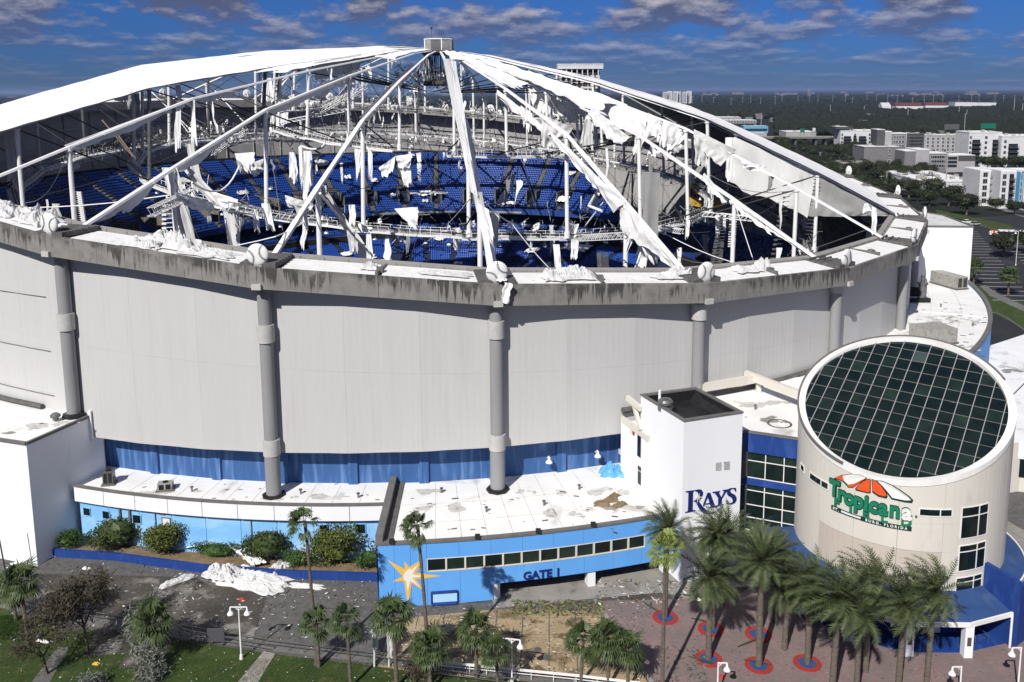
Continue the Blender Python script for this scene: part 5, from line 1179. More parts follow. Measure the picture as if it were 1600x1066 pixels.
# canopy ring
mb = MB(); ev = [(26.0, 98.2), (26.6, 92.8), (28.2, 86.6), (31.6, 81.6), (36.6, 79.3), (42.6, 79.1), (47.7, 80.9)]
EV = [Vector((*p, 3.65)) for p in ev]
def inner_for(p): d = Vector((p[0] - RX, p[1] - RY)); d.normalize(); return Vector((RX + d.x * (RR - .02), RY + d.y * (RR - .02), 4.75))
canopy = empty('canopy', (RX, RY - 12, 3.6)) if False else None
for a, b in zip(EV, EV[1:]):
    n_ = 5
    for i in range(n_):
        p, q = a.lerp(b, i / n_), a.lerp(b, (i + 1) / n_); ip, iq = inner_for(p), inner_for(q); e = Vector((0, 0, .12)); mb.hexa([p - e, q - e, iq - e, ip - e], [p, q, iq, ip])
cn = build('canopy_roof', mb, M['navyroof'], ro_)
mb = MB()
for a, b in zip(EV, EV[1:]): mb.bar(a - Vector((0, 0, .12)), b - Vector((0, 0, .12)), .22, .42)
build('gutter', mb, M['whitep'], cn)
mb = MB()
for i in range(24):
    a, b = math.radians(-62 + 92 * i / 24), math.radians(-62 + 92 * (i + 1) / 24); mb.hexa([cp(a, RR + 2.0, 4.7), cp(b, RR + 2.0, 4.7), cp(b, RR - .02, 5.1), cp(a, RR - .02, 5.1)], [cp(a, RR + 2.0, 4.82), cp(b, RR + 2.0, 4.82), cp(b, RR - .02, 5.25), cp(a, RR - .02, 5.25)])
cb = build('canopy_roof', mb, M['navyroof'], ro_); mb = MB(); cylseg(mb, math.radians(-62), math.radians(30), RR + 2.01, RR + 2.15, 4.6, 4.9, 24); build('gutter', mb, M['whitep'], cb)
# blue wall standing right of the canopy, pillars, dark ground floor
mb = MB(); b0, b1 = Vector((47.9, 80.95)), Vector((46.0, 84.4)); 
tb = [(47.75, 80.7), (48.25, 80.8), (46.6, 85.0), (46.1, 84.8)]
mb.prism(tb, 0, 7.1); mb.prism([(48.3, 80.85), (52, 83.6), (51.8, 84), (48.1, 81.2)], 0, 6.4)
build('blue_wall', mb, M['navy'], ro_)
for p in ((28.3, 86.9), (31.9, 82.2), (36.9, 79.75), (42.6, 79.5)): mb = MB(); mb.box(p[0] - .42, p[0] + .42, p[1] - .42, p[1] + .42, 0, 3.5); pi = build('pillar', mb, M['white'], ro_); mb = MB(); mb.box(p[0] - .2, p[0] + .2, p[1] - .46, p[1] - .425, 1.3, 2.2); build('notice', mb, M['apt_d'], pi)
mb = MB(); mb.tube((47.55, 80.7, 0), (47.55, 80.7, 3.5), .12); build('downpipe', mb, M['whitep'], ro_)
mb = MB(); mb.prism([(28.4, 87), (32, 82.4), (37, 80.0), (42.6, 79.9), (47.6, 81.4), (46.2, 84.6), (36, 83.5)], .02, .1); build('canopy_floor', mb, M['navy'], ro_)
mb = MB()
for i, x in enumerate((38.6, 40.4, 44.2, 45.6)): mb.bar((x, 80.6 + .2 * i, .1), (x, 80.6 + .2 * i, 1.1), .05); mb.bar((x, 80.6 + .2 * i, 1.1), (x - .6, 82.2 + .2 * i, 1.1), .05); mb.bar((x - .6, 82.2 + .2 * i, .1), (x - .6, 82.2 + .2 * i, 1.1), .05)
build('queue_rail', mb, M['galv'], ro_)
for i, (d0, d1) in enumerate(((-112, -107), (-104, -99), (-96, -88), (-84, -78), (-74, -66), (-125, -118))):
    mb = MB(); cylseg(mb, math.radians(d0), math.radians(d1), RR - .05, RR + .03, 1.0 if i != 2 else .2, 2.7, 2); build('ticket_window', mb, M['whitep' if i in (2, 4) else 'glass'], ro_)
# white cable along the canopy's left edge
mb = MB(); mb.path([Vector((26.2, 94, 4.0)), Vector((26.9, 91.0, 3.7)), Vector((28.3, 87.2, 3.8)), Vector((30.6, 83.4, 3.9))], .10, 5); build('cable_duct', mb, M['whitep'], ro_)
# --- the big sign, curved to the rotunda
sg = empty('rotunda_sign', tuple(cp(math.radians(-127), RR + .2, 12.5)), 'storm-damaged green and orange lettered sign on the rotunda', 'sign')
def on_rot(deg, z0, off=.10, up=0):
    t0 = math.radians(deg)
    def f(x, y, z): t = t0 + x / RR; return cp(t, RR + off + z, z0 + y)
    return f
word = [('T', -146.6, 1.9, 12.85), ('r', -142.3, 1.95, 12.55), ('o', -137.6, 1.9, 12.50), ('p', -132.3, 1.9, 12.50), ('i', -128.4, 1.9, 12.45), ('c', -124.8, 1.9, 12.45), ('a', -119.9, 1.9, 12.45), ('n', -114.3, 1.9, 12.45), ('a', -108.6, 1.95, 12.4)]
for ch, d, sz, z0 in word:
    last = d > -110
    text_obj(ch, sz * 1.2, on_rot(d, z0, .16), 'dgreen', 'letter_edge', sg, .10, .13, .88)
    text_obj(ch, sz * 1.2, on_rot(d, z0, .27), 'whitep' if last else 'green', 'sign_letter', sg, .05, .095, .88)
for ch, d, z0 in (('F', -144.9, 11.72), ('I', -136.6, 11.62), ('E', -128.4, 11.62), ('L', -119.2, 11.6), ('D', -108.6, 11.62)):
    text_obj(ch, 1.25, on_rot(d, z0, .14), 'green', 'sign_letter', sg, .08, .05, 1.1)
def rotpoly(pxs, off, mat, name, th=.08): 
    P = [oncyl(x, y, RX, RY, RR + off) for x, y in pxs]; c = Vector((RX, RY, 0)); mb = MB(); mb.hexa(P, [p + (p - c).xy.normalized().to_3d() * th for p in P]); return build(name, mb, M[mat], sg)
def s2(l): return [(1290 + a / 9.69, 730 + b / 9.69) for a, b in l]
def arcplate(d0, d1, z0, z1, off, mat, name, th=.1): mb = MB(); cylseg(mb, math.radians(d0), math.radians(d1), RR + off, RR + off + th, z0, z1, 8); return build(name, mb, M[mat], sg)
arcplate(-148.3, -142.2, 11.15, 11.58, .05, 'dgreen', 'banner_strip'); arcplate(-142.2, -131.0, 11.18, 11.23, .05, 'dgreen', 'banner_edge'); arcplate(-142.2, -131.0, 11.5, 11.55, .05, 'dgreen', 'banner_edge'); arcplate(-131.0, -105.8, 11.15, 11.58, .05, 'dgreen', 'banner_strip')
arcplate(-142.2, -131.0, 11.24, 11.49, .04, 'whitep', 'bare_backing', .05)
text_obj('ST.', .38, on_rot(-145.2, 11.24, .17), 'whitep', 'banner_lettering', sg, .02, .008, 1.2, spacing=1.3)
text_obj('BURG, FLORIDA', .38, on_rot(-118.2, 11.24, .17), 'whitep', 'banner_lettering', sg, .02, .008, 1.0, spacing=1.55)
rotpoly(s2([(130, 165), (235, 120), (390, 100), (520, 110), (635, 160), (555, 215), (470, 265), (420, 305), (345, 300), (320, 265), (260, 205)]), .03, 'dgreen', 'slice_edge', .10)
rotpoly(s2([(260, 128), (390, 108), (510, 118), (610, 160), (540, 200), (440, 245), (340, 262), (280, 205)]), .14, 'whitep', 'bare_slice', .05)
rotpoly(s2([(150, 162), (235, 128), (260, 150), (272, 205)]), .14, 'orange', 'orange_slice', .07); rotpoly(s2([(335, 265), (440, 245), (560, 185), (610, 168), (470, 262), (415, 298), (350, 292)]), .15, 'orange', 'orange_slice', .07)
rotpoly(s2([(750, 195), (860, 205), (1000, 260), (1150, 355), (1270, 440), (1325, 495), (1310, 535), (1200, 525), (1000, 480), (940, 400), (860, 290)]), .03, 'dgreen', 'slice_edge', .10)
rotpoly(s2([(790, 212), (860, 222), (1000, 278), (1140, 370), (1250, 450), (1295, 500), (1200, 500), (1010, 462), (950, 385), (870, 290)]), .14, 'whitep', 'bare_slice', .05)
rotpoly(s2([(455, 320), (480, 285), (560, 215), (640, 175), (685, 170), (685, 385), (640, 385), (470, 345)]), .03, 'dgreen', 'slice_edge', .12); rotpoly(s2([(468, 315), (560, 225), (640, 188), (672, 185), (668, 370), (640, 378), (480, 335)]), .16, 'orange', 'orange_slice', .06)
rotpoly(s2([(700, 175), (760, 200), (850, 270), (930, 400), (940, 440), (920, 465), (800, 435), (710, 370)]), .03, 'dgreen', 'slice_edge', .12); rotpoly(s2([(712, 195), (760, 215), (840, 285), (912, 395), (918, 432), (890, 438), (800, 415), (715, 355)]), .16, 'orange', 'orange_slice', .06)
mb = MB(); mb.tube(oncyl(1431.5, 807, RX, RY, RR), oncyl(1431.5, 807, RX, RY, RR + .15), .12); build('registered_mark', mb, M['dgreen'], sg)

# --- right annex: curved high roof, white box, low roof with sign
kr0, kr1 = kof((52.0, 117.0)), kof((91.0, 184.0)); ra_ = empty('curved_right_annex', (80, 150, 0), 'curved annex with high white roof and blue outer wall on the right', 'building')
mb = MB(); arcbox(mb, kr0 - .4, kr1 + .3, 101.5, 115.5, 15.1, 15.35); build('roof', mb, M['roofw'], ra_)
mb = MB(); arcbox(mb, kr0 - .1, kr1 + .05, 115.5, 115.9, 0, 15.7); build('blue_wall', mb, M['sky_blue'], ra_)
mb = MB(); arcbox(mb, kr0 - .1, kr1 + .05, 115.3, 116.0, 15.71, 15.95); build('coping', mb, M['trimg'], ra_)
mb = MB(); q0, q1 = at(1432, 486, 15.4), at(1545, 496, 15.4); mb.bar(q0, q1, .25, .2); build('roof_joint', mb, M['whitep'], ra_)
bx = [(70, 181.5), (91.0, 179.5), (92.6, 196.0), (88, 206), (70, 206)]
wb = empty('white_box_building', (91, 179.5, 0), 'tall plain white box building beyond the right rim', 'building')
mb = MB(); mb.prism(bx, 0, 27.0); build('wall', mb, M['white'], wb); mb = MB(); mb.prism(inset(bx, .3), 27.001, 27.1); build('roof', mb, M['fabg'], wb)
mb = MB()
for a, b in zip(bx, bx[1:] + bx[:1]): mb.bar((*a, 27.15), (*b, 27.15), .3, .3)
build('coping', mb, M['trimg'], wb)
lr_ = [(56.5, 104), (67.5, 115.2), (72.5, 113.2), (112, 150), (100, 168), (84.8, 160.5), (60, 128)]
lo = empty('low_shop_building', (67, 115, 0), 'low white-roofed shop wing with a lettered fascia beyond the rotunda', 'building')
lrp = [(55, 112), (67.3, 115.2), (84, 109.5), (126, 148), (102, 172), (86.5, 161), (70, 133)]
mb = MB(); mb.prism(lrp, 0, 7.2); build('wall', mb, M['cream'], lo); mb = MB(); mb.prism(lrp, 7.204, 7.32); build('roof', mb, M['roofw'], lo)
sf0, sf1 = Vector((67.3, 115.1, 0)), Vector((84, 109.4, 0)); sdd = (sf1 - sf0).normalized(); snn = Vector((sdd.y, -sdd.x, 0))
panel(lo, sf0, sdd, snn, -.5, 17, 4.9, 7.6, .02, .25, 'white', 'fascia')
for i in range(5): panel(lo, sf0, sdd, snn, -.2 + i * 3.0, 2.6 + i * 3.0, 2.2, 4.7, .03, .05, 'glass', 'window'); panel(lo, sf0, sdd, snn, 2.62 + i * 3.0, 2.78 + i * 3.0, 2.1, 4.85, .03, .12, 'whitep', 'mullion')
def on_pl(o, d, nrm, u0, z0, off):
    def f(x, y, z): return o + d * (u0 + x) + nrm * (off + z) + Vector((0, 0, z0 + y))
    return f
text_obj('BA', 1.15, on_pl(sf0, sdd, snn, .55, 6.45, .3), 'dgreen', 'sign_lettering', lo, .03, .02, align='LEFT'); text_obj('& F', 1.35, on_pl(sf0, sdd, snn, .5, 5.25, .3), 'dgreen', 'sign_lettering', lo, .03, .03, align='LEFT')
mb = MB(); q0, q1 = at(1584, 616, 7.35), at(1640, 560, 7.35); mb.bar(q0, q1, .18, .12); build('roof_joint', mb, M['trimg'], lo)
mb = MB(); mb.prism([(54, 90), (64, 90), (84, 109), (67.3, 114.9), (55, 111)], .02, .12)
tp_ = build('tiled_terrace', mb, M['concd'], None, kind='structure')
slabs(tp_, 50, 90, 60, 140, 1.9, 1.9, .30, [(53.6, 86), (66, 86), (84, 108.5), (67.3, 114.7), (54, 110)], M['paleconc'], z=.14)
mb = MB(); 
for a, b in zip(*(lambda P: (P, P[1:]))([Vector((54.5, 88, 1.2)), Vector((58, 91, 1.2)), Vector((64, 95, 1.2))])): mb.bar(a, b, .06); mb.bar(a - Vector((0, 0, .5)), b - Vector((0, 0, .5)), .05); mb.bar(a, a - Vector((0, 0, 1.1)), .06)
tag(build('hand_rail', mb, M['galv']), 'thin metal handrail on the tiled terrace behind the rotunda', 'railing')

# --- roof-top machinery
def hvac(px, py, z, w, d, h, yaw, label, parent=None, kindm='mech', fans=1, grille=True):
    c = at(px, py, z); root = empty('rooftop_unit', tuple(c), label, 'rooftop unit', 'rooftop air handling units'); ux = Vector((math.cos(yaw), math.sin(yaw), 0)); uy = Vector((-ux.y, ux.x, 0))
    mb = MB(); mb.obox(c + Vector((0, 0, h / 2 + .15)), ux * w / 2, uy * d / 2, Vector((0, 0, h / 2))); build('casing', mb, M[kindm], root)
    mb = MB(); mb.obox(c + Vector((0, 0, .08)), ux * (w / 2 + .2), uy * (d / 2 + .2), Vector((0, 0, .08))); build('curb', mb, M['trimg'], root)
    for i in range(fans): p = c + ux * (i - (fans - 1) / 2) * w / max(1, fans) + Vector((0, 0, h + .152)); mb = MB(); mb.tube(p, p + Vector((0, 0, .12)), min(w, d) * .28, n=16); build('fan', mb, M['dark'], root)
    if grille:
        for s in (-1, 1):
            mb = MB()
            for q in range(7): mb.obox(c - uy * (d / 2 + .02) + ux * s * w * .23 + Vector((0, 0, .15 + h * (.16 + .115 * q))), ux * w * .17, uy * .02, Vector((0, 0, h * .04)))
            build('grille', mb, M['dark'], root)
    mb = MB(); mb.obox(c + ux * w * .5 + Vector((0, 0, h * .3)), ux * .1, uy * d * .3, Vector((0, 0, h * .2))); build('side_box', mb, M['galv'], root)
    return root
hvac(171, 756, 7.3, 1.2, 1.2, 1.6, .2, 'tall dark roof unit on a pedestal beside the white block', kindm='galv')
hvac(259, 765, 7.3, 1.7, 1.1, .8, .2, 'small low roof unit on the curved annex, darker open front', kindm='mech')
hvac(1482, 446, 15.5, 2.7, 7.4, 2.3, .30, 'long white roof unit with two dark grilles in front of the white box', fans=0)
hvac(1457, 532, 15.5, 5.5, 4.5, 2.2, .25, 'ribbed beige roof unit just behind the rotunda rim', fans=0, grille=False)
c = at(1440, 470, 15.5)
t_ = empty('exhaust_stack', tuple(c), 'dark exhaust stack and ducts in the shade of the dome, right annex roof', 'ducting'); mb = MB(); mb.tube(c, c + Vector((0, 0, 3.2)), .8, n=14); mb.tube(c + Vector((0, 0, 3.2)), c + Vector((0, 0, 3.6)), 1.0, n=14); mb.tube(c + Vector((0, 0, 3.6)), c + Vector((0, 0, 5)), .35, n=10); build('stack', mb, M['galv'], t_)
mb = MB(); mb.tube(c + Vector((-3.5, 2, 1.6)), c + Vector((0, 0, 1.6)), .9, n=12); mb.tube(c + Vector((-3.5, 2, 0)), c + Vector((-3.5, 2, 1.6)), .9, n=12); mb.box(c.x - 4.5, c.x + 1.2, c.y - 1.2, c.y - .6, c.z, c.z + .7); build('duct', mb, M['dark'], t_)
mb = MB(); c = at(87, 656, 15.3); mb.lathe(c, [(.35, 0), (.35, .35), (.6, .4), (.6, .65), (.3, .9), (0, 1)], 14); tag(build('roof_vent', mb, M['galv']), 'small domed vent on the white block roof', 'roof vent')
def patch(px, py, z, w, h, mat, thr, parent, name='water_stain', sc=.5, seed=0, yaw=0):
    c = at(px, py, z); mb = MB(); n, m = 34, 20; ex = Vector((math.cos(yaw), math.sin(yaw), 0)); ey = Vector((-ex.y, ex.x, 0))
    for i in range(n):
        for j in range(m):
            u, v = (i + .5) / n * 2 - 1, (j + .5) / m * 2 - 1; e = 1 - (u * u + v * v)
            if e < 0 or nz(u * w * sc + seed, v * h * sc, seed) * .9 + .25 * nz(u * w * sc * 4, v * h * sc * 4, seed) + e * .35 < thr: continue
            p = c + ex * u * w + ey * v * h; a, b = ex * w / n * 1.02, ey * h / m * 1.02; mb.add([p - a - b, p + a - b, p + a + b, p - a + b], [(0, 1, 2, 3)])
    if mb.f: build(name, mb, M[mat], parent)
M['stain'] = pm('grey roof stain', (.46, .445, .415), (.60, .59, .57), 1.5, None, .9, c3=(.25, .23, .20), thr=(.55, .7), s3=2.2)
M['staind'] = pm('dark roof stain', (.22, .205, .185), (.34, .32, .29), 2, None, .9)
for i, (x, y, w, h, m_, th, pr_, zz) in enumerate(((700, 795, 5, 1.6, 'stain', .30, gt, 7.208), (735, 812, 3.5, 1.0, 'staind', .42, gt, 7.212), (820, 775, 6, 1.8, 'stain', .34, gt, 7.208), (900, 800, 5, 1.4, 'stain', .34, gt, 7.216), (960, 770, 3.5, 1.6, 'stain', .34, gt, 7.22), (965, 795, 3.8, .8, 'staind', .40, gt, 7.224), (660, 770, 3, 1, 'stain', .32, gt, 7.22),
                           (240, 770, 6, .7, 'stain', .30, an, 7.308), (400, 780, 7, .6, 'stain', .30, an, 7.308), (520, 775, 5, .8, 'stain', .30, an, 7.308), (370, 765, 3, .5, 'staind', .42, an, 7.312), (1208, 655, 4.2, 1.6, 'staind', .30, lk, 15.508), (1200, 630, 5, 1.6, 'stain', .28, lk, 15.504), (1490, 500, 7, 3, 'stain', .34, ra_, 15.358), (1500, 545, 5, 2, 'stain', .34, ra_, 15.362), (1440, 520, 4, 3, 'stain', .3, ra_, 15.366),
                           (1575, 575, 6, 3, 'stain', .28, lo, 7.328), (1580, 580, 2.4, 1.2, 'staind', .3, lo, 7.332), (40, 668, 5, 1.4, 'stain', .28, lb, 15.13), (15, 676, 2.6, .5, 'staind', .34, lb, 15.134), (90, 660, 3, .7, 'stain', .3, lb, 15.13))):
    patch(x, y, zz, w, h, m_, th, pr_, seed=i * 3.7, yaw=.08)
for i in range(1, 15):      # welded seams of the roof sheets
    k = kd - .3 + i * .095
    if k < g1: mb = MB(); mb.bar(cyl(k, 100, 7.206), cyl(k, RG - .6, 7.206), .07, .02); build('sheet_seam', mb, M['stain'], gt)
for i in range(1, 12): k = ka + (kb - ka) * i / 12; mb = MB(); mb.bar(cyl(k, 100, 7.306), cyl(k, 105.8, 7.306), .07, .02); build('sheet_seam', mb, M['stain'], an)
for r in (105.5, 110): mb = MB(); arcbox(mb, g0 + .05, g1 - .05, r, r + .07, 7.2, 7.218); build('sheet_seam', mb, M['stain'], gt)
for r in (106, 111): mb = MB(); arcbox(mb, kr0 + .1, kr1, r, r + .09, 15.35, 15.372); build('sheet_seam', mb, M['stain'], ra_)
for x, y, z, pr_ in ((690, 770, 7.2, gt), (760, 800, 7.2, gt), (850, 790, 7.2, gt), (905, 765, 7.2, gt), (300, 768, 7.3, an), (470, 772, 7.3, an), (560, 778, 7.3, an), (1180, 640, 15.5, lk), (1470, 480, 15.35, ra_), (1520, 510, 15.35, ra_), (1490, 520, 15.35, ra_)):
    c = at(x, y, z); mb = MB(); mb.tube(c, c + Vector((0, 0, .5)), .12, n=8); mb.tube(c + Vector((0, 0, .5)), c + Vector((0, 0, .62)), .22, n=8); build('vent_pipe', mb, M['galv'], pr_)
# blue tarpaulin crumpled at the foot of the tower, sandbags, dirt on the gate roof
random.seed(31)
c = at(957, 741, 7.25); heap(c, Vector((1, 0, 0)), Vector((0, 1, 0)), 1.7, 1.2, 1.6, 'tarp', 'blue_tarpaulin', label='crumpled blue tarpaulin on the gate roof against the blue wall', category=None) if False else None
def heap_thing(name, px, py, z, L_, W_, h, mat, label, cat, yaw=0, group=None, nu=34, nv=18):
    ex = Vector((math.cos(yaw), math.sin(yaw), 0)); ey = Vector((-ex.y, ex.x, 0)); o = heap(at(px, py, z), ex, ey, L_, W_, h, mat, name, nu=nu, nv=nv); tag(o, label, cat, group); return o
heap_thing('blue_tarpaulin', 957, 741, 7.22, 1.5, 1.0, 1.5, 'tarp', 'crumpled blue tarpaulin on the white roof beside the white tower', 'tarpaulin')
for i, (x, y, l) in enumerate(((940, 789, 'left'), (955, 783, 'middle'), (968, 790, 'right'), (958, 777, 'rear'))): heap_thing('dirt_pile', x, y, 7.21, .9, .5, .5, 'mud', 'small brown dirt pile on the white gate roof, %s one of the cluster' % l, 'dirt pile', .3 * i, 'dirt piles on the gate roof', 14, 10)
mb = MB(); random.seed(5)
for _ in range(26):
    p = at(rnd(640, 980), rnd(765, 830), 7.225); s = rnd(.08, .4); mb.obox(p, Vector((s, rnd(-.1, .1), 0)), Vector((0, s * .35, 0)), Vector((0, 0, .02)))
for _ in range(12):
    p = at(rnd(190, 590), rnd(752, 786), 7.325); s = rnd(.06, .25); mb.obox(p, Vector((s, rnd(-.1, .1), 0)), Vector((0, s * .35, 0)), Vector((0, 0, .02)))
for _ in range(40):
    p = at(rnd(1440, 1540), rnd(470, 560), 15.37); s = rnd(.1, .5); mb.obox(p, Vector((s, rnd(-.1, .1), 0)), Vector((0, s * .35, 0)), Vector((0, 0, .03)))
build('roof_litter', mb, M['concd'], None, kind='stuff')
for x, y, l in ((855, 715, 'left'), (930, 706, 'right')):
    p = oncyl(x, y, CX, CY, 99.95); a = math.atan2(p.y - CY, p.x - CX); v = Vector((math.cos(a), math.sin(a), 0)); mb = MB(); mb.tube(p, p + v * .8 + Vector((0, 0, .5)), .07, n=6); q = p + v * .9 + Vector((0, 0, .1)); mb.lathe(q - Vector((0, 0, .4)), [(.04, .75), (.16, .7), (.18, .4), (.42, .1), (.45, 0), (.3, .04)], 12)
    tag(build('wall_lamp', mb, M['lamp']), 'white bell-shaped lamp on the blue wall, %s one of the pair' % l, 'wall lamp', 'wall lamps on the blue base wall')

# ================================================================== PALMS, SHRUBS, TREES
random.seed(11)
def trunk_mesh(hh, r0, r1, lean=0.0, bulge=0, seed=0):
    mb = MB(); n = 12; m = 14; vs = []
    for j in range(m + 1):
        t = j / m; r = r0 + (r1 - r0) * t + bulge * math.exp(-((t - 1) / .12)**2) + .02 * math.sin(j * 2.4); cx = lean * hh * (t**1.6); 
        for i in range(n): a = 2 * math.pi * i / n; vs.append((cx + r * math.cos(a), r * math.sin(a), hh * t))
    mb.add(vs, [(j * n + i, j * n + (i + 1) % n, (j + 1) * n + (i + 1) % n, (j + 1) * n + i) for j in range(m) for i in range(n)])
    if r1 > .15:   # boot stubs
        for j in range(26): t = rnd(.8, 1); a = rnd(0, 6.28); p = Vector((lean * hh * t**1.6 + r1 * math.cos(a), r1 * math.sin(a), hh * t)); mb.bar(p, p + Vector((math.cos(a) * .14, math.sin(a) * .14, .16)), .07)
    return mb
def feather_crown(nf=58, L_=3.3, wind=(0, 0), seed=0, top=0):
    random.seed(seed); V = []; Fc = []
    for i in range(nf):
        a = i * 2.39996 + rnd(-.2, .2); t = i / nf; el = 1.35 - 1.95 * t + rnd(-.12, .12); L = L_ * (.8 + .25 * math.sin(math.pi * min(1, t + .25))) * rnd(.85, 1.08)
        d = Vector((math.cos(a) * math.cos(el), math.sin(a) * math.cos(el), math.sin(el))); p = Vector((0, 0, .1)); pts = [p.copy()]; n = 9
        for s in range(n):
            d = (d + Vector((wind[0], wind[1], -.08 - .12 * s / n)) * (.5 + .6 * s / n)).normalized(); p = p + d * L / n; pts.append(p.copy())
        side0 = pts[1] - pts[0]
        for s in range(1, n + 1):
            q = pts[s]; dd = (pts[s] - pts[s - 1]).normalized(); sd3 = dd.cross(Vector((0, 0, 1)));
            if sd3.length < .05: sd3 = Vector((1, 0, 0))
            sd3.normalize(); up = sd3.cross(dd)
            o = len(V); w = .035 * (1 - s / (n + 1)) + .012; pv = pts[s - 1]; V += [pv - sd3 * w, pv + sd3 * w, q + sd3 * w, q - sd3 * w]; Fc.append((o, o + 1, o + 2, o + 3))
            for h in (0, .5):
                qq = pv.lerp(q, h); f = (s + h) / n; ll = .70 * L_ / 3.3 * (math.sin(math.pi * min(.98, max(.12, f * .9 + .05))))**.6 * rnd(.8, 1.15)
                if f > 1.02: ll *= .6
                for sg_ in (-1, 1):
                    e = qq + sd3 * sg_ * ll * .78 + dd * ll * .62 + up * ll * rnd(.05, .32) + Vector((wind[0], wind[1], -.10)) * ll * .6; o = len(V); b = dd * .085; V += [qq - b, qq + b, e]; Fc.append((o, o + 1, o + 2, o + 2))
    V = np.array([tuple(v) for v in V]) + np.array([0, 0, top]); return V, Fc
def fan_crown(nf=30, L_=1.15, pet=1.0, wind=(0, 0), seed=0, top=0, droop=.5):
    random.seed(seed); V = []; Fc = []
    for i in range(nf):
        a = i * 2.39996 + rnd(-.3, .3); t = i / nf; el = 1.35 - 2.15 * t + rnd(-.15, .15); d = Vector((math.cos(a) * math.cos(el) + wind[0], math.sin(a) * math.cos(el) + wind[1], math.sin(el))).normalized()
        p0 = Vector((0, 0, .05)); P_ = p0 + d * pet * rnd(.75, 1.15) + Vector((0, 0, -.1 * t)); sd3 = d.cross(Vector((0, 0, 1)))
        if sd3.length < .1: sd3 = Vector((1, 0, 0))
        sd3.normalize(); up = sd3.cross(d); o = len(V); V += [p0 - sd3 * .02, p0 + sd3 * .02, P_ + sd3 * .018, P_ - sd3 * .018]; Fc.append((o, o + 1, o + 2, o + 3))
        L = L_ * rnd(.8, 1.1); nn = 17
        for s in range(nn):
            th = (-1.9 + 3.8 * s / (nn - 1)) + rnd(-.05, .05); dirn = (d * math.cos(th) + sd3 * math.sin(th) + up * .12 + Vector((wind[0] * .8, wind[1] * .8, 0))).normalized(); l = L * (.72 + .28 * math.cos(th * .6)) * rnd(.88, 1.08)
            mid = P_ + dirn * l * .55; e = mid + (dirn + Vector((0, 0, -droop * rnd(.7, 1.7)))).normalized() * l * .5; w = dirn.cross(up).normalized() * .062 * L_; o = len(V); V += [P_, mid + w, mid - w, e]; Fc += [(o, o + 1, o + 2, o + 2), (o + 1, o + 3, o + 2, o + 2)]
    return np.array([tuple(v) for v in V]) + np.array([0, 0, top]), Fc
def mesh_tri(name, V, Fc, mat):
    me = bpy.data.meshes.new(name); me.from_pydata([tuple(v) for v in V], [], [tuple(dict.fromkeys(f)) for f in Fc]); me.materials.append(M[mat]); me.update(); return me
def obj_me(name, me, parent): return link_mesh(name, me, parent)
def make_palm(kind, x, y, hh, label, group, cat='palm tree', wind=(0, 0), seed=0, lean=0.0, crown_me=None, yaw=0, scale=1, mat=None):
    root = empty('palm_tree', (x, y, 0), label, cat, group); root.rotation_euler = (0, 0, yaw); root.scale = (scale, scale, scale)
    r0, r1 = {'date': (.30, .24), 'sabal': (.20, .15), 'wash': (.20, .13)}[kind]; tb_ = trunk_mesh(hh / scale, r0, r1, lean, .06 if kind == 'date' else .03)
    me = bpy.data.meshes.new('trunk'); me.from_pydata([tuple(v) for v in tb_.v], [], tb_.f); me.materials.append(M['bark']); me.update(); obj_me('trunk', me, root)
    c = obj_me('crown', crown_me, root); c.location = (lean * hh / scale, 0, hh / scale - .15)
    return root
WX, WY = -.20, .03
dates = [mesh_tri('crown', *feather_crown(50, 3.9, (WX * .5, WY), s, 0), 'date') for s in (1, 2, 3)] + [mesh_tri('crown', *feather_crown(50, 4.2, (WX * .75, .05), s, 0), 'date') for s in (4, 5)]
sab = [mesh_tri('crown', *fan_crown(22, 1.45, 1.05, (WX * .9, 0), s, 0, .75), 'sabal') for s in (1, 2, 3)] + [mesh_tri('crown', *fan_crown(15, 1.5, 1.1, (-.30, .05), s, 0, 1.0), 'sabal') for s in (4, 5)]
washc = [mesh_tri('crown', *fan_crown(22, 1.0, 1.0, (-.55, .1), 7, droop=.9), 'sabal'), mesh_tri('crown', *fan_crown(24, 1.0, 1.0, (-.35, .0), 8, droop=1.0), 'sabal'), mesh_tri('crown', *fan_crown(26, 1.0, 1.1, (.05, .0), 9, droop=.9), 'yfrond')]
DP = [(13.9, 86.0, 10.0, 0, 'leftmost feather palm of the plaza, in front of the gate building right end', 0), (18.5, 84.0, 10.2, 1, 'tall feather palm right in front of the tower lettering', 0), (17.1, 79.1, 8.6, 2, 'feather palm nearer the camera in the second plaza ring from left', 0),
      (23.0, 83.0, 8.9, 0, 'feather palm standing before the dark glass link building', 0), (21.8, 78.1, 10.9, 1, 'tall feather palm left of the rotunda canopy edge', 0), (26.6, 78.4, 8.2, 2, 'feather palm in the right-hand red and blue ring', 0),
      (27.6, 74.2, 9.4, 4, 'windswept feather palm left of the big front one, near the canopy', 1), (29.6, 73.6, 8.2, 3, 'large low feather palm at the bottom, crown in front of the others', 1), (33.7, 74.2, 8.9, 3, 'windswept feather palm below the rotunda sign', 1), (36.4, 74.4, 9.9, 4, 'rightmost feather palm beside the blue canopy', 1),
      (20.4, 88.5, 8.0, 2, 'feather palm half hidden behind, at the foot of the tower', 0), (25.3, 85.2, 7.6, 0, 'feather palm tucked behind at the canopy left edge', 0), (25.0, 80.6, 6.6, 1, 'shorter feather palm between the two central rings', 0), (31.8, 77.2, 8.8, 4, 'feather palm behind the large low one, under the canopy gutter', 1)]
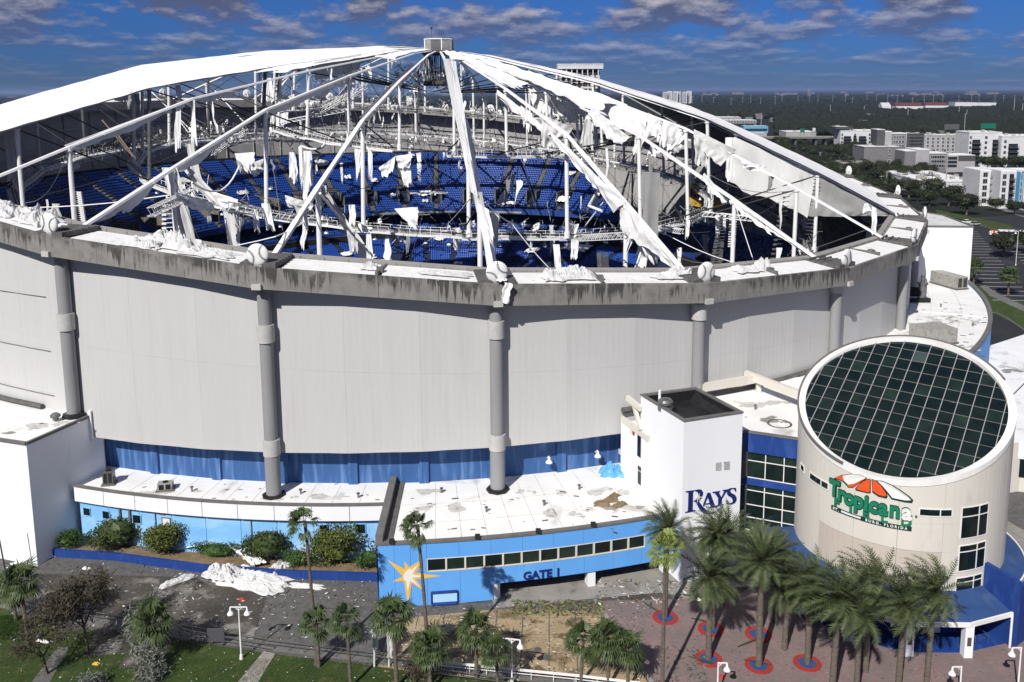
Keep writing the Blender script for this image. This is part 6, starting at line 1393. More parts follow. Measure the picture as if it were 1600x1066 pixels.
for i, (x, y, h_, m_, l, w_) in enumerate(DP): make_palm('date', x, y, h_, 'grey-green ' + l, 'feather palms on the brick plaza', crown_me=dates[m_], yaw=(i * 1.3 if not w_ else rnd(-.45, .45)), scale=rnd(.88, 1.08), lean=rnd(-.025, .03))
make_palm('date', 50.5, 77.5, 6.2, 'palm at the right frame edge beside the blue wall', 'feather palms on the brick plaza', crown_me=dates[0], scale=.7)
SP = [(-54.9, 86.0, 3.3, 'small fan palm at far left edge of the lawn'), (-51.2, 81.8, 7.0, 'slim fan palm on the left lawn'), (-36.7, 78.2, 5.0, 'fan palm on the lawn beside the silvery fallen branches'), (-20.9, 78.1, 4.6, 'fan palm at the foot of the tall thin palm, walkway left'),
      (-17.2, 75.1, 6.9, 'fan palm second along the bottom, right of the tall thin palm'), (-12.9, 75.1, 7.2, 'fan palm in front of the gate building left corner'), (-9.7, 74.6, 4.4, 'low fan palm beside the middle tall palm trunk'), (-5.5, 76.4, 5.1, 'fan palm left of the twin-headed lamp on tan paving'),
      (-3.4, 74.6, 4.1, 'fan palm just left of the lamp post at bottom centre'), (4.4, 75.4, 4.6, 'fan palm with wind-thrown crown on the tan paving'), (6.9, 75.0, 5.0, 'fan palm in the middle of the right-hand trio at bottom'), (8.7, 74.5, 4.4, 'yellowish-hearted fan palm at the brick plaza corner')]
for i, (x, y, h_, l) in enumerate(SP): make_palm('sabal', x, y, h_, 'green ' + l, 'fan palms along the front walk', crown_me=sab[i % 5], yaw=rnd(-.8, .8), scale=rnd(.85, 1.15), lean=rnd(-.04, .04))
make_palm('wash', -21.2, 78.4, 14.9, 'tall thin curving palm with torn top in front of the blue mural', 'tall thin palms', crown_me=washc[0], lean=-.035)
make_palm('wash', -9.9, 75.5, 15.9, 'tall thin curving palm in front of the gold star', 'tall thin palms', crown_me=washc[1], lean=-.045)
make_palm('wash', 11.9, 74.5, 14.3, 'tall thin palm with yellow-green crown before the gate right end', 'tall thin palms', crown_me=washc[2], lean=.0)
for i, (px, py, pyt, l) in enumerate(((1521, 446, 414, 'left one'), (1575, 462, 430, 'right one'))):
    g = at(px, py); make_palm('sabal', g.x, g.y, 5.6, 'small palm with round top by the car park, ' + l, 'small palms beside the car park', crown_me=sab[i], scale=1.5)
# red and blue painted rings round the plaza palms
for i, (x, y) in enumerate(((13.9, 86.0), (18.3, 83.9), (17.1, 79.1), (23.0, 83.0), (21.8, 78.1), (26.6, 78.4), (29.6, 73.6))):
    root = empty('painted_planting_ring', (x, y, 0), 'red and blue painted ring round the trunk of the ' + ('leftmost plaza palm', 'palm behind, second ring from left', 'front palm, lower left ring', 'palm before the glass link', 'front middle palm', 'right-hand lone palm', 'big low palm')[i], 'painted ring', 'painted rings on the brick plaza')
    mb = MB(); mb.lathe((x, y, 0), [(1.35, .0), (1.35, .07), (.86, .07), (.86, .03)], 40); build('red_band', mb, M['red'], root); mb = MB(); mb.lathe((x, y, 0), [(.86, .03), (.86, .062), (.30, .055), (0, .05)], 40); build('blue_bed', mb, M['dblue'], root)

# leafy clump: small leaf quads through an uneven volume on a few stems
def leaf_cloud(n, rx, ry, rz, size, seed, lumps=7, shell=.55):
    rs = np.random.RandomState(seed); C = [(rs.uniform(-.45, .45), rs.uniform(-.45, .45), rs.uniform(-.3, .4), rs.uniform(.42, .62)) for _ in range(lumps)] + [(0, 0, -.1, .7)]
    k = rs.randint(0, len(C), n); c = np.array(C)[k]; d = rs.normal(size=(n, 3)); d /= np.linalg.norm(d, axis=1)[:, None]; rr = c[:, 3] * (shell + (1 - shell) * rs.uniform(0, 1, n)) * rs.uniform(.85, 1.12, n)
    p = (c[:, :3] + d * rr[:, None]) * np.array([rx, ry, rz]); nrm = d + rs.normal(size=(n, 3)) * .7; nrm /= np.linalg.norm(nrm, axis=1)[:, None]
    t = np.cross(nrm, rs.normal(size=(n, 3))); t /= np.linalg.norm(t, axis=1)[:, None]; b = np.cross(nrm, t); s = size * rs.uniform(.6, 1.3, n)[:, None]
    V = np.stack([p - t * s, p - b * s * .5, p + t * s, p + b * s * .5], 1).reshape(-1, 3); Fq = np.arange(n * 4).reshape(-1, 4); return V, Fq
def np_mesh(name, V, Fq, mat):
    me = bpy.data.meshes.new(name); m, c = Fq.shape; me.vertices.add(len(V)); me.vertices.foreach_set('co', V.astype(np.float32).ravel()); me.loops.add(m * c); me.loops.foreach_set('vertex_index', Fq.astype(np.int32).ravel()); me.polygons.add(m)
    me.polygons.foreach_set('loop_start', np.arange(0, m * c, c, dtype=np.int32)); me.polygons.foreach_set('loop_total', np.full(m, c, np.int32)); me.materials.append(M[mat]); me.update(calc_edges=True); return me
def core_mesh(rx, ry, rz, mat, seed):
    mb = MB(); n, m = 14, 9; vs = []
    for j in range(m + 1):
        for i in range(n):
            a, b = 2 * math.pi * i / n, math.pi * j / m; q = 1 + .3 * nz(math.cos(a) * 2 + seed, math.sin(a) * 2, b * 2); vs.append((rx * math.sin(b) * math.cos(a) * q, ry * math.sin(b) * math.sin(a) * q, rz * math.cos(b) * q))
    mb.add(vs, [(j * n + i, (j + 1) * n + i, (j + 1) * n + (i + 1) % n, j * n + (i + 1) % n) for j in range(m) for i in range(n)])
    me = bpy.data.meshes.new('inner_foliage'); me.from_pydata(vs, [], mb.f); me.materials.append(M[mat]); me.update(); return me
def bush(name, x, y, z, rx, ry, rz, mat, label, cat, group, seed, n=2600, size=.17, yaw=0, core=.5):
    root = empty(name, (x, y, z), label, cat, group); c = obj_me('foliage', np_mesh('foliage', *leaf_cloud(n, rx, ry, rz, size, seed), mat), root); c.location = (0, 0, rz * .95)
    if core: c2 = obj_me('inner_foliage', core_mesh(rx * core, ry * core, rz * core, mat, seed), root); c2.location = (0, 0, rz * .9)
    mb = MB()
    for i in range(5): a = i * 1.26; mb.tube((x, y, z), (x + rx * .4 * math.cos(a), y + ry * .4 * math.sin(a), z + rz), .07, .03, 5)
    build('stem', mb, M['bark'], root); return root
SG = 'big round shrubs in the planting bed'
bush('round_shrub', -50.4, 99.2, .5, 3.9, 2.7, 2.8, 'shrub', 'dark round shrub, leftmost big one in front of the mural windows', 'shrub', SG, 1, 5200)
bush('round_shrub', -44.0, 98.3, .5, 3.7, 2.6, 2.6, 'shruby', 'yellow-green round shrub, second big one along the mural', 'shrub', SG, 2, 3600)
bush('round_shrub', -31.2, 96.3, .5, 3.7, 2.5, 2.7, 'shrub', 'round shrub with white fabric draped against its left side', 'shrub', SG, 3, 3600)
bush('round_shrub', -23.3, 95.4, .5, 4.0, 2.6, 2.9, 'shruby', 'largest yellow-green shrub, behind the tall thin palm', 'shrub', SG, 4, 4200)
HG = 'low hedges in the planting bed'
bush('low_hedge', -55.9, 99.9, .7, 2.5, 1.5, 1.35, 'hedge', 'bright green low hedge beside the white block wall', 'hedge', HG, 5, 2600, .13)
bush('low_hedge', -37.4, 97.6, .5, 4.2, 1.6, 1.15, 'hedge', 'long low green hedge between the middle shrubs', 'hedge', HG, 6, 3000, .12)
bush('low_hedge', -27.4, 95.3, .5, 2.6, 1.5, 1.4, 'hedge', 'small hedge left of the largest shrub', 'hedge', HG, 7, 1400, .12)
bush('low_hedge', -18.9, 94.8, .5, 2.4, 1.4, 1.5, 'hedge', 'hedge end against the blue gate building side', 'hedge', HG, 8, 1600, .13)
# leafless tree and fallen branches, lower left
def bare_tree(x, y, hh, seed, label, mat='dryleaf', tw=2200, spread=3.2, lay=0, twm='dryleaf', sz=.10):
    random.seed(seed); root = empty('storm_stripped_tree', (x, y, 0), label, 'tree', 'storm-stripped trees on the left lawn'); mb = MB(); tips = []
    def grow(p, d, L, r, dep):
        q = p + d * L; mb.tube(p, q, r, r * .68, 5)
        if dep == 0: tips.append(q); return
        for _ in range(3 if dep > 1 else 4): d2 = (d + Vector((rnd(-1, 1), rnd(-1, 1), rnd(-.35, .6) - lay)) * .75).normalized(); grow(q, d2, L * rnd(.6, .85), r * .6, dep - 1); tips.append(q.lerp(p, .3))
    grow(Vector((x, y, 0)), Vector((rnd(-.15, .15) + lay, rnd(-.1, .1), 1 - lay * .7)).normalized(), hh * .36, .17, 4)
    build('trunk', mb, M['bark'], root); T = np.array([tuple(t) for t in tips]); rs = np.random.RandomState(seed); k = rs.randint(0, len(T), tw); p = T[k] + rs.normal(size=(tw, 3)) * .45; d = rs.normal(size=(tw, 3)); d /= np.linalg.norm(d, axis=1)[:, None]; e = np.cross(d, rs.normal(size=(tw, 3))); e /= np.linalg.norm(e, axis=1)[:, None]
    s = sz * rs.uniform(.5, 1.6, tw)[:, None]; V = np.stack([p - d * s * 1.6, p - e * s * .35, p + d * s * 1.6, p + e * s * .35], 1).reshape(-1, 3); V[:, 2] = np.maximum(V[:, 2], .05)
    build_np('crown', V, np.arange(tw * 4).reshape(-1, 4), M[twm], root); return root
bare_tree(-44.5, 80.5, 7.6, 3, 'large brown storm-stripped tree on the left lawn', tw=5200, sz=.13)
bare_tree(-46.8, 77.2, 5.4, 4, 'smaller bare brown tree in front of the large stripped one', tw=2200)
bare_tree(-39.2, 79.4, 3.8, 5, 'silvery-leaved leaning tree beside the fan palm', tw=3600, twm='silver', sz=.15)
bare_tree(-38.2, 76.4, 2.6, 6, 'low silvery-green broken shrubby tree at the bottom left', tw=2600, twm='silver', lay=.5, sz=.13)
bare_tree(-43.0, 75.4, 2.4, 7, 'pile of grey broken branches at the bottom edge', tw=1400, twm='silver', lay=.6)
bare_tree(-11.3, 75.6, 2.4, 8, 'low broken bush beside the steps at bottom centre', tw=1400, twm='dryleaf', lay=.2)
# broadleaf trees to the right
def tree_mesh_set(seeds, rx, rz, n, size): return [(np_mesh('crown', *leaf_cloud(n, rx, rx, rz, size, s, lumps=9, shell=.4), 'oak'), core_mesh(rx * .55, rx * .55, rz * .5, 'oak', s)) for s in seeds]
oaks = tree_mesh_set((21, 22, 23, 24), 6.5, 4.2, 2600, .42)
def oak(x, y, s, i, label, cat='tree', group='broadleaf trees beyond the car park', hh=4.2):
    root = empty('oak_tree', (x, y, 0), label, cat, group); root.rotation_euler = (0, 0, i * 1.7); root.scale = (s, s, s); a = obj_me('crown', oaks[i % 4][0], root); a.location = (0, 0, hh + 1.6)
    b = obj_me('inner_foliage', oaks[i % 4][1], a); mb = MB(); mb.tube((x, y, 0), (x, y, hh), .42, .3, 8)
    for q in range(5): t = q * 1.26; mb.tube((x, y, hh - 1.2), (x + 3.2 * math.cos(t), y + 3.2 * math.sin(t), hh + 1.8), .2, .08, 5)
    build('trunk', mb, M['bark'], root)
for i, (px, py, s, l) in enumerate(((1568, 402, .95, 'thin-leaved tree standing alone in the car park'), (1607, 396, .9, 'tree at the right frame edge in the car park'), (1510, 336, 1.15, 'dark round tree nearest the lawn beyond the white box'), (1482, 322, 1.1, 'wide dark tree behind the white box building'), (1452, 322, .9, 'dark tree left of the wide one by the street'),
                                    (1555, 330, .7, 'small tree in front of the white flats, left'), (1585, 335, .7, 'small tree in front of the white flats, right'), (1606, 338, .8, 'tree cut by the frame edge in front of the flats'))):
    g = at(px, py); oak(g.x, g.y, s, i, l)
random.seed(17); pos = []
for i in range(46):
    for _ in range(30):
        px, py = rnd(1285, 1460), rnd(262, 318)
        if py > 268 + (px - 1285) * .36 + 12 or py < 252 + (px - 1285) * .12: continue
        g = at(px, py)
        if all((g.x - q[0])**2 + (g.y - q[1])**2 > 90 for q in pos): pos.append((g.x, g.y)); break
for i, (x, y) in enumerate(pos): oak(x, y, rnd(.75, 1.15), i, 'broadleaf tree in the dark wood behind the right rim', group='trees of the dark wood beyond the right rim')
pos2 = []
for i in range(60):
    for _ in range(20):
        px, py = rnd(1215, 1620), rnd(228, 268); g = at(px, py); inb = (1340 < px < 1530 and py > 232) or (px > 1530 and py < 262) or (1305 < px < 1372 and py < 235)
        if not inb and all((g.x - q[0])**2 + (g.y - q[1])**2 > 160 for q in pos2): pos2.append((g.x, g.y)); break
for i, (x, y) in enumerate(pos2): oak(x, y, rnd(.8, 1.2), i, 'broadleaf tree between the flats and the flyover', group='trees between the flats and the flyover')

# far wood: thousands of crowns as one mass
def forest():
    t = (1 + 5**.5) / 2; iv = np.array([(-1, t, 0), (1, t, 0), (-1, -t, 0), (1, -t, 0), (0, -1, t), (0, 1, t), (0, -1, -t), (0, 1, -t), (t, 0, -1), (t, 0, 1), (-t, 0, -1), (-t, 0, 1)], float); iv /= np.linalg.norm(iv[0])
    fi = np.array([(0, 11, 5), (0, 5, 1), (0, 1, 7), (0, 7, 10), (0, 10, 11), (1, 5, 9), (5, 11, 4), (11, 10, 2), (10, 7, 6), (7, 1, 8), (3, 9, 4), (3, 4, 2), (3, 2, 6), (3, 6, 8), (3, 8, 9), (4, 9, 5), (2, 4, 11), (6, 2, 10), (8, 6, 7), (9, 8, 1)])
    vs = [tuple(v) for v in iv]; fs = []; cache = {}
    def mid(a, b):
        k = (min(a, b), max(a, b))
        if k not in cache: m = (np.array(vs[a]) + np.array(vs[b])); m /= np.linalg.norm(m); cache[k] = len(vs); vs.append(tuple(m))
        return cache[k]
    for a, b, c in fi: ab, bc, ca = mid(a, b), mid(b, c), mid(c, a); fs += [(a, ab, ca), (b, bc, ab), (c, ca, bc), (ab, bc, ca)]
    iv2 = np.array(vs); fi2 = np.array(fs); rs = np.random.RandomState(3); VV = []; FF = []; o = 0
    clear = [(330, 760, 420, 640)]
    specs = [(560, 1500, 5200, 5.0, 8.0, .10, .80), (1500, 3200, 6500, 7, 12, .02, .80), (3200, 8000, 6000, 11, 26, -.85, .85)]
    for y0, y1, n, r0, r1, xa, xb in specs:
        for _ in range(n):
            y = math.sqrt(rs.uniform(y0 * y0, y1 * y1)); x = y * rs.uniform(xa, xb)
            u = x / y
            if y < 700 and (u > .33 and y < 720) : 
                if u > .36: continue
            if 590 < y < 760 and u < .36: continue
            if noise.noise(Vector((x * .004, y * .004, 0))) > .42: continue
            dq = y * _cp + (H - 8) * _sp; qx = PX + F * x / dq; qy = PY - F * (y * _sp - (H - 8) * _cp) / dq
            if any(a0 < qx < a1 and b0 < qy < b1 for a0, b0, a1, b1 in ((1105, 181, 1215, 232), (1200, 203, 1325, 236), (1372, 160, 1490, 174), (1488, 158, 1562, 170), (1030, 150, 1082, 164))): continue
            r = rs.uniform(r0, r1); near = y < 1500; base, faces = (iv2, fi2) if near else (iv, fi)
            if noise.noise(Vector((x * .02, y * .02, 5))) > .30: r *= .55
            q = base * (1 + rs.uniform(-.28, .28, (len(base), 1))) * np.array([r, r, min(r, 12) * rs.uniform(.6, .9)]) + np.array([x, y, rs.uniform(3, 6) if near else rs.uniform(3, 7)])
            VV.append(q); FF.append(faces + o); o += len(base)
    build_np('far_wood', np.concatenate(VV), np.concatenate(FF), M['forest'], kind='stuff')
forest()

# ================================================================== FAR BUILDINGS
def block(parent, p, q, depth, z0, z1, mat, name='wall', roof='roofw'):
    p, q = Vector((p[0], p[1], 0)), Vector((q[0], q[1], 0)); d = (q - p).normalized(); n_ = Vector((-d.y, d.x, 0)); P = [p, q, q + n_ * depth, p + n_ * depth]
    mb = MB(); mb.prism([(v.x, v.y) for v in P], z0, z1); o = build(name, mb, M[mat], parent)
    if roof: mb = MB(); c = sum(P, Vector()) / 4; mb.prism([(v.x, v.y) for v in [c + (w - c) * .985 for w in P]], z1 + .01, z1 + .3); build('roof', mb, M[roof], parent)
    if roof and depth > 10 and (q - p).length > 12:
        rs = random.Random(int(p.x * 7 + q.x))
        mb = MB()
        for _ in range(min(12, int((q - p).length / 6))):
            w = c + d * rs.uniform(-.42, .42) * (q - p).length + n_ * rs.uniform(-.38, .38) * depth; a, b2, hh = rs.uniform(.5, 1.6), rs.uniform(.5, 1.4), rs.uniform(.6, 1.8); mb.box(w.x - a, w.x + a, w.y - b2, w.y + b2, z1 + .31, z1 + .3 + hh)
        build('roof_plant', mb, M['mech'], parent, kind='stuff')
        for a_, b_ in zip(P, P[1:] + P[:1]): mb = MB(); mb.bar(a_ + Vector((0, 0, z1 + .35)), b_ + Vector((0, 0, z1 + .35)), .4, .7); build('parapet', mb, M[mat], parent)
    return p, d, -n_, (q - p).length
def windows(parent, fr, u0, u1, z0, z1, nu, nz_, w=1.3, h=1.5, mat='winf', frame=None, gap=None, name='window'):
    p, d, n_, L = fr; mb = MB(); mf = MB()
    for i in range(nu):
        for j in range(nz_):
            u = u0 + (u1 - u0) * (i + .5) / nu; z = z0 + (z1 - z0) * (j + .5) / nz_; c = p + d * u + Vector((0, 0, z)); mb.obox(c + n_ * .06, d * w / 2, n_ * .08, Vector((0, 0, h / 2)))
            if frame: mf.obox(c + n_ * .02, d * (w / 2 + .18), n_ * .06, Vector((0, 0, h / 2 + .18)))
            mf.obox(c + n_ * .16, d * .05, n_ * .03, Vector((0, 0, h / 2)))
    o = build(name, mb, M[mat], parent, kind='stuff'); build('window_frame', mf, M[frame or 'apt_l'], parent, kind='stuff'); return o
def balconies(parent, fr, us, z0, z1, nz_, w=4, dep=1.6):
    p, d, n_, L = fr; mb = MB(); md = MB()
    for u in us:
        for j in range(nz_):
            z = z0 + (z1 - z0) * j / nz_; c = p + d * u + Vector((0, 0, z)); mb.obox(c + n_ * dep / 2, d * w / 2, n_ * dep / 2, Vector((0, 0, .14))); md.obox(c + n_ * .08 + Vector((0, 0, 1.5)), d * w * .45, n_ * .06, Vector((0, 0, 1.25)))
            for s in range(9): mb.obox(c + n_ * dep + d * w * (s / 8 - .5) + Vector((0, 0, .6)), d * .05, n_ * .04, Vector((0, 0, .55)))
            mb.obox(c + n_ * dep + Vector((0, 0, 1.15)), d * w / 2, n_ * .05, Vector((0, 0, .06)))
    build('balcony', mb, M['apt_d'], parent, kind='stuff'); build('balcony_door', md, M['winf'], parent, kind='stuff')
def seg(px0, px1, row, y=None): return at(px0, row), at(px1, row)
def hgt(px, row_base, row_top): g = at(px, row_base); d = g.y; r = ray(px, row_top); return H + r.z * d / r.y
# grey apartment complex
b = empty('grey_apartment_complex', tuple(at(1400, 268)), 'stepped grey and charcoal apartment complex with small windows, right of centre', 'building')
fr = block(b, *seg(1349, 1412, 262), 26, 0, hgt(1380, 262, 231), 'apt_g'); windows(b, fr, 14, 60, 3, fr and 14, 6, 3, 1.6, 1.7, frame='apt_w')
fr = block(b, *seg(1368, 1380, 259), 14, 0, hgt(1374, 259, 203), 'apt_d')
fr = block(b, *seg(1377, 1391, 258.5), 12, 0, hgt(1384, 258.5, 206), 'apt_l')
fr = block(b, *seg(1391, 1413, 258.3), 14, 0, hgt(1400, 258.3, 209), 'apt_g'); windows(b, fr, 1, fr[3] - 1, 6, hgt(1400, 258.3, 211), 4, 5, 1.6, 1.8, frame='apt_w')
fr = block(b, *seg(1412, 1414, 258.1), 14, 0, hgt(1413, 258.1, 208.6), 'apt_w')
fr = block(b, *seg(1414, 1441.5, 257.6), 14, 0, hgt(1427, 257.6, 210), 'apt_d'); windows(b, fr, 2, fr[3] - 1, 9, hgt(1427, 257.6, 213), 5, 5, 1.8, 1.7, frame='apt_g')
fr = block(b, *seg(1441.5, 1509, 257), 18, 0, hgt(1475, 257, 212.5), 'apt_l'); windows(b, fr, 1, 23, 7, hgt(1475, 257, 214), 6, 5, 1.5, 1.7, frame='apt_w'); windows(b, fr, 41, 47, 9, hgt(1475, 257, 216), 1, 4, 2.2, 2.2)
fr = block(b, *seg(1412, 1429.5, 270), 18, 0, hgt(1420, 270, 236.5), 'apt_g')
fr = block(b, *seg(1429.5, 1450.5, 270), 18, 0, hgt(1440, 270, 234), 'apt_l')
fr = block(b, *seg(1450.5, 1478, 269.5), 18, 0, hgt(1464, 269.5, 240), 'apt_g'); windows(b, fr, 1, fr[3] - 1, 3, hgt(1464, 269.5, 242), 6, 3, 1.6, 1.6, frame='apt_w')
fr = block(b, *seg(1478, 1496, 269.3), 18, 0, hgt(1487, 269.3, 243), 'apt_l'); windows(b, fr, 1, fr[3] - 1, 3, hgt(1487, 269.3, 244.5), 4, 3, 1.6, 1.6, frame='apt_d')
fr = block(b, *seg(1496, 1522.5, 269), 18, 0, hgt(1509, 269, 252), 'apt_l', roof=None); fr = block(b, *seg(1496, 1522.5, 269), 18, hgt(1509, 269, 251.8), hgt(1509, 269, 243), 'apt_d')
# white balcony flats right
b = empty('white_balcony_flats', tuple(at(1550, 262)), 'long white block of flats with stacked dark balconies, at the right edge', 'building')
fr = block(b, *seg(1511, 1562, 263), 22, 0, hgt(1540, 263, 208), 'apt_w'); zt_ = hgt(1540, 263, 211); balconies(b, fr, [5, 19, 30], 2, zt_ - 3, 6, 6); windows(b, fr, 9.5, 14, 2, zt_, 1, 6, 1.6, 1.9); windows(b, fr, 35, 41, 2, zt_, 1, 6, 1.6, 1.9); windows(b, fr, 22.5, 26.5, 2, zt_, 1, 6, 1.6, 1.9); windows(b, fr, .3, 2, 2, zt_, 1, 6, 1.2, 1.9)
fr = block(b, *seg(1562, 1640, 264), 26, 0, hgt(1590, 264, 214), 'apt_w'); balconies(b, fr, [8, 26, 44], 2, hgt(1590, 264, 217) - 3, 5, 7); windows(b, fr, 13, 21, 2, hgt(1590, 264, 217), 1, 5, 1.6, 1.9); windows(b, fr, 31, 39, 2, hgt(1590, 264, 217), 1, 5, 1.6, 1.9); windows(b, fr, 1, 4, 2, hgt(1590, 264, 217), 1, 5, 1.6, 1.9); windows(b, fr, 20.5, 22.5, 2, hgt(1590, 264, 217), 1, 5, 1.4, 1.9)
p_, q_ = seg(1556, 1573, 263); zz = hgt(1565, 263, 212); mb = MB(); 
for s in range(4): mb.bar(Vector((p_.x, p_.y - .3, zz - 2 - s * 1.6)), Vector((p_.x + 4, p_.y - .3, zz - 2 - s * 1.6)), .4)
build('wall_mural_lines', mb, M['apt_d'], b); mb = MB(); c = Vector((p_.x + 8.5, p_.y - .35, zz - 4.5)); mb.obox(c, Vector((1.8, 0, .8)), Vector((0, .1, 0)), Vector((-1, 0, 1.4))); mb.obox(c + Vector((3, 0, .6)), Vector((1.9, 0, 1.2)), Vector((0, .1, 0)), Vector((-.4, 0, .6))); build('wall_mural', mb, M['orange'], b); mb = MB(); mb.obox(c + Vector((.2, -.15, .3)), Vector((1.0, 0, .2)), Vector((0, .1, 0)), Vector((-.3, 0, .9))); build('wall_mural_patch', mb, M['gold'], b)
# white flats left of the complex
b = empty('small_white_flats', tuple(at(1335, 240)), 'small white flats with dark flat canopy roof left of the grey complex', 'building')
fr = block(b, *seg(1312, 1368, 239), 20, 0, hgt(1340, 239, 205), 'apt_w'); balconies(b, fr, [6, 19, 31, 43], 2, hgt(1340, 239, 208) - 3, 5, 7); windows(b, fr, 10, 15, 2, hgt(1340, 239, 208), 1, 5, 1.4, 2); windows(b, fr, 23, 27, 2, hgt(1340, 239, 208), 1, 5, 1.4, 2); windows(b, fr, .5, 2.5, 2, hgt(1340, 239, 208), 1, 5, 1.4, 2); windows(b, fr, 35, 39, 2, hgt(1340, 239, 208), 1, 5, 1.4, 2); balconies(b, fr, [12.5, 37], 2, hgt(1340, 239, 208) - 3, 6, 3); block(b, *seg(1338, 1342, 238), 3, 0, hgt(1340, 238, 204), 'apt_g'); block(b, *seg(1362, 1368, 238), 3, 0, hgt(1365, 238, 204), 'apt_d'); block(b, *seg(1304, 1330, 238.8), 24, hgt(1316, 238.8, 202), hgt(1316, 238.8, 199.5), 'apt_d', name='canopy')
# nearest white four-storey flats with cyan stripe
b = empty('white_corner_flats', tuple(at(1570, 325)), 'white four-storey flats with square windows and a cyan stripe', 'building')
fr = block(b, *seg(1528, 1560, 322), 18, 0, hgt(1545, 322, 267), 'apt_w'); zt_ = hgt(1545, 322, 268); windows(b, fr, .8, 4.2, 1, zt_, 1, 5, 1.9, 2.0, frame='apt_l'); windows(b, fr, 7.6, 11, 1, zt_, 1, 5, 1.5, 2.0, frame='apt_l'); balconies(b, fr, [5.9], 1, zt_, 5, 2)
fr = block(b, *seg(1560, 1590, 326), 18, 0, hgt(1575, 326, 268), 'apt_w'); windows(b, fr, .5, 3, 1, zt_, 1, 5, 1.5, 2, frame='apt_l'); windows(b, fr, 7.2, 10, 1, zt_, 1, 5, 1.8, 2.1, frame='apt_l'); balconies(b, fr, [5], 1, zt_, 5, 2.2)
fr = block(b, *seg(1590, 1597, 327.5), 18, 0, hgt(1593, 327.5, 269), 'cyan'); windows(b, fr, .5, 2, 1, zt_, 1, 5, 1.2, 2)
fr = block(b, *seg(1597, 1650, 328.5), 18, 0, hgt(1600, 328.5, 270), 'apt_w'); windows(b, fr, 1, 14, 1, zt_, 5, 5, 1.5, 2, frame='apt_l')
# white warehouses
b = empty('white_warehouse', tuple(at(1490, 305)), 'low white warehouse with rooftop units beyond the dark trees', 'building')
fr = block(b, *seg(1442, 1528, 306), 60, 0, hgt(1490, 306, 285), 'apt_w'); windows(b, fr, 22, 38, 1, 6, 2, 1, 3.5, 2.4); 
for i in range(9): mb = MB(); c = fr[0] + fr[1] * (4 + i * 4.2) - fr[2] * rnd(8, 45); z = hgt(1490, 306, 285) + .3; mb.box(c.x - 1, c.x + 1, c.y - 1, c.y + 1, z, z + 1.3); build('roof_unit', mb, M['mech'], b)
def simple_far(name, label, px0, px1, rb, rt, depth, mat, roof='roofw', win=None, cat='building'):
    b = empty(name, tuple(at((px0 + px1) / 2, rb)), label, cat); fr = block(b, *seg(px0, px1, rb), depth, 0, hgt((px0 + px1) / 2, rb, rt), mat, roof=roof)
    if win: windows(b, fr, 1, fr[3] - 1, .5, hgt((px0 + px1) / 2, rb, rt) - .5, *win)
    return b, fr
simple_far('flyover_side_hall', 'long pale low hall beside the flyover under green sign', 1228, 1275, 216, 207, 40, 'apt_l')
simple_far('blue_motel', 'pale blue low building with dark arched openings, right of the roof slope', 1162, 1200, 208, 198, 22, 'cyan', win=(7, 1, 4, 3.0))
simple_far('motel_wing', 'pale single-storey wing in front of the pale blue building', 1148, 1198, 214, 209, 20, 'apt_l')
simple_far('pale_low_block', 'low pale flat-roofed block, upper one behind the roof slope', 1118, 1158, 189, 184, 60, 'apt_l', win=(9, 1, 3, 2)); simple_far('pale_long_block', 'long pale low block with rows of windows behind the roof slope', 1132, 1182, 193, 188.5, 50, 'apt_l', win=(11, 1, 3, 2))
for i, (a, c_, r, t, l) in enumerate(((1378, 1392, 170, 162.5, 'left gable end'), (1400, 1442, 170.5, 163, 'middle wing'), (1446, 1482, 168.5, 162, 'right wing'))):
    bb, fr = simple_far('red_roofed_hall', 'white hall with long red tiled roof in the far wood, ' + l, a, c_, r, t + 3.2, 60, 'apt_w', roof=None)
    p, d, n_, L_ = fr; z = hgt(a, r, t + 3.2); rise = 9; mb = MB(); P0, P1, P2, P3 = p, p + d * L_, p + d * L_ - n_ * 60, p - n_ * 60; R0, R1 = p - n_ * 30, p + d * L_ - n_ * 30; e = Vector((0, 0, z)); f = Vector((0, 0, z + rise)); mb.add([P0 + e, P1 + e, R1 + f, R0 + f, P2 + e, P3 + e], [(0, 1, 2, 3), (3, 2, 4, 5), (0, 3, 5), (1, 4, 2)]); build('roof', mb, M['redroof'] if i else M['apt_w'], bb)
simple_far('grey_shed', 'grey-roofed wide shed right of the red roofs, left one', 1492, 1525, 166, 160.5, 90, 'apt_w', roof='apt_g'); simple_far('grey_shed', 'grey-roofed wide shed right of the red roofs, right one', 1524, 1557, 165.5, 161, 80, 'apt_w', roof='apt_g')
# tall building behind the dome, distant tower
b = empty('hotel_tower', (29, 560, 0), 'white-capped tower block showing above the right roof slope', 'building'); fr = block(b, (17.6, 560), (42.5, 560), 22, 0, 66, 'cream'); windows(b, fr, .5, fr[3] - .5, 2, 64, 7, 18, 2.6, 2.2, frame='apt_w'); block(b, (16, 556), (44.5, 556), 30, 68.5, 71, 'apt_w', name='roof_slab'); fr = block(b, (18, 559), (42, 559), 20, 66.4, 68.4, 'dark', name='top_floor', roof=None)
mb = MB()
for i in range(8): mb.box(18 + i * 3.3, 18.6 + i * 3.3, 556.5, 557, 62, 68.6)
build('pier', mb, M['apt_w'], b)
b = empty('distant_white_towers', (600, 3650, 0), 'cluster of white high-rise flats on the horizon above the wood', 'building')
for i in range(6): x0 = 540 + i * 20; fr = block(b, (x0, 3650 + (i % 2) * 20), (x0 + 15 + (i % 3) * 2, 3650 + (i % 2) * 20), 30, 0, 47 + (i * 7 % 4), 'apt_w'); windows(b, fr, 1, 14, 4, 45, 3, 11, 2.6, 2.2, frame='apt_l')
random.seed(41); mbs = MB()
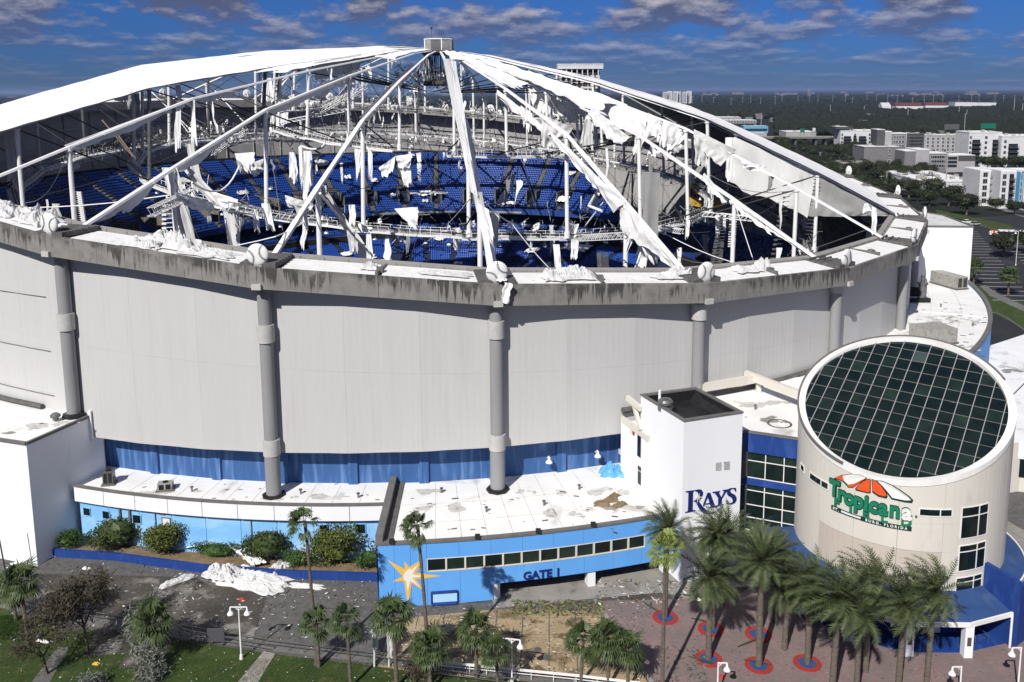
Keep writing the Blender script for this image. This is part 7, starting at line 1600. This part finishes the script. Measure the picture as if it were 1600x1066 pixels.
for i in range(60):
    y = rnd(6000, 14000); x = y * rnd(-.62, .62); w = rnd(20, 120); h_ = rnd(14, 24) if random.random() < .9 else rnd(26, 44); mbs.box(x, x + w, y, y + 30, 0, h_)
for i in range(46): y = rnd(800, 2600); x = y * rnd(.22, .60); w = rnd(7, 16); mbs.box(x, x + w, y, y + 10, 0, rnd(7, 10))
build('distant_roofs', mbs, M['apt_g'], kind='stuff')
# small roofs near the flyover, flyover, gantries, poles
fo = empty('flyover', tuple(at(1250, 222)), 'pale concrete flyover crossing behind the right roof slope', 'flyover'); mb = MB(); p, q = at(1170, 226), at(1312, 226); p.z = q.z = 7; mb.bar(p, q, 14, 1.6); build('deck', mb, M['road'], fo); mb = MB(); mb.bar(p + Vector((0, -7, 1.2)), q + Vector((0, -7, 1.2)), .4, 1.4); build('barrier', mb, M['paleconc'], fo)
for i in range(9): c = p.lerp(q, (i + .5) / 9); mb = MB(); mb.box(c.x - .8, c.x + .8, c.y - 5, c.y + 5, 0, 6.3); build('pier', mb, M['concd'], fo)
mb = MB(); p, q = at(1305, 266), at(1350, 268); mb.bar(p + Vector((0, 0, 6)), q + Vector((0, 0, 6)), 20, 1.2); tag(build('flat_roof', mb, M['paleconc'], kind='structure'))
for px, row, w, h_, mat, lab in ((1253, 213, 4.4, 3.8, 'signg', 'small green road sign above the flyover'), (1271, 212, 3.0, 3.4, 'apt_w', 'white square billboard beside the green road sign'), (1485, 210, 14, 5.0, 'galv', 'back of a wide grey sign gantry over the trees'), (1542, 209, 14, 4.6, 'signg', 'wide green motorway sign over the trees')):
    g = at(px, row + 22 if px > 1400 else row + 12); zt_ = H + ray(px, row - 12 if px < 1400 else row - 16).z * g.y / ray(px, row).y; s = empty('road_sign', tuple(g), lab, 'road sign'); mb = MB(); mb.box(g.x - w / 2, g.x + w / 2, g.y - .2, g.y + .2, zt_ - h_, zt_); build('panel', mb, M[mat], s); mb = MB()
    for e in (-.45, .45): mb.bar((g.x + w * e, g.y + .35, 0), (g.x + w * e, g.y + .35, zt_), .35)
    build('post', mb, M['galv'], s)
random.seed(43)
for i, (px, rb, rt) in enumerate(((1297, 180, 164), (1350, 178, 166), (1418, 190, 170), (1498, 182, 167), (1510, 186, 172), (1506, 214, 178), (1588, 262, 234), (1281, 256, 238), (1477, 302, 240), (1376, 302, 275), (1384, 306, 268), (1436, 306, 283), (1532, 300, 270), (1584, 176, 155), (1189, 199, 177), (1597, 178, 162))):
    g = at(px, rb); z = H + ray(px, rt).z * g.y / ray(px, rt).y; mb = MB(); r = g.y * .0004 + .12; mb.tube((g.x, g.y, 0), (g.x, g.y, z), r, r * .7, 6); mb.bar((g.x - 1, g.y, z - .3), (g.x + 1, g.y, z - .3), r, r)
    tag(build('utility_pole', mb, M['steelg']), 'slim grey pole rising over the trees beyond the stadium', 'pole', 'poles rising over the distant trees')
random.seed(44)
for i in range(34):
    y = rnd(2600, 3600); x = y * (.13 + .44 * i / 34 + rnd(-.004, .004)); hh = rnd(30, 40); mb = MB(); mb.tube((x, y, 0), (x, y, hh), .8, .5, 5); mb.bar((x - 4, y, hh - 3), (x + 4, y, hh - 3), .5)
    tag(build('pylon', mb, M['steelg']), 'tiny pale pylon in a long line along the horizon', 'pylon', 'line of pylons on the horizon')
g = at(1264, 152.6); mb = MB()
for s in (-1, 1): mb.bar((g.x + s * 9, g.y, 0), (g.x + s * 2, g.y, 58), 2); 
for z in (20, 34, 46, 56): mb.bar((g.x - 14, g.y, z), (g.x + 14, g.y, z), 1.4)
tag(build('lattice_pylon', mb, M['steelg']), 'taller lattice pylon standing out on the horizon', 'pylon')

# ================================================================== SMALL THINGS
def car(px, py, mat, label, yaw=0):
    g = at(px, py); root = empty('parked_car', tuple(g), label, 'car', 'parked cars'); root.rotation_euler = (0, 0, yaw)
    def loc(mb): 
        me = bpy.data.meshes.new('m'); me.from_pydata([tuple(v) for v in mb.v], [], mb.f); return me
    def add(name, mb, m): me = loc(mb); me.materials.append(M[m]); me.update(); return link_mesh(name, me, root)
    mb = MB(); prof = [(-2.2, .3), (-2.25, .75), (-2.0, .9), (-1.1, .98), (1.2, 1.0), (2.1, .85), (2.2, .6), (2.15, .3)]; mb.hexa([(x, -.88, z) for x, z in prof], [(x, .88, z) for x, z in prof]); add('body', mb, mat)
    mb = MB(); prof = [(-1.5, .98), (-.9, 1.48), (.7, 1.5), (1.5, 1.0)]; mb.hexa([(x, -.78, z) for x, z in prof], [(x, .78, z) for x, z in prof]); add('cabin', mb, 'glass')
    mb = MB(); mb.box(-.85, .65, -.7, .7, 1.5, 1.55); add('car_roof', mb, mat)
    for x in (-1.4, 1.4):
        for y in (-.9, .9): mb = MB(); mb.tube((x, y - .1, .33), (x, y + .1, .33), .33, n=12); add('wheel', mb, 'dark')
car(1510, 349, 'white', 'white parked car by the lawn beyond the white box', .3); car(1523, 352, 'apt_l', 'silver parked car just right of the white one', .3); car(1226, 219, 'dark', 'dark car on the flyover', 0)
# blue trailer and colourful inflatables by the lawn
g = at(1580, 378); tr = empty('event_trailer', tuple(g), 'blue event trailer with painted emblem at the edge of the car park', 'trailer'); mb = MB(); mb.obox(g + Vector((0, 0, 2.4)), Vector((4.2, -1.0, 0)), Vector((.5, 1.5, 0)), Vector((0, 0, 1.6))); build('body', mb, M['navyt'], tr)
mb = MB(); mb.obox(g + Vector((0, 0, 4.1)), Vector((4.4, -1.0, 0)), Vector((.5, 1.6, 0)), Vector((0, 0, .12))); build('roof', mb, M['whitep'], tr)
for x, m_ in ((-2.2, 'bag'), (-1.2, 'whitep'), (1.8, 'whitep')): mb = MB(); mb.obox(g + Vector((x, -1.72 - .238 * x, 2.5)), Vector((.6, -.14, 0)), Vector((0, .1, 0)), Vector((.2, 0, .6))); build('emblem', mb, M[m_], tr)
for x in (-2.5, 2.5): mb = MB(); mb.tube(g + Vector((x, -1.8 - .24 * x, .5)), g + Vector((x, -1.5 - .24 * x, .5)), .5, n=12); build('wheel', mb, M['dark'], tr)
g = at(1556, 369); mb = MB(); random.seed(3)
for i in range(16): p = g + Vector((rnd(-3.4, 3.4), rnd(-1, 1), rnd(.3, 2.0))); mb.obox(p, Vector((rnd(.3, .8), rnd(-.2, .2), rnd(-.3, .3))), Vector((0, .5, 0)), Vector((rnd(-.2, .2), 0, rnd(.2, .6))), i % 3)
tag(build('collapsed_inflatable', mb, [M['bag'], M['gold'], M['fabric']]), 'collapsed red and yellow inflatable left of the blue trailer', 'inflatable')
# lamp posts
def lamp(x, y, hh, label, arms=2, yaw=0, name='lamp_post', grp='white double-headed lamp posts'):
    root = empty(name, (x, y, 0), label, 'lamp post', grp); mb = MB(); mb.tube((x, y, 0), (x, y, hh), .09, .065, 10); mb.tube((x, y, 0), (x, y, .5), .2, .14, 10); build('pole', mb, M['lamp'], root); d = Vector((math.cos(yaw), math.sin(yaw), 0))
    for s in ((-1, 1) if arms == 2 else (1,)):
        t = Vector((x, y, hh - .05)); e = t + d * s * .82; mb = MB(); mb.bar(t, e, .09); mb.bar(t - Vector((0, 0, .35)), t + d * s * .4, .05); a = build('arm', mb, M['lamp'], root)
        mb = MB(); mb.lathe(e + Vector((0, 0, -1.0)), [(.04, 1.0), (.07, .95), (.10, .78), (.13, .6), (.17, .54), (.30, .36), (.33, .26), (.30, .25), (.1, .28), (0, .28)], 16); build('lamp_shade', mb, M['lamp'], root)
lamp(-28.85, 79.4, 5.6, 'white double-headed lamp post on the lawn in front of the mural'); lamp(-2.1, 75.5, 4.7, 'white double-headed lamp post on the tan paving at bottom centre', yaw=-.2)
lamp(16.9, 73.9, 3.3, 'white lamp head poking into the picture at the bottom of the brick plaza', 1); lamp(44.8, 74.2, 4.5, 'white lamp at the lower right corner, head to the left', 1, math.pi); lamp(38.7, 72.8, 3.6, 'short white lamp right of the canopy pillars, bottom edge', 1, math.pi)
g = at(1587, 415); lamp(g.x, g.y, 11, 'tall pale lamp post standing in the car park', 1, math.pi, grp=None)
g = at(0, 905); mb = MB(); mb.tube((g.x + .8, g.y, 0), (g.x + .2, g.y, 7), .09, .07, 6); tag(build('dark_pole', mb, M['steeld']), 'thin dark leaning pole at the far left edge', 'pole')
# crowd rail along the walk, ramp rails
def rail(pxs, label, hh=1.05, mat='galv', posts=1.6, white=False):
    P = at_poly(pxs); root = empty('guard_rail', tuple(P[0]), label, 'railing'); 
    for a, b in zip(P, P[1:]):
        n = max(1, int((b - a).length / posts)); mb = MB()
        for z in (hh, hh * .55): mb.bar(a + Vector((0, 0, z)), b + Vector((0, 0, z)), .06)
        if white: mb.bar(a + Vector((0, 0, .95)), b + Vector((0, 0, .95)), .05, .25)
        build('rail', mb, M[mat], root)
        for i in range(n): p = a.lerp(b, i / n); mb = MB(); mb.bar(p, p + Vector((0, 0, hh)), .055); build('post', mb, M[mat], root)
rail([(0, 945), (70, 958), (130, 968), (262, 988), (400, 1010)], 'grey railing along the walk, left half'); rail([(404, 1012), (575, 1033), (655, 1042)], 'grey railing along the walk, middle length below the dark apron')
rail([(682, 1048), (760, 1056), (830, 1063), (900, 1070), (1000, 1082)], 'white-panelled railing below the tan paving', white=True, mat='lamp'); rail([(690, 1062), (800, 1076), (900, 1088)], 'second lower railing at the bottom centre')
rail([(262, 988), (300, 1001), (420, 1022)], 'lower railing beside the dark sign board')
g = at(338, 1010); mb = MB(); mb.box(g.x - .85, g.x + .85, g.y, g.y + .15, .5, 1.9); mb.box(g.x - .7, g.x - .6, g.y, g.y + .1, 0, .5); mb.box(g.x + .6, g.x + .7, g.y, g.y + .1, 0, .5); tag(build('notice_board', mb, M['apt_d']), 'small dark notice board at the lawn edge left of the lamp', 'sign board')
for i, (x, lx) in enumerate(((585, 'left'), (608, 'right'))):
    g = at(x, 1042); mb = MB(); mb.tube(g, g + Vector((.15, 0, 4.5)), .10, n=7); mb.grid(lambda u, v: g + Vector((.15 + .5 * (u - .5) + .15 * nz(v * 5, u * 3, i), -.12 - .1 * math.sin(u * 9), 4.6 - v * (2.6 + i))), 6, 12); tag(build('wrapped_post', mb, M['fabg'], smooth=False), 'thin post wrapped in torn white cloth, %s one of the pair by the railing' % lx, 'post', 'cloth-wrapped posts by the railing')
# torn roof fabric on the ground
random.seed(51); FG = 'torn roof fabric lying on the ground'
heap_thing('fallen_fabric', 395, 908, .03, 4.4, 1.9, .9, 'heapf', 'largest heap of crumpled white fabric before the shrubs', 'torn fabric', -.35, FG, 60, 40)
heap_thing('fallen_fabric', 345, 898, .6, 1.9, 1.2, 1.1, 'heapf', 'white fabric heap spilling over the blue kerb wall', 'torn fabric', -.2, FG, 40, 24)
heap_thing('fallen_fabric', 446, 890, .2, 2.3, .9, 1.1, 'heapf', 'white fabric tongue climbing toward the shrub on the right', 'torn fabric', .75, FG, 40, 20)
heap_thing('fallen_fabric', 480, 917, .03, 1.9, .45, .3, 'heapf', 'flat white fabric strip at the kerb behind the tall palm', 'torn fabric', -.15, FG)
heap_thing('fallen_fabric', 277, 909, .03, 1.9, .5, .5, 'heapf', 'twisted white fabric piece on the dark apron', 'torn fabric', .75, FG)
heap_thing('fallen_fabric', 78, 869, .03, 1.5, .4, .4, 'fabric', 'narrow white fabric roll at the foot of the white block', 'torn fabric', .4, FG); heap_thing('fallen_fabric', 28, 884, .03, 1.1, .5, .3, 'fabric', 'small hooked white scrap at the far left apron', 'torn fabric', .1, FG)
heap_thing('fallen_fabric', 66, 1003, .05, .9, .2, .2, 'fabric', 'thin white scrap on the left lawn', 'torn fabric', -.2, FG); heap_thing('fallen_fabric', 135, 889, .03, .5, .25, .2, 'fabric', 'tiny white scrap on the apron below the first shrub', 'torn fabric', -.3, FG)
mb = MB(); A_, B_ = at(330, 862, .95), at(372, 898, .95)
mb.grid(lambda u, v: Vector((-41.5 + 11.5 * u - 1.2 * v + .5 * nz(u * 6, v * 4), 99.6 - 2.0 * u * u - 1.4 * v, 1.1 + .8 * math.sin(u * 3.1) + .5 * abs(nz(u * 9, v * 5)) + (1 - v) * .5 * nz(u * 4, 3))), 50, 8)
tag(build('fallen_fabric', mb, M['fabric'], smooth=True), 'long white fabric strip lying across the middle hedge', 'torn fabric', FG)
mb = MB(); mb.grid(lambda u, v: Vector((-36.2 + 4.4 * u + 1.6 * (v - .5) + .4 * nz(u * 6, v * 4), 98.6 - 3.9 * u + .5 * (v - .5), 2.0 - .7 * u + .45 * abs(nz(u * 8, v * 5, 2)))), 30, 10)
tag(build('fallen_fabric', mb, M['fabric'], smooth=True), 'white fabric band running down over the hedge to the big heap', 'torn fabric', FG)
# leaves, twigs, fallen fronds
def litter(n, x0, y0, x1, y1, mats, s0, s1, seed, name='storm_litter', z=.05):
    random.seed(seed)
    mb = MB()
    for _ in range(n):
        p = at(rnd(x0, x1), rnd(y0, y1), z); a = rnd(0, 6.28); s = rnd(s0, s1) ** 1.0; d = Vector((math.cos(a), math.sin(a), rnd(-.1, .25))) * s; e = Vector((-math.sin(a), math.cos(a), rnd(-.3, .3))) * s * rnd(.08, .4); o = p + Vector((0, 0, abs(d.z))); mb.add([o - d, o - e, o + d, o + e, o + Vector((0, 0, .04))], [(0, 1, 4), (1, 2, 4), (2, 3, 4), (3, 0, 4)], random.randrange(len(mats)))
    build(name, mb, [M[m] for m in mats], kind='stuff')
litter(1500, 600, 945, 1010, 1066, ['mud', 'dryleaf', 'dryleaf', 'fabg'], .04, .22, 61); litter(500, 950, 920, 1600, 1066, ['dryleaf', 'dryleaf', 'sabal', 'bag'], .04, .18, 62, z=.06); litter(1500, 0, 880, 590, 1000, ['dryleaf', 'concd', 'mud', 'fabg'], .05, .28, 63); litter(350, 0, 990, 660, 1066, ['fabric', 'mud', 'dryleaf'], .04, .14, 64, z=.09)
litter(700, 800, 938, 945, 962, ['mud', 'yfrond', 'dryleaf'], .08, .4, 65); litter(240, 930, 905, 1100, 945, ['dryleaf', 'fabg', 'mud'], .08, .4, 66); litter(180, 1020, 1010, 1110, 1066, ['dryleaf', 'silver'], .08, .35, 67)
random.seed(71)
for i, (x, y, a, l) in enumerate(((1017, 950, -.9, 'left of the first painted ring'), (1100, 972, -.4, 'by the second painted ring'), (1095, 1033, -.5, 'across the front left painted ring'), (1184, 1036, -.3, 'across the front middle painted ring'), (1168, 1006, .5, 'between the painted rings'), (893, 980, -1.2, 'standing up on the tan slabs'), (1080, 932, -.2, 'green, by the gate kerb'))):
    g = at(x, y, .08); mb = MB(); d = Vector((math.cos(a), math.sin(a), 0)); sde = Vector((-d.y, d.x, 0))
    for s in range(18):
        q = g + d * (s / 18 * 2.6 - 1.3) + Vector((0, 0, .12)); l_ = .5 * math.sin(math.pi * (s + 2) / 21)
        for sg2 in (-1, 1): mb.add([q - d * .04, q + d * .04, q + sde * sg2 * l_ * .5 + d * l_ + Vector((0, 0, rnd(0, .15)))], [(0, 1, 2)])
    mb.bar(g - d * 1.3 + Vector((0, 0, .12)), g + d * 1.2 + Vector((0, 0, .12)), .05); tag(build('fallen_frond', mb, M['sabal']), 'fallen green palm frond on the plaza, ' + l, 'palm frond', 'fallen fronds on the plaza')
for i, (x, y, m_, l, cat) in enumerate(((1128, 1058, 'bag', 'red cloth crumpled beside the lower lamp on the plaza', 'cloth'), (840, 1053, 'bag', 'small red bag behind the white railing', 'bag'), (378, 937, 'bag', 'dark red scrap on the dirty apron', 'scrap'), (1083, 934, 'green', 'green sign fragment lying by the gate kerb', 'fragment'), (1092, 938, 'whitep', 'white panel fragment beside the green one', 'fragment'), (150, 1038, 'gold', 'yellowish chunk of debris on the left lawn', 'debris'))):
    g = at(x, y, .06); o = heap(g, Vector((1, 0, 0)), Vector((0, 1, 0)), .55, .35, .4, m_, 'storm_debris', nu=10, nv=8) if False else heap(g, Vector((1, 0, 0)), Vector((0, 1, 0)), .32, .2, .22, m_, 'storm_debris', nu=10, nv=8); tag(o, l, cat)
# circular drain covers on the tan slabs
for x, y, l in ((840, 1015.5, 'upper, round'), (830, 1026, 'left'), (853, 1027, 'right')): g = at(x, y, .05); mb = MB(); mb.tube(g, g + Vector((0, 0, .015)), .42, n=18); tag(build('drain_cover', mb, M['concd']), 'dark round cover in the tan paving, %s one of three' % l, 'cover', 'round covers in the tan paving')

# ================================================================== HAZE
HZ = True
if HZ:
    mb = MB(); mb.box(-30000, 30000, -2500, 50000, -1.2, 110); hz = build('haze', mb, [], kind='stuff'); hm = bpy.data.materials.new('haze'); hm.use_nodes = True; t = hm.node_tree; t.nodes.clear(); o = t.nodes.new('ShaderNodeOutputMaterial'); v = t.nodes.new('ShaderNodeVolumePrincipled')
    v.inputs['Color'].default_value = (.42, .60, 1, 1); v.inputs['Density'].default_value = .000045; v.inputs['Anisotropy'].default_value = .2; t.links.new(v.outputs[0], o.inputs['Volume']); hz.data.materials.append(hm)
